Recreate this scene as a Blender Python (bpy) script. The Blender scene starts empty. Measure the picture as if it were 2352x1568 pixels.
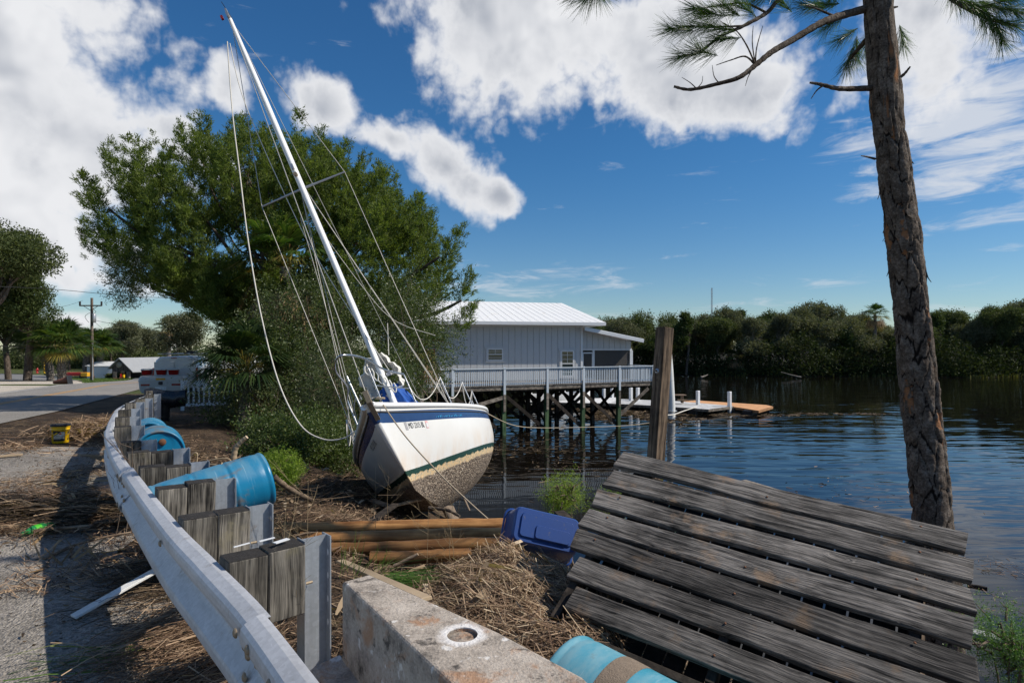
import bpy, bmesh, math, random
import numpy as np
from mathutils import Vector, Matrix, Euler
R = math.radians
random.seed(7); rng = np.random.default_rng(7)
scene = bpy.context.scene
COL = scene.collection

# ------------------------------------------------------------------ camera, sky, sun, exposure
EYE = 1.9
cam_data = bpy.data.cameras.new('camera'); cam = bpy.data.objects.new('camera', cam_data); COL.objects.link(cam)
cam.location = (0, 0, EYE); cam.rotation_euler = (R(90), 0, 0)
cam_data.sensor_width = 36; cam_data.lens = 21.0; cam_data.shift_y = 0.0047
cam_data.clip_start = 0.05; cam_data.clip_end = 5000
scene.camera = cam

SUN_DIR = Vector((0.715, -0.06, 0.70)).normalized()
sun_data = bpy.data.lights.new('sun', 'SUN'); sun = bpy.data.objects.new('sun', sun_data); COL.objects.link(sun)
sun_data.energy = 4.9; sun_data.angle = R(0.53); sun_data.color = (1.0, 0.93, 0.82)
sun.rotation_euler = SUN_DIR.to_track_quat('Z', 'Y').to_euler()
sun.location = (20, 0, 30)

vs = scene.view_settings
vs.view_transform = 'Standard'; vs.look = 'None'; vs.exposure = 0.0; vs.gamma = 1.0; vs.use_curve_mapping = False
scene.cycles.max_bounces = 8; scene.cycles.transparent_max_bounces = 12
scene.cycles.use_denoising = True; scene.cycles.adaptive_threshold = 0.015

class NB:
    """small helper that wires shader nodes"""
    def __init__(s, nt): s.nt = nt; s.L = nt.links.new
    def n(s, t, **k):
        nd = s.nt.nodes.new(t)
        for a, v in k.items(): setattr(nd, a, v)
        return nd
    def inp(s, sock, v):
        if hasattr(v, 'is_output') or isinstance(v, bpy.types.NodeSocket): s.L(v, sock)
        else:
            try: sock.default_value = v
            except Exception: sock.default_value = (*v, 1.0)
    def m(s, op, a, b=None, c=None, clamp=False):
        nd = s.n('ShaderNodeMath', operation=op, use_clamp=clamp)
        for i, v in enumerate((a, b, c)):
            if v is not None: s.inp(nd.inputs[i], v)
        return nd.outputs[0]
    def v(s, op, a, b=None):
        nd = s.n('ShaderNodeVectorMath', operation=op)
        s.inp(nd.inputs[0], a)
        if b is not None: s.inp(nd.inputs[3] if op == 'SCALE' else nd.inputs[1], b)
        return nd.outputs[0] if op not in ('LENGTH', 'DOT_PRODUCT') else nd.outputs[1]
    def mix(s, f, a, b, mode='MIX'):
        nd = s.n('ShaderNodeMix', data_type='RGBA', blend_type=mode)
        s.inp(nd.inputs[0], f); s.inp(nd.inputs[6], a); s.inp(nd.inputs[7], b)
        return nd.outputs[2]
    def ramp(s, f, stops, interp='LINEAR'):
        nd = s.n('ShaderNodeValToRGB'); cr = nd.color_ramp; cr.interpolation = interp
        while len(cr.elements) < len(stops): cr.elements.new(0.5)
        for e, (p, c) in zip(cr.elements, stops):
            e.position = p; e.color = (c, c, c, 1) if not hasattr(c, '__len__') else (*c, 1)
        s.inp(nd.inputs[0], f); return nd.outputs[0]
    def step(s, x, lo, hi):
        nd = s.n('ShaderNodeMapRange', interpolation_type='SMOOTHSTEP')
        s.inp(nd.inputs[0], x); s.inp(nd.inputs[1], lo); s.inp(nd.inputs[2], hi); return nd.outputs[0]
    def noise(s, vec, scale=5, detail=4, rough=0.55, dist=0.0, out=0):
        nd = s.n('ShaderNodeTexNoise')
        if vec is not None: s.inp(nd.inputs['Vector'], vec)
        s.inp(nd.inputs['Scale'], scale); nd.inputs['Detail'].default_value = detail
        nd.inputs['Roughness'].default_value = rough; nd.inputs['Distortion'].default_value = dist
        return nd.outputs[out]
    def voro(s, vec, scale=5, feature='F1', out=0):
        nd = s.n('ShaderNodeTexVoronoi', feature=feature); s.inp(nd.inputs['Vector'], vec); s.inp(nd.inputs['Scale'], scale)
        return nd.outputs[out]
    def mapv(s, vec, scale=(1, 1, 1), loc=(0, 0, 0), rot=(0, 0, 0)):
        nd = s.n('ShaderNodeMapping'); s.inp(nd.inputs[0], vec)
        nd.inputs['Location'].default_value = loc; nd.inputs['Rotation'].default_value = rot; nd.inputs['Scale'].default_value = scale
        return nd.outputs[0]
    def bump(s, h, strength=0.5, dist=0.02, normal=None):
        nd = s.n('ShaderNodeBump'); nd.inputs['Strength'].default_value = strength; nd.inputs['Distance'].default_value = dist
        s.inp(nd.inputs['Height'], h)
        if normal is not None: s.L(normal, nd.inputs['Normal'])
        return nd.outputs[0]
    def coord(s, which='Object'): return s.n('ShaderNodeTexCoord').outputs[which]
    def rnd(s): return s.n('ShaderNodeObjectInfo').outputs['Random']
    def island(s): return s.n('ShaderNodeNewGeometry').outputs['Random Per Island']
    def ocoord(s, k=13.0):
        """object coordinates pushed along by the object's random number, so that copies differ"""
        return s.v('ADD', s.coord('Object'), s.m('MULTIPLY', s.rnd(), k))

# ---- world: physical sky with cumulus and cirrus placed by azimuth and elevation
w = bpy.data.worlds.new('World'); scene.world = w; w.use_nodes = True
w.cycles.sampling_method = 'MANUAL'; w.cycles.sample_map_resolution = 512
wt = w.node_tree; wt.nodes.clear(); b = NB(wt)
sky = b.n('ShaderNodeTexSky', sky_type='NISHITA'); sky.sun_disc = False
sky.sun_elevation = math.asin(SUN_DIR.z); sky.sun_rotation = math.atan2(SUN_DIR.x, SUN_DIR.y)
sky.air_density = 1.0; sky.dust_density = 0.05; sky.ozone_density = 3.0; sky.altitude = 10
d = b.coord('Generated')
sep = b.n('ShaderNodeSeparateXYZ'); b.L(d, sep.inputs[0])
az = b.m('ARCTAN2', sep.outputs[0], sep.outputs[1]); el = b.m('ARCSINE', sep.outputs[2])
elp = b.m('MAXIMUM', el, 0.0)
# cloud-layer coordinates: cells shrink toward the horizon as on a real layer
lay = b.m('ADD', b.m('MAXIMUM', sep.outputs[2], 0.0), 0.22)
cx = b.m('DIVIDE', sep.outputs[0], lay); cy = b.m('DIVIDE', sep.outputs[1], lay)
cmb = b.n('ShaderNodeCombineXYZ'); b.L(cx, cmb.inputs[0]); b.L(cy, cmb.inputs[1]); b.L(b.m('MULTIPLY', sep.outputs[2], 2.0), cmb.inputs[2])
lv = cmb.outputs[0]
ang = b.n('ShaderNodeCombineXYZ'); b.L(az, ang.inputs[0]); b.L(el, ang.inputs[1])
av = ang.outputs[0]
def n2(v, sc, det, ro=.55, dist=0.0):
    nd = b.n('ShaderNodeTexNoise', noise_dimensions='2D'); b.inp(nd.inputs['Vector'], v); nd.inputs['Scale'].default_value = sc
    nd.inputs['Detail'].default_value = det; nd.inputs['Roughness'].default_value = ro; nd.inputs['Distortion'].default_value = dist; return nd.outputs[0]
big = n2(av, 4.4, 5, 0.55, 0.15); fine = n2(av, 15.0, 7, 0.58, 0.2)
bil = b.m('ABSOLUTE', b.m('SUBTRACT', b.m('MULTIPLY', n2(av, 17.0, 4, .5), 2.0), 1.0))     # rounded lumps
puff = b.m('ADD', b.m('MULTIPLY', b.m('SUBTRACT', big, 0.48), 1.15), b.m('MULTIPLY', b.m('SUBTRACT', fine, 0.5), 0.62))
puff = b.m('ADD', puff, b.m('MULTIPLY', b.m('SUBTRACT', bil, 0.22), 0.42))
fine_s = n2(b.v('ADD', av, (0.020, 0.018, 0.0)), 15.0, 2, 0.58, 0.2)                          # the relief a little toward the sun
relief = b.m('SUBTRACT', n2(av, 15.0, 2, 0.58, 0.2), fine_s)
def ae(x, y):
    X = (x - 1176) / 1372; Z = (795 - y) / 1372
    return math.atan2(X, 1), math.asin(Z / math.sqrt(1 + X * X + Z * Z))
#        centre px-like bearing   half widths (rad)  tilt  weight
BLOBS = [((0, 150), .215, .21, -0.3, 1.0), ((170, 310), .18, .09, -0.55, .95), ((410, 325), .10, .038, -.5, .72),
         ((20, 560), .26, .06, 0.05, .80), ((200, 640), .12, .035, 0., .5), ((-200, 330), .25, .22, 0, 1.0),
         ((1190, 40), .27, .17, -.35, 1.0), ((1500, 130), .22, .125, -.32, 1.0), ((1690, 215), .12, .07, .1, .75), ((1330, 90), .25, .15, -.2, .8),
         ((1020, 380), .125, .052, -.62, .95), ((900, 320), .07, .035, -.3, .9), ((1150, 455), .055, .035, -.2, .9), ((745, 240), .080, .046, -.5, .72),
         ((530, 190), .040, .05, 0, .62), ((2120, 20), .10, .12, 0., .72), ((330, 790), .10, .02, 0, .55), ((190, 740), .06, .02, 0, .5)]
mask = None
for (p, ra, re, tl, wgt) in BLOBS:
    a0, e0 = ae(*p); ct, st = math.cos(tl), math.sin(tl)
    da = b.m('SUBTRACT', az, a0); de = b.m('SUBTRACT', el, e0)
    u = b.m('ADD', b.m('MULTIPLY', da, ct / ra), b.m('MULTIPLY', de, st / ra))
    v_ = b.m('ADD', b.m('MULTIPLY', da, -st / re), b.m('MULTIPLY', de, ct / re))
    r2 = b.m('ADD', b.m('MULTIPLY', u, u), b.m('MULTIPLY', v_, v_))
    val = b.m('MULTIPLY', b.m('SUBTRACT', 1.06, b.m('SQRT', r2)), wgt)
    val = b.m('MAXIMUM', val, -1.0)
    mask = val if mask is None else b.m('SMOOTH_MAX', mask, val, 0.15)
# generic fair-weather cumulus everywhere the frame does not reach
beh = b.step(b.m('ABSOLUTE', az), 0.80, 1.05)
gen = b.m('SUBTRACT', b.m('MULTIPLY', n2(lv, 1.3, 2, 0.5), 1.9), 1.0)
mask = b.m('ADD', b.m('MULTIPLY', mask, b.m('SUBTRACT', 1.0, beh)), b.m('MULTIPLY', gen, beh))
dens = b.m('ADD', mask, b.m('MULTIPLY', puff, 1.0))
alpha = b.step(dens, 0.04, 0.46)
thick = b.step(dens, 0.22, 0.95)
shade = n2(b.v('ADD', av, (3.0, 1.0, 0.0)), 3.6, 4, 0.5, 0.2)
gray = b.m('MULTIPLY', b.m('MULTIPLY', thick, 0.80), b.m('ADD', b.step(shade, 0.22, 0.62), b.m('MULTIPLY', relief, -1.2)), clamp=True)
white = b.mix(gray, (9.8, 9.9, 10.2, 1), (4.4, 4.8, 5.6, 1))
# high thin cirrus
cirv = b.mapv(av, scale=(3.0, 15.0, 1.0), rot=(0, 0, -0.30))
cir = n2(cirv, 2.6, 7, 0.62, 0.35)
a1, e1 = ae(2230, 290); a2, e2 = ae(1180, 660); a3, e3 = ae(2100, 330)
def soft(a0, e0, ra, re):
    da = b.m('DIVIDE', b.m('SUBTRACT', az, a0), ra); de = b.m('DIVIDE', b.m('SUBTRACT', el, e0), re)
    return b.m('MAXIMUM', b.m('SUBTRACT', 1.0, b.m('SQRT', b.m('ADD', b.m('MULTIPLY', da, da), b.m('MULTIPLY', de, de)))), 0.0)
cm = b.m('ADD', b.m('MULTIPLY', soft(a1, e1, .22, .17), 1.25), b.m('MULTIPLY', soft(a2, e2, .26, .05), .62))
low = b.m('MULTIPLY', b.m('MULTIPLY', b.step(elp, 0.0, 0.06), b.m('SUBTRACT', 1.0, b.step(elp, 0.08, 0.20))), 0.18)
cm = b.m('ADD', cm, low)
ca = b.step(b.m('ADD', cir, b.m('MULTIPLY', cm, 0.42)), 0.64, 1.02)
ca = b.m('MULTIPLY', ca, 0.80)
hs = b.n('ShaderNodeHueSaturation'); hs.inputs['Saturation'].default_value = 1.16; hs.inputs['Value'].default_value = 1.0
b.L(sky.outputs[0], hs.inputs['Color'])
base = b.v('MULTIPLY', hs.outputs[0], b.mix(b.step(elp, 0.0, 0.34), (0.84, 0.95, 1.06, 1), (0.55, 0.94, 1.14, 1)))
c1 = b.mix(ca, base, (8.6, 8.9, 9.4, 1))
c2 = b.mix(alpha, c1, white)
bg = b.n('ShaderNodeBackground'); bg.inputs[1].default_value = 0.085; b.L(c2, bg.inputs[0])
wo = b.n('ShaderNodeOutputWorld'); b.L(bg.outputs[0], wo.inputs[0])
# ------------------------------------------------------------------ geometry helpers
WATER = -3.0
def pt(x, y, dd):
    """point at depth dd along the sight line of a spot of the view (2352 wide)"""
    return Vector(((x - 1176) * dd / 1372, dd, EYE - (y - 795) * dd / 1372))
def zroad(Y):
    Y = np.asarray(Y, float)
    return -np.interp(Y, [6, 40, 83], [0, .68, 2.6])
def gp(x, y, z=None, off=0.0):
    """point where a sight line meets the road-side land (or a level z)"""
    k = (y - 795) / 1372; dd = 20.0
    for _ in range(60):
        zz = float(zroad(dd)) if z is None else z
        dd = 0.5 * dd + 0.5 * (EYE - zz - off) / k
    return Vector(((x - 1176) * dd / 1372, dd, EYE - k * dd))
RAIL = np.array([(4.6, -4.6), (1.2, -0.4), (-.633, 1.97), (-1.058, 2.52), (-1.54, 3.08), (-2.05, 3.67), (-2.98, 4.83), (-4.05, 6.2), (-5.38, 8.05), (-6.58, 9.9), (-7.95, 12.2), (-9.35, 15.1), (-10.3, 17.2), (-14.5, 27), (-28, 60), (-60, 140)])
_rY = RAIL[:, 1]; _rX = RAIL[:, 0]
def rail_x(Y): return np.interp(Y, _rY, _rX)
def side(X, Y):
    """distance to the river side of the guardrail line"""
    sl = (rail_x(np.asarray(Y) + .6) - rail_x(np.asarray(Y) - .6)) / 1.2
    return (X - rail_x(Y)) / np.sqrt(1 + sl * sl)
_ps = np.array([-50, 0.2, 1.5, 3.0, 4.5, 6.0, 7.0, 9.0, 14, 400]); _pz = np.array([0, 0, -.15, -.55, -1.4, -2.6, -3.2, -4.0, -4.8, -4.9])
def ground_z(X, Y):
    X = np.asarray(X, float); Y = np.asarray(Y, float)
    k = 1 + np.clip(Y - 8, 0, 30) * 0.022
    z = zroad(Y) * np.clip(1 - side(X, Y) / 8, 0, 1) + np.interp(side(X, Y) / k, _ps, _pz)
    shore = 97 + 2.5 * np.sin(X * .07) + 1.2 * np.sin(X * .23 + 1) 
    far = np.interp(Y - shore, [-14, -3, 0, 4, 30, 400], [-4.9, -3.6, -3.02, -2.5, -1.8, -1.5])
    z = np.where(side(X, Y) > 6, np.maximum(z, far), z)
    return z

def hash2(ix, iy, seed=0):
    n = (ix.astype(np.int64) * 374761393 + iy.astype(np.int64) * 668265263 + seed * 974711) & 0xffffffff
    n = ((n ^ (n >> 13)) * 1274126177) & 0xffffffff
    return ((n ^ (n >> 16)) & 0xffff) / 65535.0
def vnoise(x, y, seed=0):
    x = np.asarray(x, float); y = np.asarray(y, float)
    ix = np.floor(x); iy = np.floor(y); fx = x - ix; fy = y - iy
    fx = fx * fx * (3 - 2 * fx); fy = fy * fy * (3 - 2 * fy); ix = ix.astype(np.int64); iy = iy.astype(np.int64)
    a = hash2(ix, iy, seed); b_ = hash2(ix + 1, iy, seed); c = hash2(ix, iy + 1, seed); d_ = hash2(ix + 1, iy + 1, seed)
    return (a * (1 - fx) + b_ * fx) * (1 - fy) + (c * (1 - fx) + d_ * fx) * fy
def fbm(x, y, seed=0, oct=4):
    s = 0; a = .5
    for i in range(oct): s = s + a * vnoise(x * 2 ** i, y * 2 ** i, seed + i); a *= .5
    return s

MW = {}                                                    # world matrices of what we have made
def tag(o, label=None, cat=None, group=None, kind=None):
    if label: o['label'] = label
    if cat: o['category'] = cat
    if group: o['group'] = group
    if kind: o['kind'] = kind
    return o
def thing(name, label, cat, loc=(0, 0, 0), rot=None, group=None, scale=None):
    o = bpy.data.objects.new(name, None); COL.objects.link(o); o.empty_display_size = .2
    m = Matrix.Translation(Vector(loc)) @ (rot.to_4x4() if rot is not None else Matrix())
    if scale: m = m @ Matrix.Scale(scale, 4)
    o.matrix_basis = m; MW[o.name] = m
    return tag(o, label, cat, group)
def mesh_np(name, V, Q, mat=None, smooth=False, mats=None, mi=None):
    """mesh from arrays; Q is (n,3) or (n,4), or a list of faces"""
    me = bpy.data.meshes.new(name)
    if isinstance(Q, np.ndarray):
        V = np.asarray(V, np.float32); n, k = Q.shape
        me.vertices.add(len(V)); me.vertices.foreach_set('co', V.ravel())
        me.loops.add(n * k); me.loops.foreach_set('vertex_index', Q.astype(np.int32).ravel())
        me.polygons.add(n); me.polygons.foreach_set('loop_start', np.arange(0, n * k, k, dtype=np.int32))
        me.update(calc_edges=True)
    else:
        me.from_pydata([tuple(v) for v in V], [], Q)
    for m in (mats or ([mat] if mat else [])): me.materials.append(m)
    if mi is not None: me.polygons.foreach_set('material_index', np.asarray(mi, np.int32))
    if smooth: me.polygons.foreach_set('use_smooth', np.ones(len(me.polygons), bool))
    me.update(); return me
def link(name, me, parent=None, world=None):
    """object for a mesh whose vertices are already in the parent's (or world) frame; world = a world matrix for local meshes"""
    o = bpy.data.objects.new(name, me); COL.objects.link(o)
    if parent is not None:
        o.parent = parent; pm = MW[parent.name]
        o.matrix_basis = (pm.inverted() @ world) if world is not None else Matrix()
        MW[o.name] = world if world is not None else pm
    else:
        o.matrix_basis = world if world is not None else Matrix(); MW[o.name] = o.matrix_basis.copy()
    return o
def frame_from(x, z=(0, 0, 1)):
    """rotation whose X axis is x, Z as near z as can be"""
    x = Vector(x).normalized(); z = Vector(z); y = z.cross(x)
    if y.length < 1e-6: y = Vector((0, 1, 0)).cross(x)
    y.normalize(); z = x.cross(y)
    return Matrix((x, y, z)).transposed()
def at(loc, rot=None):
    return Matrix.Translation(Vector(loc)) @ (rot.to_4x4() if rot is not None else Matrix())

class MB:
    """collects shapes into one mesh"""
    def __init__(s): s.V = []; s.Fc = []; s.sm = []
    def add(s, V, Fc, smooth=False):
        k = len(s.V); s.V += [tuple(v) for v in V]; s.Fc += [tuple(i + k for i in f) for f in Fc]; s.sm += [smooth] * len(Fc); return s
    def box(s, c, size, rot=None, taper=None, bev=0.0):
        hx, hy, hz = size[0] / 2, size[1] / 2, size[2] / 2; c = Vector(c)
        if bev > 0:
            bm = bmesh.new(); bmesh.ops.create_cube(bm, size=1)
            for v in bm.verts: v.co = Vector((v.co.x * size[0], v.co.y * size[1], v.co.z * size[2]))
            bmesh.ops.bevel(bm, geom=bm.edges[:], offset=bev, segments=1, affect='EDGES', profile=.5)
            bm.verts.index_update()
            V = [v.co.copy() for v in bm.verts]; Fc = [[v.index for v in f.verts] for f in bm.faces]; bm.free()
        else:
            V = [Vector((x, y, z)) for z in (-hz, hz) for x, y in ((-hx, -hy), (hx, -hy), (hx, hy), (-hx, hy))]
            Fc = [(3, 2, 1, 0), (4, 5, 6, 7), (0, 1, 5, 4), (1, 2, 6, 5), (2, 3, 7, 6), (3, 0, 4, 7)]
        if taper:
            for v in V:
                if v.z > 0: v.x *= taper; v.y *= taper
        if rot is not None: V = [rot @ v for v in V]
        return s.add([v + c for v in V], Fc)
    def bar(s, p, q, wy, wz, up=(0, 0, 1), bev=0.0):
        p = Vector(p); q = Vector(q)
        return s.box((p + q) / 2, ((q - p).length, wy, wz), frame_from(q - p, up), bev=bev)
    def tube(s, P, r, n=8, caps=True, smooth=True):
        P = [Vector(p) for p in P]; m = len(P)
        r = [r] * m if not hasattr(r, '__len__') else list(r)
        V = []; prev = None
        for i in range(m):
            t = (P[min(i + 1, m - 1)] - P[max(i - 1, 0)])
            t = t.normalized() if t.length > 1e-9 else Vector((0, 0, 1))
            if prev is None:
                a = Vector((0, 0, 1)) if abs(t.z) < .9 else Vector((1, 0, 0)); x = t.cross(a).normalized()
            else:
                x = prev - t * prev.dot(t); x = x.normalized() if x.length > 1e-6 else t.orthogonal().normalized()
            prev = x; y = t.cross(x)
            V += [P[i] + (x * math.cos(2 * math.pi * k / n) + y * math.sin(2 * math.pi * k / n)) * r[i] for k in range(n)]
        Fc = [(i * n + k, i * n + (k + 1) % n, (i + 1) * n + (k + 1) % n, (i + 1) * n + k) for i in range(m - 1) for k in range(n)]
        s.add(V, Fc, smooth)
        if caps: s.add(V[:n], [tuple(range(n))[::-1]]); s.add(V[-n:], [tuple(range(n))])
        return s
    def lathe(s, prof, n=24, mat=None, smooth=True, squash=None):
        V = []
        for (r, z) in prof: V += [Vector((r * math.cos(2 * math.pi * k / n), r * math.sin(2 * math.pi * k / n), z)) for k in range(n)]
        if squash: V = [squash(v) for v in V]
        if mat is not None: V = [mat @ v for v in V]
        m = len(prof)
        Fc = [(i * n + k, i * n + (k + 1) % n, (i + 1) * n + (k + 1) % n, (i + 1) * n + k) for i in range(m - 1) for k in range(n)]
        return s.add(V, Fc, smooth)
    def prism(s, poly, z0, z1, mat=None):
        n = len(poly); V = [Vector((x, y, z0)) for x, y in poly] + [Vector((x, y, z1)) for x, y in poly]
        if mat is not None: V = [mat @ v for v in V]
        return s.add(V, [tuple(range(n))[::-1], tuple(range(n, 2 * n))] + [(i, (i + 1) % n, n + (i + 1) % n, n + i) for i in range(n)])
    def grid(s, f, nu, nv, smooth=True, flip=False):
        V = [f(i / nu, j / nv) for j in range(nv + 1) for i in range(nu + 1)]
        Fc = [(j * (nu + 1) + i, j * (nu + 1) + i + 1, (j + 1) * (nu + 1) + i + 1, (j + 1) * (nu + 1) + i) for j in range(nv) for i in range(nu)]
        if flip: Fc = [t[::-1] for t in Fc]
        return s.add(V, Fc, smooth)
    def mesh(s, name, mat):
        me = bpy.data.meshes.new(name); me.from_pydata(s.V, [], s.Fc)
        for m in (mat if isinstance(mat, (list, tuple)) else [mat]): me.materials.append(m)
        me.polygons.foreach_set('use_smooth', s.sm); me.update(); return me
    def build(s, name, mat, parent=None, local=False):
        """link as one object; vertices are world coordinates unless local (then: the parent's frame)"""
        if parent is not None and not local:
            inv = MW[parent.name].inverted(); s.V = [tuple(inv @ Vector(v)) for v in s.V]
        return link(name, s.mesh(name, mat), parent)
def copy_tree(o, world, label=None, group=None):
    c = o.copy(); COL.objects.link(c); c.matrix_basis = world; MW[c.name] = world
    if label: c['label'] = label
    if group: c['group'] = group
    for ch in list(o.children):
        k = ch.copy(); COL.objects.link(k); k.parent = c; MW[k.name] = world @ ch.matrix_basis
        for g in list(ch.children):
            j = g.copy(); COL.objects.link(j); j.parent = k
    return c
def spline(P, n):
    """Catmull-Rom through P, n points per span"""
    P = [Vector(p) for p in P]; out = []
    for i in range(len(P) - 1):
        a = P[max(i - 1, 0)]; b_ = P[i]; c = P[i + 1]; d_ = P[min(i + 2, len(P) - 1)]
        for k in range(n):
            t = k / n
            out.append(0.5 * ((2 * b_) + (c - a) * t + (2 * a - 5 * b_ + 4 * c - d_) * t * t + (3 * b_ - a - 3 * c + d_) * t ** 3))
    out.append(P[-1]); return out
def text_mesh(body, size, extr=0.0, align='CENTER', shear=0.0):
    cu = bpy.data.curves.new('lettering', 'FONT'); cu.body = body; cu.size = size; cu.extrude = extr; cu.align_x = align; cu.align_y = 'CENTER'; cu.shear = shear
    o = bpy.data.objects.new('lettering', cu); COL.objects.link(o); bpy.context.view_layer.update()
    me = bpy.data.meshes.new_from_object(o.evaluated_get(bpy.context.evaluated_depsgraph_get()))
    V = np.zeros(len(me.vertices) * 3, np.float32); me.vertices.foreach_get('co', V)
    Fc = [tuple(p.vertices) for p in me.polygons]
    bpy.data.objects.remove(o); bpy.data.curves.remove(cu); bpy.data.meshes.remove(me)
    return V.reshape(-1, 3), Fc

# ---- many small blades at once (leaves, straw, needles)
def unit(a): return a / np.maximum(np.linalg.norm(a, axis=-1, keepdims=True), 1e-9)
def blades(P, D, Nn, L, W, bend=None, tip=0.25):
    """leaf blades: base P, direction D, facing Nn, length L, width W; 2 quads when bend is given"""
    n = len(P); D = unit(D); S = unit(np.cross(D, Nn)); U = np.cross(S, D)
    L = np.broadcast_to(np.asarray(L, float).reshape(-1, 1) if np.ndim(L) else L, (n, 1)); W = np.broadcast_to(np.asarray(W, float).reshape(-1, 1) if np.ndim(W) else W, (n, 1))
    if bend is None:
        V = np.stack([P - S * W * .3, P + D * L * .5 - S * W * .5, P + D * L, P + D * L * .5 + S * W * .5], 1)
        Q = np.arange(n * 4).reshape(n, 4)
        return V.reshape(-1, 3), Q
    bend = np.asarray(bend, float).reshape(-1, 1) if np.ndim(bend) else bend
    m = P + D * L * .5 + U * L * bend * .5; e = P + D * L * .95 - U * L * bend * .2
    V = np.stack([P - S * W * .5, P + S * W * .5, m - S * W * .5, m + S * W * .5, e - S * W * .5 * tip, e + S * W * .5 * tip], 1)
    base = np.arange(n)[:, None] * 6
    Q = np.concatenate([base + np.array([0, 1, 3, 2]), base + np.array([2, 3, 5, 4])], 0)
    return V.reshape(-1, 3), Q
def tris(P, D, Nn, L, W):
    n = len(P); D = unit(D); S = unit(np.cross(D, Nn)); L = np.asarray(L).reshape(-1, 1); W = np.asarray(W).reshape(-1, 1)
    return np.stack([P - S * W * .5, P + S * W * .5, P + D * L], 1).reshape(-1, 3), np.arange(n * 3).reshape(n, 3)
def rand_dirs(n, g=rng):
    a = g.normal(size=(n, 3)); return unit(a)
def join_np(parts):
    V = []; Q = []; k = 0
    for v, q in parts: V.append(v); Q.append(q + k); k += len(v)
    return np.concatenate(V), np.concatenate(Q)
# ------------------------------------------------------------------ materials
def new_mat(name):
    m = bpy.data.materials.new(name); m.use_nodes = True
    nt = m.node_tree; bs = nt.nodes['Principled BSDF']; return m, NB(nt), bs
def plain(name, col, rough=.6, metal=0.0, var=.12, scale=9, bump=0.0, spec=.5, dirt=None, dirt_scale=3.0, dirt_lo=.55, dirt_hi=.75, coat=0.0):
    """paint, plastic or metal with a little unevenness and optional dirt patches"""
    m, b, s = new_mat(name); o = b.ocoord()
    nz = b.noise(o, scale, 5, .6)
    c = b.mix(nz, tuple(x * (1 - var) for x in col) + (1,), tuple(min(1, x * (1 + var)) for x in col) + (1,))
    if dirt is not None:
        f = b.step(b.noise(o, dirt_scale, 6, .65, .4), dirt_lo, dirt_hi)
        c = b.mix(f, c, (*dirt, 1))
    b.L(c, s.inputs['Base Color']); s.inputs['Metallic'].default_value = metal
    b.L(b.m('ADD', rough - .08, b.m('MULTIPLY', b.noise(o, scale * 2.3, 3), .16)), s.inputs['Roughness'])
    s.inputs['Specular IOR Level'].default_value = spec; s.inputs['Coat Weight'].default_value = coat
    if bump: b.L(b.bump(b.noise(o, scale * 3, 6, .6), bump, .01), s.inputs['Normal'])
    return m
def wood(name, dark, light, grain=28.0, axis=0, knots=True, black=0.0, moss=None, bump=.5, ring=.5, rough=.85, warm=None):
    """weathered timber, grain along the object's own axis"""
    m, b, s = new_mat(name); o = b.ocoord(7.0)
    sc = [grain, grain, grain]; sc[axis] = grain * .045
    wob = b.noise(b.v('MULTIPLY', o, tuple(2.2 if i == axis else 6.0 for i in range(3))), 1.0, 2, .5, out=1)
    ow = b.v('ADD', o, b.v('SCALE', b.v('SUBTRACT', wob, (.5, .5, .5)), .045))
    if knots:
        ksc = [5.5, 5.5, 5.5]; ksc[axis] = 1.6
        kd = b.voro(b.v('MULTIPLY', o, tuple(ksc)), 1.0)
        kn = b.m('SUBTRACT', 1.0, b.step(kd, 0.02, .22))
        push = [b.m('MULTIPLY', kn, .03)] * 3
        pv = b.n('ShaderNodeCombineXYZ')
        for i in range(3):
            if i != axis: b.L(push[i], pv.inputs[i])
        ow = b.v('ADD', ow, pv.outputs[0])
    g1 = b.noise(b.v('MULTIPLY', ow, tuple(sc)), 1.0, 3, .6)
    g2 = b.noise(b.v('MULTIPLY', ow, tuple(x * 3.2 for x in sc)), 1.0, 2, .6)
    big = b.noise(o, 2.6, 4, .6)
    f = b.m('ADD', b.m('MULTIPLY', g1, .75), b.m('ADD', b.m('MULTIPLY', g2, .35), b.m('MULTIPLY', b.m('SUBTRACT', big, .5), .55)))
    c = b.ramp(f, [(.38, dark), (.53, tuple(a * .62 + d_ * .38 for a, d_ in zip(dark, light))), (.70, light)])
    if warm is not None: c = b.mix(b.m('MULTIPLY', b.step(b.noise(o, 4.5, 5, .65), .55, .72), .7), c, (*warm, 1))
    if knots: c = b.mix(b.m('MULTIPLY', b.m('SUBTRACT', 1.0, b.step(kd, .03, .075)), .75), c, tuple(x * .45 for x in dark) + (1,))
    if moss is not None: c = b.mix(b.step(b.noise(o, 5, 6, .7), .50, .70), c, (*moss, 1))
    tint = b.m('ADD', .64, b.m('MULTIPLY', b.rnd(), .72))
    c = b.mix(1.0, c, b.ramp(tint, [(0, 0.0), (1, 1.0)]), 'MULTIPLY') if False else b.v('SCALE', c, tint)
    b.L(c, s.inputs['Base Color']); s.inputs['Roughness'].default_value = rough; s.inputs['Specular IOR Level'].default_value = .25
    b.L(b.bump(b.m('ADD', g1, b.m('MULTIPLY', g2, .6)), bump, .012), s.inputs['Normal'])
    return m
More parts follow.
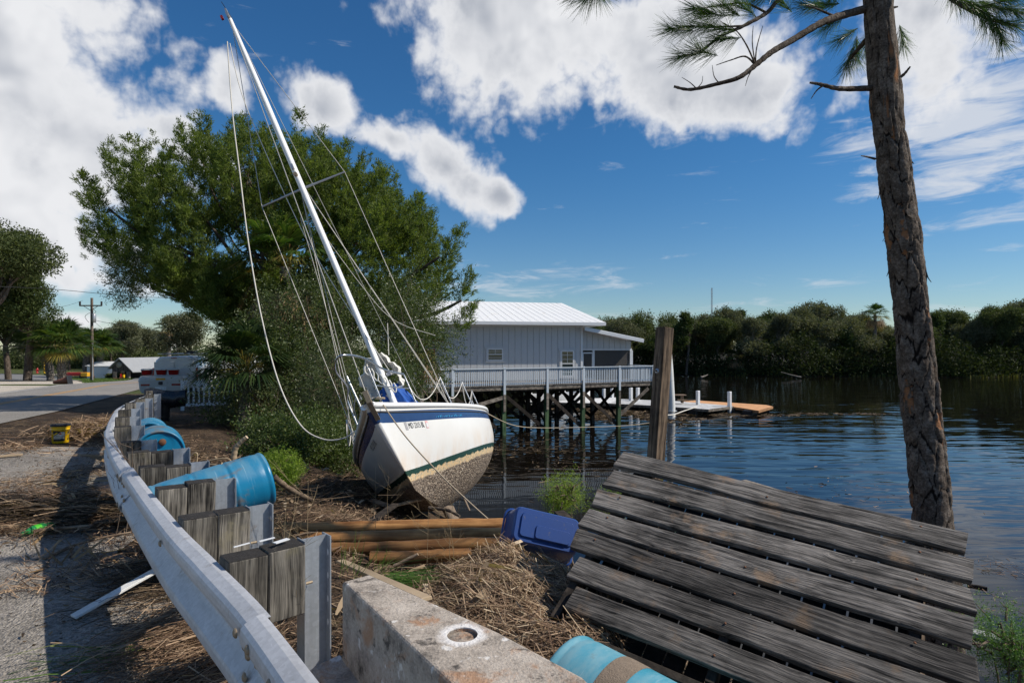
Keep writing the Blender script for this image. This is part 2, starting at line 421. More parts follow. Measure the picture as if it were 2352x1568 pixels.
def leafy(name, c1, c2, c3=None, trans=.35, rough=.5, spec=.35):
    """foliage: colour differs leaf by leaf, light passes through"""
    m, b, s = new_mat(name); r = b.island()
    c = b.ramp(r, [(0, c1), (.6, c2), (1, c3 or c2)])
    o = b.coord('Object'); c = b.v('SCALE', c, b.m('ADD', .42, b.m('MULTIPLY', b.noise(o, 1.3, 3, .6), 1.16)))
    b.L(c, s.inputs['Base Color']); s.inputs['Roughness'].default_value = rough; s.inputs['Specular IOR Level'].default_value = spec
    t = b.n('ShaderNodeBsdfTranslucent'); b.L(b.v('MULTIPLY', c, (1.5, 1.6, .7)), t.inputs[0])
    mx = b.n('ShaderNodeMixShader'); mx.inputs[0].default_value = trans
    b.L(s.outputs[0], mx.inputs[1]); b.L(t.outputs[0], mx.inputs[2])
    b.L(mx.outputs[0], b.nt.nodes['Material Output'].inputs[0])
    return m
def ground_mat(name, stops, scale, fine, bump=.6, dist=.02, rough=.9, spots=None):
    m, b, s = new_mat(name); o = b.coord('Object')
    n1 = b.noise(o, scale, 6, .62, .2); n2 = b.noise(o, fine, 4, .6)
    f = b.m('ADD', b.m('MULTIPLY', n1, .62), b.m('MULTIPLY', n2, .38))
    c = b.ramp(f, stops)
    sv = b.n('ShaderNodeSeparateColor'); b.L(b.voro(o, fine * .9, out=1), sv.inputs[0])
    c = b.v('SCALE', c, b.m('ADD', .68, b.m('MULTIPLY', sv.outputs[0], .62)))
    if spots is not None:
        c = b.mix(b.step(b.noise(o, spots[1], 4, .7), spots[2], spots[2] + .08), c, (*spots[0], 1))
    b.L(c, s.inputs['Base Color']); s.inputs['Roughness'].default_value = rough; s.inputs['Specular IOR Level'].default_value = .2
    b.L(b.bump(b.m('ADD', n2, b.m('MULTIPLY', b.voro(o, fine * 1.3), .6)), bump, dist), s.inputs['Normal'])
    return m

MT = {}
MT['apron'] = ground_mat('old_asphalt', [(.30, (.15, .135, .118)), (.5, (.31, .28, .245)), (.72, (.47, .42, .365))], .9, 46, .9, .03, spots=((.42, .39, .35), 60, .66))
MT['road'] = ground_mat('road_asphalt', [(.3, (.19, .178, .162)), (.7, (.29, .27, .245))], .5, 70, .4, .01)
MT['soil'] = ground_mat('bank_soil', [(.32, (.018, .012, .008)), (.52, (.075, .050, .032)), (.72, (.17, .12, .075))], 1.3, 22, 1.0, .05)
MT['sand'] = ground_mat('pale_gravel', [(.3, (.36, .31, .25)), (.7, (.62, .55, .46))], .8, 40, .5, .02)
MT['lot'] = ground_mat('lot_asphalt', [(.3, (.13, .13, .13)), (.7, (.24, .235, .23))], .4, 50, .4, .01)
MT['turf'] = ground_mat('turf', [(.3, (.035, .05, .014)), (.55, (.085, .10, .03)), (.75, (.17, .14, .06))], .7, 30, .9, .04)
MT['mudbank'] = ground_mat('river_mud', [(.3, (.012, .011, .008)), (.7, (.05, .042, .028))], .6, 12, .8, .05)
MT['yellow_paint'] = plain('yellow_paint', (.58, .28, .045), .7, var=.25, scale=14, dirt=(.16, .13, .1), dirt_scale=6, dirt_lo=.5, dirt_hi=.7)
MT['white_paint'] = plain('white_road_paint', (.62, .60, .56), .7, var=.2, scale=14, dirt=(.2, .18, .15), dirt_scale=6, dirt_lo=.5, dirt_hi=.7)

# concrete of the barrier: pale, with rust coloured and black lichen patches
m, b, s = new_mat('barrier_concrete'); o = b.coord('Object')
n1 = b.noise(o, 7, 7, .65); n2 = b.noise(o, 90, 4, .6)
c = b.ramp(b.m('ADD', b.m('MULTIPLY', n1, .7), b.m('MULTIPLY', n2, .3)), [(.34, (.15, .13, .11)), (.5, (.40, .345, .29)), (.66, (.55, .485, .415))])
c = b.mix(b.m('MULTIPLY', b.step(b.noise(b.v('ADD', o, (3, 1, 2)), 5.5, 6, .7, .5), .51, .66), .75), c, (.38, .20, .105, 1))
c = b.mix(b.m('MULTIPLY', b.step(b.noise(b.v('ADD', o, (8, 5, 2)), 11, 6, .7, .5), .56, .66), .8), c, (.035, .032, .030, 1))
c = b.mix(b.m('MULTIPLY', b.step(b.noise(b.v('ADD', o, (1, 9, 4)), 16, 3, .5), .64, .70), .8), c, (.72, .69, .65, 1))
CONC = (m, b, s, c, n1, n2); MT['concrete'] = m

# galvanised steel, streaked and spangled
def galv(name, col, rough, metal, streak=True):
    m, b, s = new_mat(name); o = b.ocoord()
    st = b.noise(b.v('MULTIPLY', o, (1.2, 1.2, 14.0) if not streak else (22, 22, 1.1)), 1.0, 5, .6, .3)
    sp = b.voro(o, 55, out=1); sg = b.n('ShaderNodeSeparateColor'); b.L(sp, sg.inputs[0])
    k = b.m('ADD', b.m('MULTIPLY', st, .6), b.m('ADD', b.m('MULTIPLY', sg.outputs[0], .14), .36))
    k = b.m('ADD', k, b.m('MULTIPLY', b.noise(o, 2.3, 6, .7), .42))
    c = b.v('SCALE', (*col,), k)
    c = b.mix(b.m('MULTIPLY', b.step(b.noise(o, 6, 6, .7), .58, .74), .7), c, (.23, .17, .12, 1))
    b.L(c, s.inputs['Base Color']); s.inputs['Metallic'].default_value = metal
    b.L(b.m('ADD', rough, b.m('MULTIPLY', b.m('SUBTRACT', st, .5), .25)), s.inputs['Roughness'])
    b.L(b.bump(b.m('ADD', st, b.m('MULTIPLY', b.noise(o, 120, 2), .4)), .25, .004), s.inputs['Normal'])
    return m
MT['rail'] = galv('galvanised_rail', (.58, .585, .60), .55, .30, False)
MT['galv'] = galv('galvanised_post', (.42, .45, .49), .42, .55)
MT['rust'] = plain('rusty_steel', (.16, .07, .035), .85, .2, .4, 30, .5)
MT['bolt'] = plain('old_bolt_steel', (.32, .25, .17), .6, .5, .3, 40, .3)

MT['plank'] = wood('weathered_grey_plank', (.008, .0075, .007), (.205, .186, .168), 56, 0, True, bump=1.0, warm=(.24, .16, .10))
MT['block'] = wood('weathered_block', (.010, .009, .008), (.215, .195, .165), 36, 2, True, bump=.9, warm=(.17, .15, .10))
MT['block_end'] = plain('black_end_grain', (.020, .017, .015), .95, var=.6, scale=25, bump=.9, dirt=(.13, .11, .09), dirt_scale=14)
MT['post_wood'] = wood('brown_timber', (.026, .018, .013), (.26, .185, .125), 30, 2, True, bump=.7)
MT['pole'] = wood('peeled_pole', (.13, .055, .018), (.40, .205, .075), 16, 0, True, bump=.25, rough=.6)
MT['board_white'] = plain('flaking_white_board', (.68, .68, .66), .8, var=.1, scale=30, dirt=(.16, .12, .09), dirt_scale=9, dirt_lo=.58, dirt_hi=.66, bump=.4)
MT['drift'] = wood('driftwood', (.11, .07, .045), (.38, .28, .19), 22, 0, False, bump=.5)
MT['deck_wood'] = wood('deck_timber', (.075, .060, .048), (.30, .26, .215), 14, 0, False, bump=.3)
MT['pile_dark'] = wood('creosote_timber', (.010, .008, .007), (.055, .043, .033), 12, 2, False, bump=.3)
MT['pile_green'] = wood('treated_green_pile', (.020, .045, .022), (.085, .135, .065), 12, 2, False, bump=.3)
MT['dock_grey'] = wood('grey_dock_deck', (.30, .30, .30), (.62, .62, .61), 8, 0, False, bump=.2)
MT['dock_orange'] = wood('new_orange_deck', (.38, .19, .085), (.58, .32, .16), 8, 0, False, bump=.2)
MT['barn'] = wood('old_barn_board', (.065, .052, .044), (.20, .165, .14), 10, 2, False, bump=.3)

def drum_mat(name, col, dust):
    m, b, s = new_mat(name); o = b.ocoord()
    nz = b.noise(o, 3, 5, .6)
    c = b.mix(nz, tuple(x * .85 for x in col) + (1,), tuple(min(1, x * 1.15) for x in col) + (1,))
    up = b.n('ShaderNodeSeparateXYZ'); b.L(b.n('ShaderNodeNewGeometry').outputs['Normal'], up.inputs[0])
    film = b.m('MULTIPLY', b.step(up.outputs[2], .25, .95), b.step(b.noise(b.v('MULTIPLY', o, (2.0, 2.0, 7)), 1.0, 6, .65), .34, .62))
    c = b.mix(b.m('MULTIPLY', film, .50), c, (*dust, 1))
    mud = b.step(b.noise(b.v('ADD', o, (4, 2, 7)), 2.2, 6, .68, .4), .53, .64)
    c = b.mix(b.m('MULTIPLY', mud, .70), c, (.17, .125, .08, 1))
    scr = b.step(b.noise(b.v('MULTIPLY', o, (3, 3, 55)), 1.0, 3, .6), .63, .70)
    c = b.mix(b.m('MULTIPLY', scr, .22), c, (.42, .55, .60, 1))
    b.L(c, s.inputs['Base Color']); b.L(b.m('ADD', .30, b.m('MULTIPLY', film, .45)), s.inputs['Roughness'])
    b.L(b.bump(b.noise(o, 60, 3), .12, .004), s.inputs['Normal']); return m
MT['drum'] = drum_mat('blue_drum_plastic', (.006, .175, .33), (.14, .27, .33))
MT['drum_pale'] = drum_mat('faded_blue_drum_plastic', (.05, .29, .40), (.30, .42, .44))
MT['bin'] = plain('navy_bin_plastic', (.016, .055, .215), .38, var=.1, scale=50, dirt=(.10, .11, .16), dirt_scale=24, dirt_lo=.62, dirt_hi=.7)
MT['yellow_plastic'] = plain('yellow_plastic', (.78, .47, .008), .4, var=.06, dirt=(.35, .22, .05), dirt_scale=5, dirt_lo=.62, dirt_hi=.75)
MT['black_plastic'] = plain('black_plastic', (.018, .018, .019), .55, var=.3)
MT['cream_print'] = plain('cream_label', (.68, .58, .42), .6, var=.08)
MT['black_print'] = plain('black_print', (.012, .012, .012), .6, var=.1)
MT['red_print'] = plain('red_print', (.45, .018, .015), .6, var=.1)
MT['grey_print'] = plain('grey_print', (.38, .37, .38), .6, var=.1)
MT['pink_print'] = plain('pink_sticker', (.75, .42, .42), .6, var=.15, scale=60)
MT['cyan_print'] = plain('teal_lettering', (.02, .21, .42), .6, var=.1)
MT['orange_print'] = plain('amber_sticker', (.70, .36, .02), .6, var=.1)
m, b, s = new_mat('green_bottle_plastic'); s.inputs['Base Color'].default_value = (.06, .55, .16, 1); s.inputs['Transmission Weight'].default_value = .65
s.inputs['Roughness'].default_value = .12; s.inputs['IOR'].default_value = 1.3; MT['pet'] = m
MT['green_label'] = plain('green_label', (.06, .42, .02), .5, var=.25, scale=40)
MT['green_cap'] = plain('green_cap', (.02, .30, .09), .5)

MT['gelcoat'] = None
MT['mast'] = plain('white_mast_paint', (.80, .80, .79), .32, .0, .04, 3, dirt=(.55, .53, .50), dirt_scale=4, dirt_lo=.62, dirt_hi=.8)
MT['steel'] = plain('stainless_steel', (.55, .54, .52), .22, .95, .08)
MT['wire'] = plain('rigging_wire', (.42, .40, .36), .5, .3, .15)
MT['rope'] = plain('white_rope', (.66, .62, .55), .8, var=.15, scale=60)
MT['rope_tan'] = plain('tan_rope', (.38, .31, .22), .9, var=.25, scale=60)
MT['canvas'] = plain('white_sail_cloth', (.68, .66, .60), .75, var=.08, scale=6, bump=.15)
MT['blue_canvas'] = plain('blue_canvas', (.008, .085, .36), .75, var=.2, scale=8, bump=.2)
MT['white_trim'] = plain('white_trim_paint', (.72, .73, .74), .5, var=.06)
MT['siding'] = plain('pale_grey_siding', (.52, .53, .54), .6, var=.05, scale=4, bump=.12)
MT['batten'] = plain('siding_batten', (.49, .53, .57), .6, var=.05)
MT['rail_paint'] = plain('bluish_white_railing_paint', (.50, .56, .62), .6, var=.08, scale=6, dirt=(.34, .31, .27), dirt_scale=5, dirt_lo=.64, dirt_hi=.78)
MT['roof_white'] = plain('white_metal_roof', (.78, .78, .77), .38, .0, .03, 2, dirt=(.66, .58, .46), dirt_scale=1.3, dirt_lo=.58, dirt_hi=.8)
MT['roof_grey'] = plain('grey_metal_roof', (.33, .34, .35), .5, .2, .15, 2)
MT['teal'] = plain('teal_paint', (.03, .22, .34), .6)
m, b, s = new_mat('window_glass'); s.inputs['Base Color'].default_value = (.02, .035, .035, 1); s.inputs['Roughness'].default_value = .06; s.inputs['Specular IOR Level'].default_value = .8; MT['glass'] = m
m, b, s = new_mat('insect_screen'); s.inputs['Base Color'].default_value = (.085, .078, .072, 1); s.inputs['Roughness'].default_value = .8
tr = b.n('ShaderNodeBsdfTransparent'); mx = b.n('ShaderNodeMixShader'); mx.inputs[0].default_value = .80
b.L(tr.outputs[0], mx.inputs[1]); b.L(s.outputs[0], mx.inputs[2]); b.L(mx.outputs[0], b.nt.nodes['Material Output'].inputs[0]); MT['screen'] = m
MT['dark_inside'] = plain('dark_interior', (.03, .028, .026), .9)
MT['red_door'] = plain('red_door_paint', (.25, .02, .015), .5)
MT['van_paint'] = plain('white_van_paint', (.66, .66, .65), .28, .0, .03, coat=.4)
MT['grey_plastic'] = plain('pale_grey_plastic', (.52, .51, .49), .5, var=.06, dirt=(.33, .30, .27), dirt_scale=3)
MT['red_lens'] = plain('red_lens', (.25, .008, .008), .18, var=.1)
MT['rubber'] = plain('tyre_rubber', (.015, .015, .015), .85, var=.2)
MT['alu'] = plain('rack_aluminium', (.45, .45, .46), .4, .7)
MT['tarp'] = plain('black_plastic_wrap', (.016, .019, .024), .28, var=.2, bump=.2)
MT['hydrant'] = plain('red_hydrant_paint', (.42, .012, .012), .4)
MT['cone'] = plain('dirty_traffic_cone', (.20, .07, .04), .8, var=.3, scale=5)
MT['stone'] = plain('limestone_rock', (.40, .36, .30), .95, var=.35, scale=5, bump=.8)
MT['utility'] = wood('utility_pole_wood', (.06, .045, .035), (.19, .15, .12), 8, 2, False, bump=.3)
MT['white_metal'] = plain('white_painted_steel', (.70, .71, .72), .45, .1)
MT['blue_tarp'] = plain('light_blue_plastic', (.05, .26, .50), .5)
MT['pvc'] = plain('white_pvc', (.74, .73, .70), .45, var=.05, dirt=(.40, .36, .30), dirt_scale=2.5)

# plants
MT['cedar'] = leafy('cedar_foliage', (.055, .085, .018), (.115, .155, .036), (.19, .225, .062), .45, .62, .2)
MT['oak'] = leafy('oak_leaves', (.036, .058, .017), (.082, .112, .036), (.16, .18, .075), .34, .42, .45)
MT['oak_pale'] = leafy('pale_shrub_leaves', (.05, .07, .028), (.10, .125, .05), (.17, .19, .085), .3, .45, .4)
MT['glossy'] = leafy('glossy_shrub_leaves', (.030, .055, .013), (.070, .105, .026), (.14, .17, .05), .30, .45, .35)
MT['frond'] = leafy('palm_fronds', (.022, .055, .012), (.055, .105, .022), (.12, .15, .035), .3, .4, .45)
MT['frond_dark'] = leafy('dark_palm_fronds', (.010, .026, .008), (.026, .050, .013), (.055, .080, .022), .2, .45, .4)
MT['dark_brush'] = leafy('dark_bank_brush', (.014, .024, .008), (.036, .050, .016), (.075, .092, .030), .2, .7, .2)  # darker leaf colours for the far-bank undergrowth
MT['frond_yellow'] = leafy('yellowing_fronds', (.13, .12, .025), (.24, .19, .04), (.30, .20, .07), .3, .5)
MT['frond_dead'] = leafy('dead_fronds', (.16, .10, .05), (.30, .20, .11), (.42, .31, .18), .2, .7, .2)
MT['needle'] = leafy('pine_needles', (.030, .070, .014), (.065, .125, .025), (.13, .19, .045), .3, .4, .45)
MT['needle_green'] = leafy('fresh_green_needles', (.05, .13, .025), (.11, .22, .045), (.20, .32, .08), .3, .45)
MT['fennel'] = leafy('feathery_green', (.12, .20, .025), (.23, .33, .045), (.34, .42, .08), .4, .6)
MT['far'] = leafy('far_tree_foliage', (.036, .052, .018), (.080, .100, .036), (.14, .16, .062), .25, .7, .2)
MT['far_dark'] = leafy('far_dark_foliage', (.028, .048, .015), (.062, .088, .027), (.11, .135, .044), .25, .7, .2)
MT['far_pale'] = leafy('far_mossy_foliage', (.070, .080, .045), (.125, .132, .078), (.19, .185, .12), .25, .8, .15)
MT['reed'] = leafy('marsh_grass', (.07, .085, .02), (.15, .15, .04), (.24, .21, .08), .3, .7)
MT['grass'] = leafy('grass_blades', (.05, .10, .02), (.10, .17, .035), (.20, .22, .07), .35, .6)
MT['straw'] = leafy('dry_straw', (.070, .040, .024), (.22, .140, .088), (.50, .355, .23), .1, .75, .25)
MT['straw_dark'] = leafy('wet_straw', (.022, .015, .010), (.085, .058, .036), (.25, .18, .11), .1, .8, .25)
MT['husk'] = leafy('pale_husk', (.26, .18, .11), (.46, .35, .23), (.62, .50, .36), .15, .75, .25)
MT['twig'] = plain('dry_twig', (.14, .10, .07), .9, var=.3, scale=20)
MT['weed'] = plain('dry_weed_stalk', (.30, .22, .12), .85, var=.3, scale=20)
def bark(name, c1, c2, c3, sx=9, sz=2.2, bump=1.0):
    m, b, s = new_mat(name); o = b.coord('Object')
    n1 = b.noise(b.v('MULTIPLY', o, (sx, sx, sz)), 1.0, 6, .65, .4); n2 = b.noise(o, 38, 5, .65)
    c = b.ramp(b.m('ADD', b.m('MULTIPLY', n1, .6), b.m('MULTIPLY', n2, .4)), [(.36, c1), (.50, c2), (.64, c3)])
    b.L(c, s.inputs['Base Color']); s.inputs['Roughness'].default_value = .92; s.inputs['Specular IOR Level'].default_value = .2
    b.L(b.bump(b.m('ADD', n1, n2), bump, .02), s.inputs['Normal']); return m
MT['bark'] = bark('grey_brown_bark', (.030, .022, .017), (.095, .072, .055), (.20, .165, .135))
MT['bark_pale'] = bark('pale_far_bark', (.10, .085, .07), (.19, .165, .14), (.32, .29, .25))
MT['palm_bark'] = bark('palm_boot_bark', (.06, .05, .042), (.17, .145, .125), (.36, .32, .28), 6, 6)

# pine bark: plates (from the mesh attribute) over orange inner bark
m, b, s = new_mat('pine_bark'); o = b.coord('Object')
at_ = b.n('ShaderNodeAttribute', attribute_name='plate').outputs['Fac']; ex = b.n('ShaderNodeAttribute', attribute_name='fresh').outputs['Fac']
n2 = b.noise(o, 45, 6, .7); n3 = b.noise(o, 9, 4, .6)
c = b.ramp(b.m('ADD', b.m('MULTIPLY', n2, .55), b.m('MULTIPLY', n3, .45)), [(.36, (.032, .024, .019)), (.50, (.110, .086, .068)), (.66, (.26, .22, .185))])
c = b.mix(b.step(at_, .06, .30), (.010, .007, .006, 1), c)
c = b.mix(b.m('MULTIPLY', ex, .9), c, b.mix(n2, (.20, .085, .038, 1), (.40, .20, .10, 1)))
b.L(c, s.inputs['Base Color']); s.inputs['Roughness'].default_value = .93; s.inputs['Specular IOR Level'].default_value = .15
b.L(b.bump(n2, .8, .012), s.inputs['Normal']); MT['pine_bark'] = m

# river: dark tannin water with small wind ripples
m, b, s = new_mat('river_water'); o = b.coord('Object')
s.inputs['Base Color'].default_value = (.006, .005, .004, 1); s.inputs['Roughness'].default_value = .02; s.inputs['IOR'].default_value = 1.33; s.inputs['Specular IOR Level'].default_value = .5
rip = b.noise(b.v('MULTIPLY', o, (.35, 1.25, 1.0)), 1.0, 2, .45, .35)
rip2 = b.noise(b.v('MULTIPLY', o, (.18, .45, 1.0)), 1.0, 2, .5)
calm = b.step(b.noise(b.v('MULTIPLY', o, (.02, .05, 1.0)), 1.0, 3, .5), .36, .62)
so = b.n('ShaderNodeSeparateXYZ'); b.L(o, so.inputs[0])
open_ = b.step(so.outputs[1], 14.0, 34.0)                 # wind reaches the open river, not the sheltered bank
open_ = b.m('MAXIMUM', open_, b.m('MULTIPLY', b.step(so.outputs[0], 3.0, 9.0), .75))
hgt = b.m('MULTIPLY', b.m('ADD', rip, b.m('MULTIPLY', rip2, 1.2)), b.m('ADD', .012, b.m('MULTIPLY', b.m('MULTIPLY', open_, b.m('ADD', .30, calm)), .030)))
b.L(b.bump(hgt, 1.0, 1.0), s.inputs['Normal']); MT['water'] = m

# boat hull: colour bands by height above the waterline and depth below the sheer (UV)
m, b, s = new_mat('boat_hull'); o = b.coord('Object')
uv = b.n('ShaderNodeUVMap'); su = b.n('ShaderNodeSeparateXYZ'); b.L(uv.outputs[0], su.inputs[0])
so = b.n('ShaderNodeSeparateXYZ'); b.L(o, so.inputs[0])
below = su.outputs[1]; zz = so.outputs[2]
edge = b.noise(o, 7, 5, .7); fin = b.noise(o, 42, 5, .7)
zj = b.m('ADD', zz, b.m('MULTIPLY', b.m('SUBTRACT', edge, .5), .14))
white_ = b.mix(b.noise(o, 2.2, 5, .6), (.70, .69, .66, 1), (.80, .79, .77, 1))
rustf = b.m('MULTIPLY', b.m('SUBTRACT', 1.0, b.step(zz, .10, .52)), b.step(b.noise(b.v('MULTIPLY', o, (2.5, 2.5, .5)), 1.0, 5, .6), .40, .70))
white_ = b.mix(b.m('MULTIPLY', rustf, .42), white_, (.62, .40, .20, 1))
scuff = b.m('MULTIPLY', b.step(b.noise(b.v('MULTIPLY', o, (1.0, 9, 9)), 1.0, 5, .7), .64, .72), .22)
white_ = b.mix(scuff, white_, (.42, .38, .33, 1))
navy = b.mix(b.noise(o, 5, 4), (.012, .038, .125, 1), (.022, .060, .17, 1))
col = b.mix(b.step(below, .292, .296), navy, white_)
col = b.mix(b.step(below, .112, .116), (.72, .70, .66, 1), col)
boot = b.m('SUBTRACT', 1.0, b.step(b.m('ADD', zz, b.m('MULTIPLY', b.m('SUBTRACT', fin, .5), .03)), .085, .095))
col = b.mix(boot, col, (.020, .055, .040, 1))
peel = b.m('SUBTRACT', 1.0, b.step(zj, -.005, .01))
pcol = b.ramp(b.noise(o, 26, 6, .75), [(.36, (.03, .035, .03)), (.46, (.52, .46, .33)), (.56, (.58, .35, .13)), (.68, (.74, .70, .62))])
col = b.mix(peel, col, pcol)
foul = b.m('SUBTRACT', 1.0, b.step(zj, -.105, -.07))
bar = b.voro(o, 26); spk = b.voro(o, 38, out=1); sg = b.n('ShaderNodeSeparateColor'); b.L(spk, sg.inputs[0])
bcol = b.ramp(b.m('ADD', b.m('MULTIPLY', sg.outputs[0], .75), b.m('MULTIPLY', b.noise(o, 3, 4), .25)), [(.12, (.05, .036, .026)), (.45, (.20, .15, .11)), (.82, (.38, .30, .225)), (.97, (.66, .58, .47))])
col = b.mix(foul, col, bcol)
b.L(col, s.inputs['Base Color']); b.L(b.m('ADD', .26, b.m('MULTIPLY', peel, .6)), s.inputs['Roughness'])
hh = b.m('MULTIPLY', foul, b.m('ADD', b.m('SUBTRACT', 1.0, bar), fin))
b.L(b.bump(hh, 1.0, .035), s.inputs['Normal']); MT['gelcoat'] = m
MT['barnacle'] = plain('barnacle_crust', (.20, .15, .11), .95, var=.7, scale=30, bump=1.0)
# ------------------------------------------------------------------ the setting: land, road, river
def axis_pts(lo, hi, c, fine, n):
    """coordinates dense round c, sparse far off"""
    t = np.linspace(-1, 1, n); k = 5.0
    f = np.sinh(t * k) / np.sinh(k)
    return np.unique(np.concatenate([c + f * (hi - c) if False else np.where(f < 0, c + f * (c - lo), c + f * (hi - c)), np.arange(-24, 14, fine)]))
gx_ = axis_pts(-420, 420, -4, .25, 150)
gy_ = np.unique(np.concatenate([axis_pts(-60, 620, 8, .5, 150), np.arange(-4, 34, .25), np.arange(90, 104, 1.0)]))
GX, GY = np.meshgrid(gx_, gy_)
GZ = ground_z(GX, GY) + (fbm(GX * .8, GY * .8, 3) - .47) * .22 * np.clip((side(GX, GY) - .4) / 1.5, 0, 1)
GZ -= .012
nx, ny = len(gx_), len(gy_)
V = np.stack([GX.ravel(), GY.ravel(), GZ.ravel()], 1)
ii = (np.arange(ny - 1)[:, None] * nx + np.arange(nx - 1)[None]).ravel()
Q = np.stack([ii, ii + 1, ii + nx + 1, ii + nx], 1)
fx = (V[Q[:, 0], 0] + V[Q[:, 2], 0]) / 2; fy = (V[Q[:, 0], 1] + V[Q[:, 2], 1]) / 2; fz = V[Q, 2].mean(1)
sd = side(fx, fy)
mi = np.where((sd > 6) & (fy > 60), 1, np.where((sd < -9.0) | (fy > 30), 2, 0))
ground = link('ground', mesh_np('ground', V, Q, mats=[MT['soil'], MT['mudbank'], MT['turf']], mi=mi, smooth=True)); tag(ground, kind='structure')

def sheet(name, f0, f1, ys, mat, off, nseg=1, parent=None):
    """strip draped on the road-side land between two lines X=f0(Y), X=f1(Y)"""
    V = []; Fc = []
    for y in ys:
        a, c = f0(y), f1(y)
        V += [(a + (c - a) * k / nseg, y, float(zroad(y)) + off) for k in range(nseg + 1)]
    m_ = nseg + 1
    for i in range(len(ys) - 1):
        for k in range(nseg): Fc.append((i * m_ + k, i * m_ + k + 1, (i + 1) * m_ + k + 1, (i + 1) * m_ + k))
    return link(name, mesh_np(name, V, Fc, mat), parent)
def road_c(y): return -18.5 - .345 * (y - 20) if y < 20 else -18.5 - .43 * (y - 20) if y < 60 else -35.7 - .55 * (y - 60)
ys_long = np.concatenate([np.arange(-40, 70, 2.0), np.arange(70, 330, 10.0)])
road = tag(sheet('road', lambda y: road_c(y) - 3.3, lambda y: road_c(y) + 3.3, ys_long, MT['road'], .012), kind='structure')
for sgn in (-1, 1): sheet('centre_line', lambda y: road_c(y) + sgn * .11 - .055, lambda y: road_c(y) + sgn * .11 + .055, ys_long, MT['yellow_paint'], .017, 1, road)
sheet('edge_line', lambda y: road_c(y) - 3.02, lambda y: road_c(y) - 2.90, ys_long, MT['white_paint'], .017, 1, road)
rg = np.random.default_rng(4)
shoulder = tag(sheet('shoulder_pavement', lambda y: max(road_c(y) + 3.3, -60), lambda y: float(rail_x(y)) + .12 + .16 * math.sin(y * 3.1) + .1 * math.sin(y * 7.7), np.arange(-6, 12.01, .25), MT['apron'], .004, 2), kind='structure')
# gravel turn-off and lot across the road
def poly_sheet(name, pts, mat, off):
    P = [gp(*p) for p in pts]
    bm = bmesh.new(); vs_ = [bm.verts.new((p.x, p.y, float(zroad(p.y)) + off)) for p in P]; bm.faces.new(vs_); bmesh.ops.triangulate(bm, faces=bm.faces[:])
    me = bpy.data.meshes.new(name); bm.to_mesh(me); bm.free(); me.materials.append(mat); return tag(link(name, me), kind='structure')
poly_sheet('gravel_turnoff', [(-500, 935), (-260, 925), (0, 902), (120, 887), (196, 879), (170, 873), (60, 871), (0, 872), (-500, 882)], MT['sand'], .010)
poly_sheet('parking_lot', [(-500, 880), (0, 871), (60, 870), (195, 874), (150, 867), (95, 861), (0, 858), (-500, 858)], MT['lot'], .014)
poly_sheet('driveway', [(300, 873), (352, 874), (352, 868), (310, 868)], MT['lot'], .014)
river = link('river', mesh_np('river', [(-420, -60, WATER), (420, -60, WATER), (420, 620, WATER), (-420, 620, WATER)], [(0, 1, 2, 3)], MT['water'])); tag(river, kind='structure')
# ------------------------------------------------------------------ guardrail
RP = [Vector((x, y, 0)) for x, y in RAIL[2:13]]
_d0 = (RP[1] - RP[0]).normalized()
RP = [RP[0] - _d0 * .10] + RP[1:]
line = spline(RP, 12)
cum = [0.0]
for i in range(1, len(line)): cum.append(cum[-1] + (line[i] - line[i - 1]).length)
def on_rail(s):
    s = max(0, min(cum[-1] - 1e-6, s))
    i = int(np.searchsorted(cum, s, 'right') - 1); i = min(i, len(line) - 2)
    t = (s - cum[i]) / (cum[i + 1] - cum[i]); p = line[i].lerp(line[i + 1], t)
    j0, j1 = max(0, i - 2), min(len(line) - 1, i + 3); tn = (line[j1] - line[j0]).normalized()
    p = p.copy(); p.z = float(zroad(p.y)); return p, tn
g = thing('guardrail', 'long grey steel guardrail curving along the road on wooden blocks', 'guardrail', (RP[0].x, RP[0].y, 0))
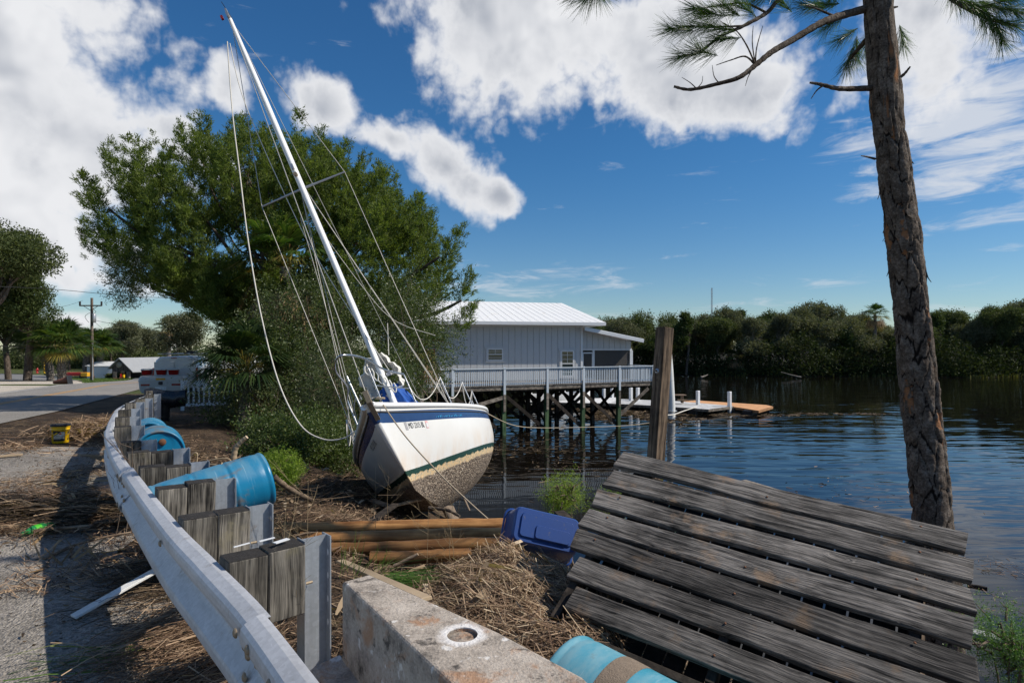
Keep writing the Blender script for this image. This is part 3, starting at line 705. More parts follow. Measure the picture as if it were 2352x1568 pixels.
# corrugated beam profile: offset away from the road (n), height
PROF = [(.0, .792), (-.020, .790), (-.066, .768), (-.080, .752), (-.084, .735), (-.084, .705), (-.079, .688), (-.020, .630), (-.008, .615), (-.006, .600), (-.006, .580), (-.008, .567), (-.020, .552), (-.079, .494), (-.084, .478), (-.084, .445), (-.080, .430), (-.066, .414), (-.020, .392), (.0, .390)]
T_ = .012
def beam(s0, s1, lap=0.0):
    n = max(3, int((s1 - s0) / .18)); fr = []
    for i in range(n + 1):
        p, t = on_rail(s0 + (s1 - s0) * i / n); fr.append((p, Vector((t.y, -t.x, 0)), .004 * (vnoise((s0 + i * .18) * 1.7, 2.2, 6) - .5), .006 * (vnoise((s0 + i * .18) * .9, 5.2, 16) - .5)))
    mb = MB(); m_ = len(PROF)
    for k in (0, 1):
        for j in range(m_ - 1):                              # one strip per flat of the W, so the folds stay crisp
            V = []
            for (p, nn, d1, d2) in fr:
                for (o_, z) in (PROF[j], PROF[j + 1]): V.append(p + nn * (o_ - lap + k * T_ + d1) + Vector((0, 0, z + d2)))
            Fc = [(2 * i, 2 * i + 1, 2 * i + 3, 2 * i + 2) for i in range(n)]
            mb.add(V, [f[::-1] for f in Fc] if k else Fc, True)
    for (p, nn, d1, d2) in (fr[0], fr[-1]):
        V = [p + nn * (o_ - lap + k * T_ + d1) + Vector((0, 0, z + d2)) for k in (0, 1) for (o_, z) in PROF]
        mb.add(V, [(k, m_ + k, m_ + k + 1, k + 1) for k in range(m_ - 1)])
    for j in (0, m_ - 1):
        V = [p + nn * (PROF[j][0] - lap + k * T_ + d1) + Vector((0, 0, PROF[j][1] + d2)) for (p, nn, d1, d2) in fr for k in (0, 1)]
        mb.add(V, [(2 * i, 2 * i + 1, 2 * i + 3, 2 * i + 2) for i in range(n)])
    return mb
secs = [(0.0, .75, .014), (.70, 4.6, .0), (4.52, 8.4, .014), (8.32, 12.2, .0), (12.12, 16.0, .014), (15.92, cum[-1] - .1, 0.0)]
for (a, c, lap) in secs: beam(a, c, lap).build('rail_beam', MT['rail'], g)
# wooden blockouts (two deep) and steel I posts
blk = MB().box((0, 0, 0), (.195, .15, .37), bev=.006).mesh('wood_block', MT['block'])
blk_top = MB().grid(lambda u, v: Vector((-.0955 + .191 * u, -.0735 + .147 * v, .186 + .010 * vnoise(u * 9, v * 7, 5) * (math.sin(math.pi * u) * math.sin(math.pi * v)) ** .3)), 10, 8).mesh('block_end_grain', MT['block_end'])
pm = MB()
pm.box((0, 0, -.30), (.140, .007, 1.45)); pm.box((-.073, 0, -.30), (.007, .10, 1.45)); pm.box((.073, 0, -.30), (.007, .10, 1.45))
post_me = pm.mesh('steel_post', MT['galv'])
slot_me = MB().lathe([(0, 0), (.010, 0)], 10, Matrix.Rotation(-math.pi / 2, 4, 'Y') @ Matrix.Scale(1.9, 4, (1, 0, 0))).mesh('bolt_slot', MT['white_trim'])
bolt_me = MB().tube([(-.02, 0, 0), (.045, 0, 0)], .008, 8).lathe([(0, .012), (.017, .010), (.017, 0), (0, 0)], 6, Matrix.Translation((-.012, 0, 0)) @ Matrix.Rotation(math.pi / 2, 4, 'Y')).mesh('bolt', MT['bolt'])
head_me = MB().lathe([(0, .014), (.012, .012), (.020, .006), (.021, 0)], 12).mesh('bolt_head', MT['bolt'])
post_s = [1.42 + .93 * i for i in range(6)] + [1.42 + 4.65 + 1.72 * i for i in range(1, 12)]
for i, s_ in enumerate(post_s):
    if s_ > cum[-1] - .6: break
    p, t = on_rail(s_); nn = Vector((t.y, -t.x, 0)); rot = Matrix((nn, t, Vector((0, 0, 1)))).transposed()
    rot = rot @ Matrix.Rotation(R(rg.uniform(-2.5, 2.5)), 3, 'Z')
    zt = .655 + rg.uniform(-.012, .012)
    nb_ = 2 if i < 5 else 1
    for k in range(nb_):
        jr = rot @ Matrix.Rotation(R(rg.uniform(-1.5, 1.5)), 3, 'Y')
        wm = at(p + nn * (.112 + .1975 * k) + Vector((0, 0, zt + rg.uniform(-.014, .012))), jr)
        bo = link('wood_block', blk, g, wm); link('block_end_grain', blk_top, bo, wm)
    wm = at(p + nn * (.112 + .1975 * nb_ - .0985 + .079) + Vector((0, 0, .42 + zt - .655)), rot)
    po = link('steel_post', post_me, g, wm)
    link('bolt', bolt_me, po, wm @ Matrix.Translation((-.07, -.030, .19)))
    for z in (.33, .20, .07, -.06): link('bolt_slot', slot_me, po, wm @ Matrix.Translation((.0690, -.024, z)))
for s_ in (.33, .62, 2.35, 4.56, 6.07, 8.36):
    p, t = on_rail(s_); nn = Vector((t.y, -t.x, 0)); z = .700 if s_ > .5 else .715
    link('bolt_head', head_me, g, at(p - nn * (.096 if s_ < .8 else .088) + Vector((0, 0, z)), frame_from(t, -nn)))
for s0 in (.62, .80, 4.50, 4.66, 8.30, 8.46):                # lap joint bolts
    for z, o_ in ((.72, .086), (.655, .050), (.525, .050), (.46, .086)):
        p, t = on_rail(s0); nn = Vector((t.y, -t.x, 0)); link('bolt_head', head_me, g, at(p - nn * (o_ + .012) + Vector((0, 0, z)), frame_from(t, -nn)))
# end terminal wrapped in black plastic
pe, te = on_rail(cum[-1] - .2); ne = Vector((te.y, -te.x, 0))
tm = thing('guardrail_terminal', 'guardrail end on a thick wooden post wrapped in black plastic', 'guardrail end', pe)
MB().box(pe + ne * .25 + Vector((0, 0, -.02)), (.30, .26, 1.1), frame_from(ne), bev=.02).build('terminal_post', MT['pile_dark'], tm)
def wrap(u, v):
    a = 2 * math.pi * u; x = (v - .5) * 1.35
    rr = 1 + .10 * (vnoise(u * 9, v * 7, 9) - .5) + .06 * math.sin(9 * v + 5 * u)
    return pe + ne * (.30 + x * .75) + te * (math.cos(a) * .17 * rr) + Vector((0, 0, .66 + math.sin(a) * .25 * rr - .05 * v + .04 * math.sin(7 * v)))
MB().grid(wrap, 28, 22).build('plastic_wrap', MT['tarp'], tm)
MB().box(pe + ne * -.06 + te * -.35 + Vector((0, 0, .5)), (.16, .14, .75), frame_from(ne), bev=.008).build('wood_block', MT['block'], tm)

# ------------------------------------------------------------------ concrete bridge barrier
cb = thing('concrete_barrier', 'stained concrete end of a bridge barrier with a round hole on top', 'barrier', (-.3, 1.9, 0))
ZT = .93
def bz(x, y, z): q = pt(x, y, (EYE - z) * 1372 / (y - 795)); return (q.x, q.y)
top = [bz(787, 1334, ZT), bz(849, 1317, ZT), bz(1148, 1450, ZT), bz(1340, 1552, ZT), bz(1390, 1600, ZT), bz(1470, 1760, ZT), bz(1180, 1760, ZT), bz(1034, 1568, ZT)]
# hole centre
hc = Vector((*bz(1062, 1456, ZT), 0)); hr = .052
bm = bmesh.new()
outer = [bm.verts.new((x, y, ZT)) for x, y in top]
ring = [bm.verts.new((hc.x + hr * math.cos(a), hc.y + hr * math.sin(a), ZT)) for a in np.linspace(0, 2 * math.pi, 24, endpoint=False)]
eo = [bm.edges.new((outer[i], outer[(i + 1) % len(outer)])) for i in range(len(outer))]
er = [bm.edges.new((ring[i], ring[(i + 1) % 24])) for i in range(24)]
bmesh.ops.triangle_fill(bm, edges=eo + er, use_beauty=True)
for f in [f for f in bm.faces if (f.calc_center_median().xy - hc.xy).length < hr * .8]: bm.faces.remove(f)
low = [bm.verts.new((x, y, -.4)) for x, y in top]
for i in range(len(outer)): j = (i + 1) % len(outer); bm.faces.new((outer[i], low[i], low[j], outer[j]))
deep = [bm.verts.new((v.co.x, v.co.y, ZT - .014)) for v in ring]
for i in range(24): j = (i + 1) % 24; bm.faces.new((ring[i], ring[j], deep[j], deep[i]))
bm.faces.new(deep)
bmesh.ops.recalc_face_normals(bm, faces=bm.faces[:])
edges = [e for e in eo if e.is_valid]
bmesh.ops.bevel(bm, geom=edges, offset=.014, segments=3, affect='EDGES', profile=.5)
me = bpy.data.meshes.new('barrier_wall'); bm.to_mesh(me); bm.free(); me.materials.append(MT['concrete'])
me.transform(Matrix.Translation((.3, -1.9, 0))); link('barrier_wall', me, cb)
# whitish mortar stain round the hole (a stain with its own shape, in the concrete's colour)
m, b, sh_, c, n1, n2_ = CONC; o = b.coord('Object')
zs_ = b.n('ShaderNodeSeparateXYZ'); b.L(o, zs_.inputs[0]); ZC = zs_.outputs[2]; q_ = b.v('SUBTRACT', o, (hc.x + .3, hc.y - 1.9, ZT)); dist_ = b.v('LENGTH', q_); ragged = b.m('ADD', dist_, b.m('MULTIPLY', b.m('SUBTRACT', b.noise(o, 22, 4, .6), .5), .045))
c = b.mix(b.m('MULTIPLY', b.m('SUBTRACT', 1.0, b.step(ragged, hr * 1.15, hr * 1.75)), b.m('GREATER_THAN', ZC, ZT - .004)), c, (.74, .71, .68, 1))
b.L(c, sh_.inputs['Base Color']); sh_.inputs['Roughness'].default_value = .92; sh_.inputs['Specular IOR Level'].default_value = .2
b.L(b.bump(b.m('ADD', n2_, n1), .6, .012), sh_.inputs['Normal'])
# foot of the barrier on the road side: a ledge with a sloped toe
a0 = Vector((*top[0], 0)); a1 = Vector((*top[7], 0)); dr = (a1 - a0).normalized(); nl = Vector((-dr.y, dr.x, 0)); nl = nl if nl.x < 0 else -nl
ft = MB()
def foot(u, v):
    q = [(.0, .60), (.10, .585), (.155, .555), (.21, .12), (.215, -.1)]
    k = v * 4; i = min(3, int(k)); f = k - i; o_ = q[i][0] * (1 - f) + q[i + 1][0] * f; z = q[i][1] * (1 - f) + q[i + 1][1] * f
    return a0 - dr * .05 + dr * (u * 1.9) + nl * (o_ - .004) + Vector((0, 0, z + .006 * vnoise(u * 40, v * 9, 2)))
ft.grid(foot, 40, 4, smooth=False)
e0 = [a0 - dr * .05 + nl * (o_ - .004) + Vector((0, 0, z)) for o_, z in ((-.05, .60), (.0, .60), (.10, .585), (.155, .555), (.21, .12), (.215, -.1), (-.05, -.1))]
ft.add(e0, [tuple(range(7))]); ft.build('barrier_foot', MT['concrete'], cb)

# ------------------------------------------------------------------ drums
def drum(name, label, base, axis, length, r0, r1, mat, bungs=True, roll=0.0, group='blue plastic drums'):
    """plastic drum lying with its axis; base = centre of its first end, facing the viewer"""
    rot = frame_from(axis, (0, 0, 1)) @ Matrix.Rotation(math.pi / 2, 3, 'Y')
    rot = rot @ Matrix.Rotation(roll, 3, 'Z')
    t = thing(name, label, 'drum', base, rot, group)
    R_ = lambda z: r0 + (r1 - r0) * z / length
    pf = []; zs = [0, .012, .03, .045, .06, .12]
    pf += [(R_(0) * .86, .030), (R_(0) * .885, .022), (R_(0) * .93, .004), (R_(0) * .965, 0), (R_(0) * 1.0, .010), (R_(0) * 1.005, .028), (R_(0) * .975, .040), (R_(0) * .985, .055)]
    for f in np.linspace(.10, .90, 65):
        z = f * length; bul = math.exp(-((f - .36) / .014) ** 2) + math.exp(-((f - .64) / .014) ** 2); rid = math.exp(-((f - .33) / .012) ** 2) + math.exp(-((f - .67) / .012) ** 2); pf.append((R_(z) * (1 + .018 * math.sin(math.pi * f)) - bul * .006 + rid * .004, z))
    L_ = length
    pf += [(R_(L_) * .985, L_ - .05), (R_(L_) * .975, L_ - .04), (R_(L_) * 1.005, L_ - .028), (R_(L_), L_ - .01), (R_(L_) * .965, L_), (R_(L_) * .9, L_ - .008), (R_(L_) * .86, L_ - .03)]
    MB().lathe(pf, 48).build('drum_body', mat, t, local=True)
    for z, sgn in ((.031, 1), (L_ - .031, -1)):
        rr = R_(z) * .865
        def head(u, v, z=z, rr=rr, sgn=sgn):
            a = 2 * math.pi * u; q = rr * v; x, y = q * math.cos(a), q * math.sin(a)
            dx = x / rr; dy = (y - rr * .52) / rr; dd = math.hypot(dx, dy); dent = .010 * (1 / (1 + math.exp(-(dd - .42) * 50)))
            return Vector((x, y, z - sgn * (dent if bungs else .006 * math.cos(v * 9))))
        MB().grid(head, 40, 22, flip=(sgn > 0)).build('drum_end', mat, t, local=True)
    if bungs:
        MB().lathe([(0, -.018), (r0 * .13, -.016), (r0 * .145, -.008), (r0 * .145, .02), (r0 * .10, .03)], 20, Matrix.Translation((r0 * .05, r0 * .50, .012))).build('rusty_bung', MT['rust'], t, local=True)
    return t
# end-on drum behind the rail
c1 = pt(366, 1042, 8.2)
drum('plastic_drum', 'bright blue drum behind the guardrail, its end with a rusty cap facing out', c1, Vector((-.52, .85, -.02)), .90, .318, .318, MT['drum'], True, roll=R(109))
c2 = pt(344, 1012, 10.0)
drum('plastic_drum', 'blue drum tucked behind the one with the rusty cap, only its rim showing', c2, Vector((-.52, .85, 0)), .88, .30, .30, MT['drum'], False)
# long faded drum leaning behind the posts
pA = pt(612, 1098, 5.26); pB = pt(352, 1182, 4.72)
drum('plastic_drum', 'long blue drum tilted behind the wooden blocks with mud stains on its side', pA, (pB - pA), (pB - pA).length, .235, .228, MT['drum'], False, roll=.6)
# drum under the slatted deck at the lower edge
pC = pt(1296, 1590, 3.15); pD = pt(1600, 1780, 2.65)
dd3 = drum('plastic_drum', 'pale turquoise drum wedged between the concrete barrier and the slatted deck', pC, (pD - pC), .9, .30, .30, MT['drum_pale'], False, roll=1.2)
zc = .46 * .9
MB().lathe([(.3065, .27), (.3085, .30), (.3085, .37), (.3065, .40)], 48).build('mud_band', plain('dried_mud', (.22, .17, .125), .95, var=.35, scale=40, bump=.8), dd3, local=True)

# ------------------------------------------------------------------ yellow bucket
q = gp(139, 1016); bk = thing('yellow_bucket', 'yellow bucket of agricultural hydraulic fluid with a black lid on the pavement', 'bucket', q, Matrix.Rotation(R(40), 3, 'Z'), scale=1.09)
ks = 1.0
MB().lathe([(0, .0), (.130, .0), (.134, .008), (.146, .255), (.155, .258), (.155, .268), (.148, .272), (.149, .300), (.157, .303), (.157, .312), (.150, .318), (.151, .345)], 40).build('pail', MT['yellow_plastic'], bk, local=True)
MB().lathe([(0, .346), (.135, .346), (.138, .358), (.160, .360), (.163, .352), (.162, .325), (.158, .322)], 40).build('lid', MT['black_plastic'], bk, local=True)
def wrapon(V, z0, r0=.1385, a0=-math.pi / 2, off=.0015, slope=.047):
    V = np.asarray(V); rr = .134 + (V[:, 1] + z0 - .008) * slope + off; a = a0 + V[:, 0] / .141
    return np.stack([rr * np.cos(a), rr * np.sin(a), V[:, 1] + z0], 1)
def patch(poly, z0, name, mat, off, n=14):
    """flat print bent round the pail: poly in metres, x round the pail, y up"""
    xs = np.linspace(min(p[0] for p in poly), max(p[0] for p in poly), n + 1); lo = []; hi = []
    for x in xs:
        ys = []
        for i in range(len(poly)):
            (x0, y0), (x1, y1) = poly[i], poly[(i + 1) % len(poly)]
            if x0 != x1 and min(x0, x1) - 1e-9 <= x <= max(x0, x1) + 1e-9: ys.append(y0 + (y1 - y0) * (x - x0) / (x1 - x0))
        lo.append(min(ys)); hi.append(max(ys))
    P2 = [(x, y) for x, y in zip(xs, lo)] + [(x, y) for x, y in zip(xs, hi)]
    V = wrapon(P2, z0, off=off); Fc = [(i, i + 1, n + 2 + i, n + 1 + i) for i in range(n)]
    return link(name, mesh_np(name, V, Fc, mat, True), bk)
patch([(-.135, .045), (.065, .045), (.065, .225), (-.02, .235), (-.06, .245), (-.135, .245)], 0, 'dark_label', MT['black_print'], .0012)
patch([(-.128, .09), (.055, .09), (.055, .215), (.008, .222), (-.128, .135)], 0, 'cream_label', MT['cream_print'], .0022)
patch([(-.128, .148), (-.055, .195), (-.055, .220), (-.128, .172)], 0, 'yellow_flash', MT['yellow_plastic'], .0022)
patch([(-.045, .176), (.012, .176), (.006, .196), (-.010, .203), (-.028, .192)], 0, 'red_mark', MT['red_print'], .003)
patch([(.11, .06), (.14, .06), (.14, .09), (.11, .09)], 0, 'side_print', MT['black_print'], .0022)
patch([(.112, .17), (.142, .17), (.142, .225), (.112, .225)], 0, 'side_print', MT['black_print'], .0022)
for body, z, sz, x in (('AGRICULTURAL', .142, .0245, -.030), ('HYDRAULIC FLUID', .112, .0225, -.032)):
    tv, tf = text_mesh(body, sz); tv[:, 0] += x
    link('lettering', mesh_np('lettering', wrapon(tv[:, :2], z, off=.0034), tf, MT['black_print']), bk)
hd = [Vector((.158 * math.cos(a), .158 * math.sin(a) - .0, .262 - .115 * math.sin((a + math.pi) ) ** 1.0)) for a in np.linspace(-math.pi, 0, 18)]
MB().tube(hd, .0022, 6).build('wire_handle', MT['steel'], bk, local=True)
MB().tube([hd[8] + Vector((-.008, -.004, 0)), hd[9] + Vector((.008, -.004, 0))], .007, 8).build('handle_grip', MT['white_trim'], bk, local=True)
MB().box((-.05, -.02, .352), (.045, .03, .02), Matrix.Rotation(.3, 3, 'Z'), bev=.004).build('wood_chip', MT['drift'], bk, local=True)

# ------------------------------------------------------------------ green bottle in the debris
q = gp(52, 1224, off=.05); q2 = gp(95, 1212, off=.05)
bt = thing('plastic_bottle', 'crumpled green plastic drink bottle lying in the palm debris', 'bottle', q, frame_from(q2 - q, (0, 0, 1)))
ax = Matrix.Rotation(math.pi / 2, 4, 'Y')
crum = lambda v: Vector((v.x * (1 + .14 * math.sin(v.z * 60 + 3 * math.atan2(v.y, v.x)) * (v.z > .12)), v.y * (1 - .18 * math.sin(v.z * 40) * (v.z > .12)), v.z))
MB().lathe([(.013, .0), (.013, .02), (.02, .035), (.042, .075), (.047, .10), (.047, .20), (.044, .22), (.047, .25), (.045, .30), (.03, .31), (0, .30)], 24, ax, squash=crum).build('bottle_body', MT['pet'], bt, local=True)
MB().lathe([(0, -.012), (.016, -.012), (.016, .012), (.012, .013)], 16, ax).build('cap', MT['green_cap'], bt, local=True)
MB().lathe([(.0482, .105), (.0484, .165)], 24, ax).build('bottle_label', MT['green_label'], bt, local=True)

# ------------------------------------------------------------------ slatted deck section (fallen boardwalk)
SC = 1.152
pA = Vector((0, 0, EYE)) + (Vector((.7466, 4.0015, 1.1756)) - Vector((0, 0, EYE))) * SC
u_ = Vector((.8369, -.5337, -.1215)).normalized(); v_ = Vector((-.5173, -.6987, -.4942)); v_ = (v_ - u_ * v_.dot(u_)).normalized()
n_ = u_.cross(v_); n_ = -n_ if n_.z < 0 else n_
PI_ = .178 * SC; LN = 1.849 * SC
pd = thing('slatted_deck', 'weathered grey slatted deck section washed up and tilted over the bank', 'deck', pA)
prot = Matrix((u_, -v_, n_)).transposed() if u_.cross(-v_).dot(n_) > 0 else Matrix((u_, v_, n_)).transposed()
starts = [0, .0, -.01, .01, .02, .11, .20]
ends = [0, .01, .02, .02, .03, .03, .03]
for i in range(7):
    ln = LN - starts[i] + ends[i]; wv = .162 + (.006 if i % 2 else 0)
    seed = i * 3
    def pf(uu, vv, ln=ln, wv=wv, seed=seed):
        # a worn board: rounded long edges, raised grain ends, slight cup
        return None
    bm = bmesh.new(); bmesh.ops.create_cube(bm, size=1)
    for v in bm.verts: v.co = Vector((v.co.x * ln, v.co.y * wv, v.co.z * .040))
    bmesh.ops.bevel(bm, geom=[e for e in bm.edges if abs((e.verts[0].co - e.verts[1].co).x) > .5], offset=.009, segments=2, affect='EDGES', profile=.6)
    bmesh.ops.subdivide_edges(bm, edges=[e for e in bm.edges if abs((e.verts[0].co - e.verts[1].co).x) > .5], cuts=14)
    for v in bm.verts:
        v.co.z += .022 * (vnoise(v.co.x * 1.3 + seed, .3, 3) - .5) + .030 * (v.co.y / wv) ** 2 * (vnoise(v.co.x * .8 + seed, 7.7, 8) - .6)
        v.co.y += .022 * (vnoise(v.co.x * 2.6 + seed, 3.3 + v.co.y * 3, 4) - .5)
    for v in bm.verts:
        if abs(v.co.x) > ln / 2 - .01: v.co.x += .045 * (vnoise(v.co.y * 40, seed, 2) - .5)
    me = bpy.data.meshes.new('plank'); bm.to_mesh(me); bm.free(); me.materials.append(MT['plank'])
    c = pA + u_ * (starts[i] + ln / 2) + v_ * (PI_ * i + .082) + n_ * rg.uniform(-.006, .008)
    wr = prot @ Matrix.Rotation(R(rg.uniform(-.55, .55)), 3, 'Z') @ Matrix.Rotation(R(rg.uniform(-2.4, 2.4)), 3, 'X')
    link('plank', me, pd, at(c, wr))
# nails: tiny rust dots at the joists
nail = MB().lathe([(0, .004), (.007, .003), (.007, 0)], 8).mesh('nail_head', MT['rust'])
joists = [.16, LN * .5, LN - .22]
# bearers and the row of narrow slats beneath
for k, x in enumerate(joists):
    me = MB().box((0, 0, 0), (PI_ * 7.2, .045, .14)).mesh('bearer', MT['pile_dark'])
    link('bearer', me, pd, at(pA + u_ * x + v_ * (PI_ * 3.5) - n_ * .094, frame_from(v_, n_)))
    for i in range(7):
        if x > starts[i] + .05: link('nail_head', nail, pd, at(pA + u_ * (x + rg.uniform(-.01, .01)) + v_ * (PI_ * i + .045 + .06 * (k % 2)) + n_ * .021, frame_from(u_, n_)))
sl = MB().box((0, 0, 0), (PI_ * 6.8, .106, .022)).mesh('under_slat', MT['pile_dark'])
for k in range(15):
    link('under_slat', sl, pd, at(pA + u_ * (.25 + k * .118) + v_ * (PI_ * 3.4) - n_ * .18, frame_from(v_, n_)))
link('edge_beam', MB().box((0, 0, 0), (LN - .30, .05, .15), bev=.006).mesh('edge_beam', MT['pile_dark']), pd, at(pA + u_ * (.30 + (LN - .3) / 2) + v_ * (PI_ * 7 + .06) - n_ * .10, prot))
for (x, r_, w_) in ((.2, .5, .09), (LN - .25, .6, .09), (LN - .30, 4.6, .10), (.32, 5.2, .09)):
    top_ = pA + u_ * x + v_ * (PI_ * r_) - n_ * .06
    gz = float(ground_z(top_.x, top_.y)) - .25
    me = MB().box((0, 0, 0), (w_, w_, top_.z - gz)).mesh('support_post', MT['post_wood'])
    link('support_post', me, pd, at((top_.x, top_.y, (top_.z + gz) / 2), Matrix.Rotation(.5, 3, 'Z')))
# pale boards of the broken dock beyond it
bd = MB().bar(gp(1708, 1103, WATER, .02), gp(1850, 1146, WATER, .02), .22, .05).build('loose_board', MT['deck_wood']); tag(bd, 'grey loose board floating just behind the slatted deck', 'board')
bd = MB().bar(gp(2215, 1447, WATER, .03), gp(2330, 1474, WATER, .03), .22, .06).build('white_board', MT['dock_grey']); tag(bd, 'white painted board beyond the lower corner of the slatted deck', 'board')
bd = MB().bar(pt(1283, 1178, 5.4), pt(1372, 1258, 4.85), .10, .05).build('broken_board', MT['pile_dark']); tag(bd, 'dark broken board sticking out behind the blue bin', 'board')

# ------------------------------------------------------------------ square timber post with a bolt
P0 = pt(1527, 752, 6.8); P1 = pt(1506, 1060, 6.7); ax_ = (P0 - P1).normalized(); base_ = P1 - ax_ * 2.6
tp = thing('timber_post', 'tall square brown timber post with a washer and bolt, leaning slightly', 'post', base_)
rot_ = frame_from(ax_, (.62, -.78, 0)); rz = Matrix((rot_.col[1], rot_.col[2], rot_.col[0])).transposed()
rz = rz @ Matrix.Rotation(R(-8), 3, 'Z')
ln = (P0 - base_).length
bm = bmesh.new(); bmesh.ops.create_cube(bm, size=1)
for v in bm.verts: v.co = Vector((v.co.x * .145, v.co.y * .145, v.co.z * ln))
bmesh.ops.bevel(bm, geom=bm.edges[:], offset=.006, segments=2, affect='EDGES')
me = bpy.data.meshes.new('post_shaft'); bm.to_mesh(me); bm.free(); me.materials.append(MT['post_wood'])
PM = at((P0 + base_) / 2, rz); link('post_shaft', me, tp, PM)
# bolt on the face toward the road
bolt_p = pt(1517, 852, 6.7)
faces = [rz.col[0], -rz.col[0], rz.col[1], -rz.col[1]]; fc = min(faces, key=lambda n: n.dot(Vector((.15, 1, 0))) + .35 * n.x)
loc_ = PM.inverted() @ bolt_p; fl = PM.to_3x3().inverted() @ fc
loc_ = Vector((fl.x * .0735 if abs(fl.x) > .5 else 0, fl.y * .0735 if abs(fl.y) > .5 else 0, loc_.z))
wm = PM @ at(loc_, frame_from((0, 0, 1), fl))
link('washer', MB().lathe([(.0, .004), (.030, .004), (.030, 0)], 24).mesh('washer', MT['galv']), tp, wm)
link('bolt', MB().lathe([(0, .022), (.008, .020), (.0085, .004)], 10).mesh('bolt', MT['rust']), tp, wm)

# ------------------------------------------------------------------ peeled poles stacked behind the barrier
poles = [((648, 1214), (1182, 1204), 6.6, .072, 'topmost and farthest of the tan wooden poles lying in the straw'),
         ((690, 1236), (1180, 1226), 6.35, .070, 'tan wooden pole second from the top of the pile in the straw'),
         ((760, 1262), (1160, 1248), 6.1, .070, 'tan wooden pole third from the top, crossing behind the wooden block'),
         ((850, 1281), (1082, 1274), 5.9, .064, 'lowest and nearest tan wooden pole, short and half buried in straw')]
for (a, c, dd_, r_, lb) in poles:
    A_ = pt(*a, dd_); C_ = pt(*c, dd_ + .12); m_ = (A_ + C_) / 2; ln = (C_ - A_).length
    P = [Vector((x * ln, .006 * math.sin(5 * x + dd_ * 3), .004 * math.sin(7 * x + dd_))) for x in np.linspace(-.5, .5, 16)]
    me = MB().tube(P, [r_ * (1 + .05 * math.sin(9 * i + dd_)) for i in range(16)], 14).mesh('wooden_pole', MT['pole'])
    tag(link('wooden_pole', me, None, at(m_, frame_from(C_ - A_, (0, 0, 1)))), lb, 'pole', 'peeled wooden poles in the straw')

# ------------------------------------------------------------------ navy storage bin on its side
bc = pt(1256, 1216, 5.0)
sb = thing('storage_bin', 'dark blue plastic storage bin lying on its side in the straw', 'bin', bc)
ex = Vector((.95, .10, -.25)).normalized(); up_ = (Vector((.1, .50, .85)) - ex * Vector((.1, .50, .85)).dot(ex)).normalized(); ez = ex.cross(up_)
BR = Matrix((ex, up_, ez)).transposed()
def rrect(w, h, r, n=5):
    P = []
    for (cx_, cy_, a0_) in ((w / 2 - r, h / 2 - r, 0), (-w / 2 + r, h / 2 - r, 90), (-w / 2 + r, -h / 2 + r, 180), (w / 2 - r, -h / 2 + r, 270)):
        for k in range(n + 1): a = R(a0_ + 90 * k / n); P.append((cx_ + r * math.cos(a), cy_ + r * math.sin(a)))
    return P
def loft(mb, rings, M_, caps=(True, True), smooth=True):
    n = len(rings[0][0]); V = []
    for poly, z in rings: V += [M_ @ Vector((x, y, z)) for x, y in poly]
    Fc = [(i * n + k, i * n + (k + 1) % n, (i + 1) * n + (k + 1) % n, (i + 1) * n + k) for i in range(len(rings) - 1) for k in range(n)]
    mb.add(V, Fc, smooth)
    if caps[0]: mb.add(V[:n], [tuple(range(n))[::-1]])
    if caps[1]: mb.add(V[-n:], [tuple(range(n))])
BM_ = at(bc, BR)
mb = MB(); loft(mb, [(rrect(.54, .27, .05), .0), (rrect(.56, .29, .055), -.012), (rrect(.58, .31, .06), -.05), (rrect(.62, .35, .06), -.30)], BM_, (True, False)); mb.build('bin_body', MT['bin'], sb)
mb = MB(); loft(mb, [(rrect(.46, .20, .03), .001), (rrect(.45, .19, .03), .016)], BM_, (False, True)); mb.build('base_panel', MT['bin'], sb)
mb = MB(); loft(mb, [(rrect(.30, .11, .02), .015), (rrect(.29, .10, .02), .028)], BM_ @ Matrix.Translation((.05, -.04, 0)), (False, True)); mb.build('raised_panel', MT['bin'], sb)
mb = MB(); loft(mb, [(rrect(.63, .36, .06), -.285), (rrect(.66, .39, .065), -.288), (rrect(.66, .39, .065), -.315), (rrect(.63, .36, .06), -.318)], BM_, (False, False)); mb.build('rim', MT['bin'], sb)

# ------------------------------------------------------------------ boards, sticks and litter
def stick(name, label, cat, P, r, mat, n=8, flat=None):
    if flat: o = MB().bar(P[0], P[1], flat[0], flat[1], bev=.003).build(name, mat)
    else:
        Q_ = spline(P, 6); m_ = len(Q_); o = MB().tube(Q_, [r * (1 - .35 * i / m_) * (1 + .12 * math.sin(i * 2.1)) for i in range(m_)], n).build(name, mat)
    return tag(o, label, cat)
stick('white_plank', 'narrow white painted plank leaning under the guardrail onto the pavement', 'plank', [gp(168, 1416, off=.03), gp(356, 1310, off=.17)], 0, MT['board_white'], flat=(.075, .02))
stick('brown_strip', 'long thin brown palm stalk lying on the pavement by the guardrail', 'stalk', [gp(100, 1284, off=.01), gp(190, 1245, off=.05), gp(300, 1222, off=.10)], .016, MT['drift'])
stick('grey_lath', 'grey wooden lath lying half under the guardrail near the bottom edge', 'lath', [gp(312, 1452, off=.03), gp(405, 1398, off=.08)], 0, MT['drift'], flat=(.05, .02))
stick('wood_scrap', 'pale torn piece of wood on the pavement at the edge of the picture', 'wood scrap', [gp(-8, 1048, off=.04), gp(52, 1043, off=.04)], 0, MT['husk'], flat=(.10, .03))
stick('driftwood', 'short bent piece of driftwood standing up behind the long blue drum', 'driftwood', [pt(537, 1052, 7.2), pt(541, 1030, 7.2), pt(553, 1015, 7.2), pt(567, 1003, 7.2)], .034, MT['husk'], 10)
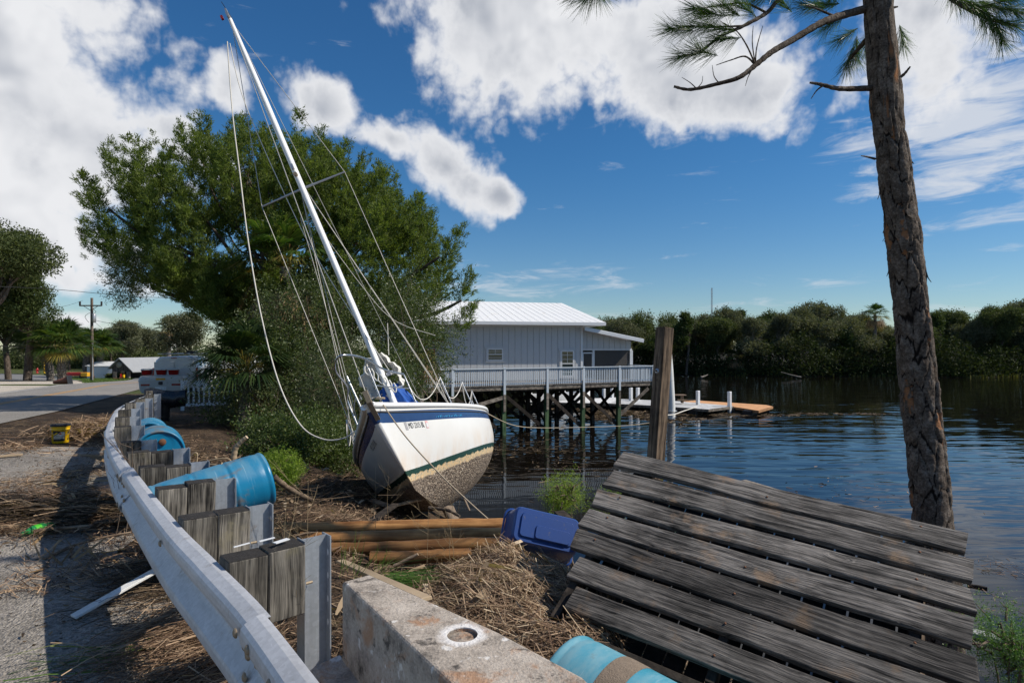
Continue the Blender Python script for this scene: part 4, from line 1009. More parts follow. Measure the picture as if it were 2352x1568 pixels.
stick('branch', 'brown branch running down the bank beside the long blue drum', 'branch', [pt(628, 1094, 6.8), pt(665, 1122, 6.9), pt(715, 1148, 7.0)], .035, MT['drift'])
stick('dark_plank', 'dark plank leaning in the straw in front of the sailboat', 'plank', [pt(850, 1198, 8.0), pt(908, 1158, 9.0)], 0, MT['pile_dark'], flat=(.10, .04))
stick('grey_plank', 'grey plank end poking from the straw below the bow', 'plank', [pt(852, 1147, 10.6), pt(905, 1166, 10.2)], 0, MT['drift'], flat=(.12, .03))
stick('long_branch', 'thin branch slanting across the straw below the hull', 'branch', [pt(898, 1163, 9.6), pt(960, 1148, 10.2), pt(1000, 1142, 10.4)], .03, MT['drift'])
stick('bark_strip', 'curved dark strip of bark on the straw under the keel', 'bark', [pt(985, 1166, 9.0), pt(1025, 1170, 8.9), pt(1056, 1185, 8.7)], .03, MT['bark'])
stick('pale_slat', 'pale weathered board lying along the far edge of the concrete barrier', 'board', [pt(782, 1288, 4.3), pt(980, 1375, 3.0)], 0, MT['husk'], flat=(.06, .02))
stick('short_stick', 'short broken stick pointing up in front of the tan poles', 'stick', [pt(905, 1300, 5.0), pt(960, 1272, 5.0)], .018, MT['drift'])
stick('upright_twig', 'small upright broken twig beside the tan poles', 'twig', [pt(744, 1272, 5.4), pt(746, 1228, 5.4)], .010, MT['husk'])
stick('floating_stick', 'dark stick floating on the water past the end of the slatted deck', 'stick', [gp(2222, 1342, WATER, .01), gp(2268, 1350, WATER, .02)], .04, MT['pile_dark'])
stick('bent_rod', 'bent pale root curling over the bank behind the wooden blocks', 'root', [pt(515, 1070, 7.4), pt(470, 1062, 7.4), pt(515, 1052, 7.4), pt(532, 1060, 7.4), pt(538, 1078, 7.4)], .012, MT['husk'])
stick('bent_root', 'small looped root on the bank beside the rusty-capped drum', 'root', [pt(435, 1058, 7.6), pt(440, 1045, 7.6), pt(452, 1040, 7.6), pt(452, 1062, 7.6), pt(446, 1080, 7.5)], .010, MT['husk'])
for (x, y, dd_, a, lb) in ((648, 1265, 2.97, .3, 'small white card lying on top of the nearest wooden block'), (604, 1280, 3.02, .15, 'white strip lying on the far edge of the nearest wooden block'), (548, 1292, 3.0, .2, 'thin white scrap on the near edge of the nearest wooden block')):
    p, t = on_rail(post_s[0]); nn = Vector((t.y, -t.x, 0)); k = {648: .30, 604: .25, 548: .12}[x]; w_ = {648: .030, 604: .014, 548: .010}[x]
    o = MB().box(p + nn * k + t * ({648: -.02, 604: .055, 548: .05}[x]) + Vector((0, 0, .8545 + .012)), (.085, w_, .004), frame_from(nn + t * a)).build('paper_scrap', MT['white_trim']); tag(o, lb, 'paper')
# ------------------------------------------------------------------ stranded sailboat
psi, th, ph, bx, by, bz_, MX, ML, SP = -1.5687, -.1911, .4351, -1.6059, 12.4267, -.7313, 1.4783, 9.5114, .8989
BROT = Matrix.Rotation(psi, 3, 'Z') @ Matrix.Rotation(th, 3, 'Y') @ Matrix.Rotation(ph, 3, 'X')
boat = thing('sailboat', 'white sailboat with a navy stripe stranded on the bank, heeled over', 'sailboat', (bx, by, bz_), BROT)
BI = MW[boat.name].inverted()
def hull(u, t, sd=1):
    B = 1.499
    b_ = B * (1 - (1 - min(u / .6, 1)) ** 1.41) * (1 - .22 * max(0, (u - .6) / .4) ** 2)
    b_ += .05 * math.exp(-(u / .03)) * 1.0
    zs = .823 + .316 * (1 - u) ** 2; zk = -.12 - .613 * math.sin(math.pi * min(u * .95 + .05, 1))
    z = zs + (zk - zs) * t; m_ = min(1, u / .45); pp = 1.15 + 1.5 * m_
    y = b_ * max(0, 1 - t ** pp) ** (1 - .45 * m_)
    if u < .02: y = min(y, .05 * (1 - t) + .02)
    x = 4.2 - 8.4 * u - (zs - z) * .76 * (1 - u) ** 3
    return Vector((x, sd * y, z))
NU, NV = 60, 30
us = [(i / NU) ** 1.25 for i in range(NU + 1)]
V = []; UV = []
for sd in (1, -1):
    for u in us:
        for j in range(NV + 1):
            t = j / NV; p = hull(u, t, sd); V.append(p); UV.append((u, (hull(u, 0).z - p.z) * (1.0 + .1 * u)))
off = (NU + 1) * (NV + 1); Fc = []
for k in (0, 1):
    for i in range(NU):
        for j in range(NV):
            a = k * off + i * (NV + 1) + j; f = (a, a + 1, a + NV + 2, a + NV + 1); Fc.append(f if k else f[::-1])
# stem face and transom
for j in range(NV): Fc.append((j, j + 1, off + j + 1, off + j))
tb = NU * (NV + 1); Fc.append(tuple([tb + j for j in range(NV + 1)] + [off + tb + j for j in range(NV, -1, -1)]))
me = mesh_np('hull', V, Fc, MT['gelcoat'], True)
uvl = me.uv_layers.new(name='UVMap')
for lp in me.loops: uvl.data[lp.index].uv = UV[lp.vertex_index]
hull_o = link('hull', me, boat)
# white rolled gunwale and dark rub strip
for sd in (1, -1):
    P = [hull(u, .03, sd) + Vector((0, sd * .010, .012)) for u in us]
    MB().tube(P, .044, 8).build('gunwale', MT['mast'], boat, local=True)
    P = [hull(u, .095, sd) + Vector((0, sd * .006, 0)) for u in us]
    MB().tube(P, .011, 6).build('rub_strip', plain('dark_rub_rubber', (.05, .045, .04), .7), boat, local=True)
# deck with crown, coach roof
def deck(u, v):
    uu = .004 + .99 * u; p = hull(uu, 0, 1); y = p.y * (2 * v - 1); return Vector((p.x, y, p.z + .05 * (1 - (2 * v - 1) ** 2) - .01))
MB().grid(deck, 40, 12, flip=True).build('deck', MT['white_trim'], boat, local=True)
mb = MB(); ct = Matrix()
loft(mb, [([(2.2, -.22), (2.2, .22), (1.0, .62), (-1.6, .72), (-1.6, -.72), (1.0, -.62)], .88), ([(2.0, -.16), (2.0, .16), (.95, .52), (-1.55, .62), (-1.55, -.62), (.95, -.52)], 1.12)], ct, (False, True), False)
cab = mb.build('coach_roof', MT['white_trim'], boat, local=True)
for sd in (1, -1): MB().box((-.2, sd * .615, 1.01), (1.1, .01, .12), Matrix.Rotation(-sd * .05, 3, 'Z')).build('cabin_window', MT['glass'], cab, local=True)
# fin keel and rudder, crusted
def foil(xc, c0, c1, z0, z1, th0, th1, rake):
    rings = []
    for k in range(5):
        f = k / 4; c = c0 + (c1 - c0) * f; t_ = th0 + (th1 - th0) * f; x0 = xc - rake * f
        rings.append(([(x0 + c * (.5 - s), (t_ * math.sin(math.pi * s ** .6)) * sg) for sg, ss in ((1, np.linspace(0, 1, 8)), (-1, np.linspace(.9, .1, 6))) for s in ss], z0 + (z1 - z0) * f))
    m_ = MB(); loft(m_, rings, Matrix(), (True, True)); return m_
foil(.2, 2.0, 1.15, -.40, -1.45, .10, .075, .35).build('keel', MT['barnacle'], boat, local=True)
foil(-3.7, .55, .40, .0, -1.15, .03, .02, .1).build('rudder', MT['barnacle'], boat, local=True)
# mast and fittings
mt0 = Vector((MX, 0, .80)); mt1 = Vector((MX, 0, .973 + ML))
mast = MB(); n = 14
def mring(f): 
    s_ = 1.0 if f < .8 else 1 - .35 * (f - .8) / .2
    return [(MX + .088 * s_ * math.cos(2 * math.pi * k / n), .062 * s_ * math.sin(2 * math.pi * k / n)) for k in range(n)]
loft(mast, [(mring(f), mt0.z + (mt1.z - mt0.z) * f) for f in np.linspace(0, 1, 14)], Matrix(), (True, True))
mast_o = mast.build('mast', MT['mast'], boat, local=True)
zsp = .973 + ML * .55
for sd in (1, -1):
    MB().tube([(MX, 0, zsp), (MX - .10, sd * SP, zsp + .04)], [.026, .016], 8).build('spreader', MT['alu'], mast_o, local=True)
MB().tube([(MX + .08, 0, zsp + .28), (MX + .15, 0, zsp + .28)], .04, 8).build('masthead_light', MT['bolt'], mast_o, local=True)
MB().box((MX + .12, 0, zsp + .46), (.06, .05, .10)).build('steaming_light', MT['alu'], mast_o, local=True)
MB().box((MX, 0, mt1.z + .03), (.26, .05, .10)).box((MX + .06, 0, mt1.z + .14), (.05, .04, .16)).build('masthead_fitting', MT['alu'], mast_o, local=True)
MB().tube([(MX - .05, 0, mt1.z + .05), (MX - .05, 0, mt1.z + .30)], .006, 6).tube([(MX - .28, 0, mt1.z + .30), (MX + .18, 0, mt1.z + .30)], .006, 6).box((MX - .28, 0, mt1.z + .30), (.14, .004, .09)).build('wind_vane', MT['black_plastic'], mast_o, local=True)
MB().box((MX + .16, -.12, mt1.z - .05), (.05, .05, .09)).build('red_marker', MT['red_lens'], mast_o, local=True)
def wire(name, P, r, mat, par=boat): return MB().tube(P, r, 5).build(name, mat, par, local=True)
top_ = Vector((MX, 0, mt1.z - .06))
bowp = hull(0, 0) + Vector((-.03, 0, .10))
wire('forestay', [top_ + Vector((.09, 0, 0)), bowp], .0085, MT['wire'])
wire('backstay', [top_ - Vector((.09, 0, 0)), Vector((-4.1, 0, .92))], .0075, MT['wire'])
for sd in (1, -1):
    cp = hull(.33, 0, sd) + Vector((0, -sd * .10, .05)); tip = Vector((MX - .10, sd * SP, zsp + .04))
    wire('shroud', [top_ - Vector((.03, 0, 0)), tip, cp], .0075, MT['wire'])
    wire('lower_shroud', [Vector((MX, sd * .05, zsp - .05)), cp + Vector((.25, 0, 0))], .0065, MT['wire'])
    wire('lower_shroud', [Vector((MX, sd * .05, zsp - .05)), cp + Vector((-.35, 0, 0))], .0065, MT['wire'])
def loc_(x, y, dd): return BI @ pt(x, y, dd * .885)
# loose halyards, hanging free in the air (they hang plumb, not along the mast)
hal = [loc_(522, 96, 14.2), loc_(533, 250, 14.0), loc_(551, 400, 13.8), loc_(571, 560, 13.4), loc_(600, 725, 13.0), loc_(641, 880, 12.6), loc_(690, 975, 12.2), loc_(742, 1008, 12.0), loc_(790, 1006, 11.8), loc_(822, 985, 11.5)]
wire('loose_halyard', spline(hal, 8), .013, MT['rope'])
hal = [loc_(528, 100, 14.2), loc_(562, 235, 14.0), loc_(665, 470, 13.6), loc_(745, 620, 13.3), loc_(900, 860, 12.6)]
wire('halyard', spline(hal, 8), .009, MT['rope'])
hal = [loc_(690, 500, 13.5), loc_(744, 690, 12.6), loc_(800, 905, 11.9), loc_(822, 985, 11.6)]
wire('flag_halyard', spline(hal, 6), .006, MT['wire'])
hal = [loc_(716, 500, 13.5), loc_(830, 655, 13.8), loc_(905, 735, 14.0), loc_(1000, 770, 14.2)]
wire('topping_lift', spline(hal, 6), .006, MT['rope'])
wire('boom_vang', [loc_(890, 742, 13.4), loc_(893, 815, 13.2)], .008, MT['rope'])
# chain plate and stem fitting on the bow
sf = MB()
for k in range(10):
    f = k / 9; p = hull(0, .0 + .19 * f) + Vector((.022, 0, 0)); 
    if k: sf.bar(prev_, p, .07, .012, up=(1, 0, .6))
    prev_ = p
sf.box(hull(0, 0) + Vector((-.02, 0, .08)), (.05, .07, .20)).build('stem_fitting', MT['bolt'], boat, local=True)
# pulpit: bent stainless tube round the bow
ph_ = .60
def rail_pt(u, sd, h): q = hull(u, 0, sd); return Vector((q.x, q.y * .93, q.z + h))
P = [rail_pt(.16, 1, ph_ * .92), rail_pt(.10, 1, ph_), rail_pt(.03, 1, ph_ + .02) + Vector((.26, .10, .03)), Vector((4.62, .0, 1.139 + ph_ + .08)), rail_pt(.03, -1, ph_ + .02) + Vector((.26, -.10, .03)), rail_pt(.10, -1, ph_), rail_pt(.16, -1, ph_ * .92)]
pul = MB().tube(spline(P, 8), .0165, 8)
for sd in (1, -1):
    pul.tube(spline([rail_pt(.16, sd, ph_ * .92), rail_pt(.165, sd, ph_ * .85), rail_pt(.165, sd, 0)], 4), .0165, 8)
    pul.tube([rail_pt(.05, sd, ph_ + .0) + Vector((.06, 0, 0)), rail_pt(.045, sd, .0)], .0165, 8)
    pul.tube([rail_pt(.165, sd, ph_ * .48), rail_pt(.05, sd, ph_ * .5)], .010, 6)
pul.build('pulpit', MT['steel'], boat, local=True)
# stanchions and slack life lines
st = [.34, .50, .68, .86]
for sd in (1, -1):
    for u in st:
        MB().tube([rail_pt(u, sd, 0), rail_pt(u, sd, .60)], .0135, 8).build('stanchion', MT['steel'], boat, local=True)
    for hh_ in (.58,):
        Q_ = [rail_pt(.165, sd, .50)]
        ul = [.165] + st
        for a, c in zip(ul[:-1], ul[1:]):
            pa = rail_pt(a, sd, hh_ * (.85 if a == .165 else 1)); pc = rail_pt(c, sd, hh_)
            down = BROT.inverted() @ Vector((0, 0, -1)); sag = .40 * (c - a) / .16
            for k in range(1, 13):
                f = k / 12; Q_.append(pa.lerp(pc, f) + down * sag * 4 * f * (1 - f) * .9)
        MB().tube(Q_, .009, 6).build('lifeline', MT['rope'], boat, local=True)
# boom with the flaked sail and its blue cover
mb = MB().tube([(MX - .1, 0, 1.62), (MX - 3.4, 0, 1.47)], .055, 10); mb.build('boom', MT['mast'], boat, local=True)
def sail(u, v):
    a = 2 * math.pi * u; x = MX - .06 - .55 * v
    fold = 1 + .10 * math.sin(a * 7 + v * 5) + .07 * math.sin(v * 24) + .05 * math.sin(a * 17)
    w_ = (.40 + .05 * math.sin(v * 9)) * (1 - .25 * v) * (1 if math.cos(a) < 0 else .72); h_ = .40 * (1 - .2 * v)
    return Vector((x + .05 * math.sin(3 * a), math.cos(a) * w_ * fold, 2.08 + math.sin(a) * h_ * fold - .10 * abs(math.cos(a))))
sb_ = MB().grid(sail, 70, 14).build('flaked_sail', MT['canvas'], boat, local=True)
for k in range(7):                                          # bights of the luff hanging on the fore side
    y0 = -.20 + .055 * k; z0 = 2.30 - .085 * k
    P = [Vector((MX + .10, y0 - .02, z0)), Vector((MX + .115, y0 - .055, z0 - .10)), Vector((MX + .12, y0 - .015, z0 - .19)), Vector((MX + .115, y0 + .03, z0 - .11)), Vector((MX + .10, y0 + .02, z0 - .01))]
    MB().tube(spline(P, 5), .013, 6).build('sail_fold', MT['canvas'], sb_, local=True)
def cover(u, v):
    a = 2 * math.pi * u; fold = 1 + .16 * math.sin(a * 9 + 4 * v) + .06 * math.sin(a * 23)
    w_ = .16 + .24 * v
    return Vector((MX - .20 + .22 * math.cos(a) * fold - .12 * v, w_ * math.sin(a) * fold, 1.80 - .62 * v))
MB().grid(cover, 72, 8).build('sail_cover', MT['blue_canvas'], boat, local=True)
# white deck bag hung on the pulpit, winch on the mast
MB().lathe([(0, .12), (.035, .11), (.045, .06), (.038, 0), (.05, -.02)], 12, Matrix.Translation((MX - .0, .10, 2.0)) @ Matrix.Rotation(-1.57, 4, 'X')).build('winch', MT['alu'], mast_o, local=True)
# registration on the bow: letters laid on the hull surface
def on_hull(u, t, sd, lift):
    e = 1e-3; p = hull(u, t, sd); nu = hull(u + e, t, sd) - p; nt_ = hull(u, t + e, sd) - p; nn = nu.cross(nt_).normalized()
    if nn.y * sd < 0: nn = -nn
    return p + nn * lift
def lay(Vt, s0, d0, sd, lift):
    """metres along the sheer from the bow (x) and below the sheer (y, up positive) -> hull surface"""
    out = []
    for x, y in Vt:
        s_ = s0 + x; u = .02 + s_ / 8.6; zs = hull(u, 0).z; dz = zs - hull(u, 1).z; out.append(on_hull(u, (d0 - y) / dz, sd, lift))
    return out
tv, tf = text_mesh('MD 2315 BL', .125, align='LEFT'); tv[:, 0] *= .80
S0 = .66; D0 = .355
link('registration_number', mesh_np('registration_number', lay(tv[:, :2], S0, D0, 1, .004), tf, MT['black_print']), boat)
def decal(name, x0, x1, y0, y1, mat, sd, lift=.004, n=8):
    P2 = [(x0 + (x1 - x0) * i / n, y) for y in (y0, y1) for i in range(n + 1)]
    Fc = [(i, i + 1, n + 2 + i, n + 1 + i) for i in range(n)]
    return link(name, mesh_np(name, lay(P2, S0, D0, sd, lift), Fc, mat), boat)
wd = float(tv[:, 0].max())
decal('state_seal', -.105, -.03, -.06, .06, MT['grey_print'], 1)
st_ = decal('registration_sticker', wd + .05, wd + .13, -.06, .06, MT['pink_print'], 1)
link('sticker_face', mesh_np('sticker_face', lay([(wd + .06 + .06 * i / 4, y) for y in (-.045, .025) for i in range(5)], S0, D0, 1, .006), [(i, i + 1, 6 + i, 5 + i) for i in range(4)], MT['white_trim']), st_)
tv2, tf2 = text_mesh('MD 2315 BL', .125, align='RIGHT'); tv2[:, 0] *= .85
link('registration_number', mesh_np('registration_number', lay(np.stack([-tv2[:, 0], tv2[:, 1]], 1), S0 - .1, D0 + .02, -1, .004), tf2, MT['black_print']), boat)
# worn teal lettering in the stripe (illegible)
for k in range(16):
    decal('worn_lettering', 1.0 + k * .075, 1.0 + k * .075 + .02 + .03 * ((k * 7) % 3) / 2, .105, .125 + .02 * ((k * 5) % 4) / 3, MT['cyan_print'], 1)

# mooring lines: bow line to the straw, stern line to the timber post
bow_w = MW[boat.name] @ (hull(.04, 0, 1) + Vector((0, 0, .04)))
ml = thing('bow_line', 'tan rope running from the bow down across the white hull to the straw', 'rope', pt(1130, 1205, 7.4))
mid = [bow_w, pt(930, 1000, 8.35), pt(1010, 1088, 8.0), pt(1075, 1150, 7.7), pt(1133, 1202, 7.4)]
MB().tube(spline(mid, 8), .010, 6).build('rope', MT['rope_tan'], ml)
kn = [bow_w + Vector((.06 * math.cos(a), .05 * math.sin(a), .03 + .01 * a / 6)) for a in np.linspace(0, 12, 30)]
MB().tube(kn, .011, 5).build('rope_knot', MT['rope_tan'], ml)
stp = MW[boat.name] @ (hull(.75, 0, 1) + Vector((0, 0, .05)))
ln_ = thing('stern_line', 'long tan rope stretched low over the water from the hull toward the docks', 'rope', stp)
MB().tube(spline([stp, pt(1200, 980, 21), pt(1330, 981, 26), pt(1450, 976, 31), gp(1525, 965, WATER, .6)], 8), .014, 5).build('rope', MT['rope_tan'], ln_)
# ------------------------------------------------------------------ house on stilts over the river
eH = Vector((7.5, 1.8, 0)).normalized(); nH = Vector((-eH.y, eH.x, 0))     # along the long wall, away from us
W0 = Vector((4.52, 38.3, 0)); FL = -.27
def hp(a, bb, z): return W0 + eH * a + nH * bb + Vector((0, 0, z))
HR = Matrix((eH, nH, Vector((0, 0, 1)))).transposed()
house = thing('river_house', 'pale grey board-sided house with white metal roof on stilts over the water', 'house', hp(0, 0, FL))
LW = 12.5; HT = 3.32; DP = 8.2
MB().box(hp(-LW / 2, DP / 2, (FL + HT) / 2), (LW - .1, DP - .1, HT - FL), HR).build('house_body', MT['siding'], house)
bw = .40
brd = MB().box((0, 0, 0), (bw - .022, .03, HT - FL - .14)).mesh('wall_board', MT['siding'])
for k in range(int(LW / bw)):
    link('wall_board', brd, house, at(hp(-bw * (k + .5) - .06, .030, (FL + HT) / 2 - .02), HR))
MB().box(hp(-.06, .02, (FL + HT) / 2), (.13, .13, HT - FL), HR).build('corner_board', MT['white_trim'], house)
MB().box(hp(-LW / 2, .0, HT - .09), (LW, .06, .17), HR).build('frieze_board', MT['white_trim'], house)
def window(a, z0, z1, wd, rows, up):
    c = hp(a, .0, (z0 + z1) / 2)
    wn = MB(); t = .11
    for (da, dz, sx, sz) in ((0, (z1 - z0) / 2 + t / 2, wd + 2 * t + .14, t + .02), (0, -(z1 - z0) / 2 - t / 2, wd + 2 * t, t), (-(wd + t) / 2, 0, t, z1 - z0), ((wd + t) / 2, 0, t, z1 - z0)):
        wn.box(c + eH * da + Vector((0, 0, dz)), (sx, .075, sz), HR)
    o = wn.build('window', MT['siding'], house)
    fr = MB(); t = .06
    for (da, dz, sx, sz) in ((0, (z1 - z0) / 2 - t / 2, wd, t), (0, -(z1 - z0) / 2 + t / 2, wd, t), (-(wd - t) / 2, 0, t, z1 - z0 - 2 * t), ((wd - t) / 2, 0, t, z1 - z0 - 2 * t), (0, up, wd - 2 * t, .055)):
        fr.box(c + eH * da - nH * .012 + Vector((0, 0, dz)), (sx, .055, sz), HR)
    fr.build('sash_frame', MT['white_trim'], o)
    MB().box(c - nH * .0 + Vector((0, 0, 0)), (wd - .1, .02, z1 - z0 - .1), HR).build('pane', MT['glass'], o)
    bars = MB()
    for k in range(1, rows):
        zz_ = z0 + (z1 - z0) * k / rows
        if abs(zz_ - (z0 + z1) / 2 - up) > .1: bars.box(Vector((c.x, c.y, zz_)) - nH * .013, (wd - .12, .012, .022), HR)
    bars.box(c - nH * .0135 + Vector((0, 0, (z1 - z0) / 4 + up / 2)), (.022, .012, (z1 - z0) / 2 - .12), HR).build('glazing_bar', MT['white_trim'], o)
    return o
window(-5.72, 1.02, 1.75, .98, 4, .02)
window(-1.02, -.02, 1.62, .84, 6, .0)
MB().box(hp(-7.6, .005, 1.40), (.30, .03, .03), HR).box(hp(-7.75, .005, 1.47), (.03, .03, .15), HR).build('wall_bracket', MT['deck_wood'], house)
MB().box(hp(-9.9, -.02, .75), (.95, .08, 2.0), HR).build('red_door', MT['red_door'], house)
# roof: sloping sheet panels with ribs, ridge further back
E0 = Vector((6.1, 37.8, 0)); EA = hp(-LW - .8, -.75, 0); ev_z = 3.36; rd_z = 4.92
eR = hp(1.28, -.75, 0); rR = Vector((3.55, 42.5, 0)); rL = hp(-LW - .8, 4.1, 0)
def P3(v, z): return Vector((v.x, v.y, z))
nP = 30
roof = None
for k in range(nP):
    f0, f1 = k / nP, (k + 1) / nP
    a = P3(EA.lerp(eR, f0), ev_z); c = P3(EA.lerp(eR, f1), ev_z); d_ = P3(rL.lerp(rR, f1), rd_z); e_ = P3(rL.lerp(rR, f0), rd_z)
    up = Vector((0, 0, .05)); mb = MB().add([a, c, d_, e_, a + up, c + up, d_ + up, e_ + up], [(3, 2, 1, 0), (4, 5, 6, 7), (0, 1, 5, 4), (1, 2, 6, 5), (2, 3, 7, 6), (3, 0, 4, 7)])
    mb.bar(a + up, e_ + up, .022, .022)
    if roof is None: roof = mb.build('roof', MT['roof_white'], house)
    else: mb.build('roof_panel', MT['roof_white'], roof)
bR = hp(1.1, DP + .8, 0); bL = hp(-LW - .8, DP + .8, 0)
MB().add([P3(eR, ev_z + .04), P3(bR, ev_z + .04), P3(rR, rd_z + .05)], [(0, 1, 2)]).add([P3(bR, ev_z + .04), P3(bL, ev_z + .04), P3(rL, rd_z + .05), P3(rR, rd_z + .05)], [(0, 1, 2, 3)]).build('roof_back', MT['roof_white'], roof)
fa = MB().bar(P3(EA, ev_z - .05), P3(eR, ev_z - .05), .05, .19); fa.bar(P3(eR, ev_z - .05), P3(bR, ev_z - .05), .05, .19); fa.build('fascia', MT['white_trim'], roof)
MB().add([P3(EA, ev_z - .1), P3(eR, ev_z - .1), P3(eR + nH * .8, ev_z - .1), P3(EA + nH * .8, ev_z - .1)], [(0, 1, 2, 3)]).build('soffit', MT['siding'], roof)
# screened porch at the end, under a lower shed roof
pz0, pz1 = 3.08, 2.32; PL = 3.55
pr = MB(); pA_, pB_ = hp(-.05, -.55, pz0), hp(PL + .45, -.55, pz1); pC_, pD_ = hp(PL + .45, 5.5, pz1), hp(-.05, 5.5, pz0); up = Vector((0, 0, .06))
pr.add([pA_, pB_, pC_, pD_, pA_ + up, pB_ + up, pC_ + up, pD_ + up], [(3, 2, 1, 0), (4, 5, 6, 7), (0, 1, 5, 4), (1, 2, 6, 5), (2, 3, 7, 6), (3, 0, 4, 7)])
porch_roof = pr.build('porch_roof', MT['roof_white'], house)
MB().bar(pA_ - Vector((0, 0, .08)), pB_ - Vector((0, 0, .08)), .05, .20).build('rake_board', MT['white_trim'], porch_roof)
# wall over the screens, boards cut to the slope
for k in range(9):
    a0_, a1_ = .02 + k * .385, .02 + (k + 1) * .385 - .022
    z0_ = pz0 - (pz0 - pz1) * (a0_ / (PL + .5)) - .18; z1_ = pz0 - (pz0 - pz1) * (a1_ / (PL + .5)) - .18
    MB().add([hp(a0_, .25, 1.72), hp(a1_, .25, 1.72), hp(a1_, .25, z1_), hp(a0_, .25, z0_), hp(a0_, .31, 1.72), hp(a1_, .31, 1.72), hp(a1_, .31, z1_), hp(a0_, .31, z0_)],
             [(0, 1, 2, 3), (7, 6, 5, 4), (0, 4, 5, 1), (1, 5, 6, 2), (3, 2, 6, 7), (0, 3, 7, 4)]).build('porch_board', MT['siding'], house)
MB().box(hp(PL / 2, .32, 1.70), (PL, .10, .12), HR).build('porch_beam', MT['white_trim'], house)
for a in (.05, .86, PL - .05): MB().box(hp(a, .30, (FL + 1.64) / 2), (.12 if a < 3 else .2, .12, 1.64 - FL), HR).build('porch_post', MT['white_trim'], house)
MB().box(hp(2.18, .31, (FL + 1.64) / 2 + .02), (2.45, .02, 1.60 - FL), HR).build('porch_screen', MT['screen'], house)
MB().box(hp(1.72, .33, (FL + 1.64) / 2), (.05, .04, 1.64 - FL), HR).build('screen_mullion', MT['deck_wood'], house)
dr_ = MB()
for (a, z, sx, sz) in ((.13, .62, .07, 1.76), (.78, .62, .07, 1.76), (.455, 1.47, .72, .08), (.455, .42, .72, .08), (.455, -.2, .72, .1)): dr_.box(hp(a, .28, z), (sx, .04, sz), HR)
do = dr_.build('screen_door', MT['white_trim'], house)
MB().box(hp(.455, .29, .95), (.60, .012, .98), HR).build('door_screen', MT['screen'], do); 
for k in range(4): MB().tube(spline([hp(.2 + .13 * k, .275, -.12), hp(.32 + .1 * k, .275, .12), hp(.24 + .13 * k, .275, .36)], 5), .012, 5).build('door_scroll', MT['white_trim'], do)
MB().box(hp(.455, .29, .1), (.60, .012, .55), HR).build('door_panel', MT['screen'], do)
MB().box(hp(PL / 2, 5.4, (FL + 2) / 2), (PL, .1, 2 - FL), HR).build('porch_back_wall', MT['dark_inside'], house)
MB().box(hp(PL / 2, 2.8, FL - .06), (PL + .2, 5.2, .1), HR).build('porch_floor', MT['deck_wood'], house)

# deck round the house
D0 = Vector((-3.155, 31.6, 0)); D1 = Vector((6.53, 36.0, 0)); D2 = Vector((8.75, 37.05, 0)); eD = (D1 - D0).normalized(); nD = Vector((-eD.y, eD.x, 0)); DR = Matrix((eD, nD, Vector((0, 0, 1)))).transposed()
DL = D0 - eD * 5.2
deck = thing('house_deck', 'wooden deck with white railing on tall piles around the river house', 'deck', P3(D0, FL))
Ld = (D2 - DL).length
def dp(a, bb, z): return DL + eD * a + nD * bb + Vector((0, 0, z))
nb_ = 44
dbd = MB().box((0, 0, 0), (Ld / nb_ - .012, 3.9, .04)).mesh('deck_board', MT['deck_wood'])
for k in range(nb_): link('deck_board', dbd, deck, at(dp(Ld * (k + .5) / nb_, 1.92, FL - .02), DR))
MB().box(dp(Ld / 2, .03, FL - .15), (Ld, .05, .20), DR).build('rim_joist', MT['deck_wood'], deck)
MB().box(dp(Ld / 2, .35, FL - .31), (Ld - .4, .14, .12), DR).build('girder', MT['pile_dark'], deck)
MB().box(dp(Ld / 2, 2.6, FL - .31), (Ld - .4, .14, .12), DR).build('girder', MT['pile_dark'], deck)
for k in range(14): MB().box(dp(.4 + k * (Ld - .8) / 13, 1.95, FL - .17), (.06, 3.7, .20), DR).build('joist', MT['pile_dark'], deck)
# railing
TOP = .68
MB().box(dp(Ld / 2, -.02, TOP), (Ld, .14, .045), DR).build('hand_rail', MT['rail_paint'], deck)
MB().box(dp(Ld / 2, .045, TOP - .09), (Ld, .035, .09), DR).build('top_rail', MT['rail_paint'], deck)
MB().box(dp(Ld / 2, .045, FL + .10), (Ld, .035, .09), DR).build('bottom_rail', MT['rail_paint'], deck)
bal = MB().box((0, 0, 0), (.045, .035, TOP - FL - .08)).mesh('baluster', MT['rail_paint'])
nbal = int(Ld / .122)
for k in range(nbal): link('baluster', bal, deck, at(dp(.06 + k * .122, .005, (TOP + FL) / 2 - .02), DR))
balr = MB().box((0, 0, 0), (.035, .045, TOP - FL - .08)).mesh('baluster', MT['rail_paint'])
for k in range(28): link('baluster', balr, deck, at(dp(Ld - .02, .15 + k * .122, (TOP + FL) / 2 - .02), DR))
MB().box(dp(Ld - .02, 1.95, TOP), (.14, 3.9, .045), DR).build('hand_rail', MT['rail_paint'], deck)
MB().box(dp(Ld + .06, .25, TOP - .22), (.03, .5, .42), DR).build('teal_panel', MT['teal'], deck)
pos = [5.2 + (D1 - D0).length * f for f in (-.45, 0, .282, .532, .757, .993)] + [Ld - .06]
uppr = MB().box((0, 0, 0), (.13, .05, 1.75)).mesh('rail_post', MT['rail_paint'])
for i, a in enumerate(pos):
    link('rail_post', uppr, deck, at(dp(a, -.045, TOP - .875 + .05), DR))
lo = MB().box((0, 0, 0), (.14, .06, .95)).mesh('post_skirt', MT['deck_wood'])
pil = MB().box((0, 0, 0), (.22, .22, 4.6)).mesh('pile', MT['pile_green']); pld = MB().box((0, 0, 0), (.22, .22, 4.6)).mesh('pile', MT['pile_dark'])
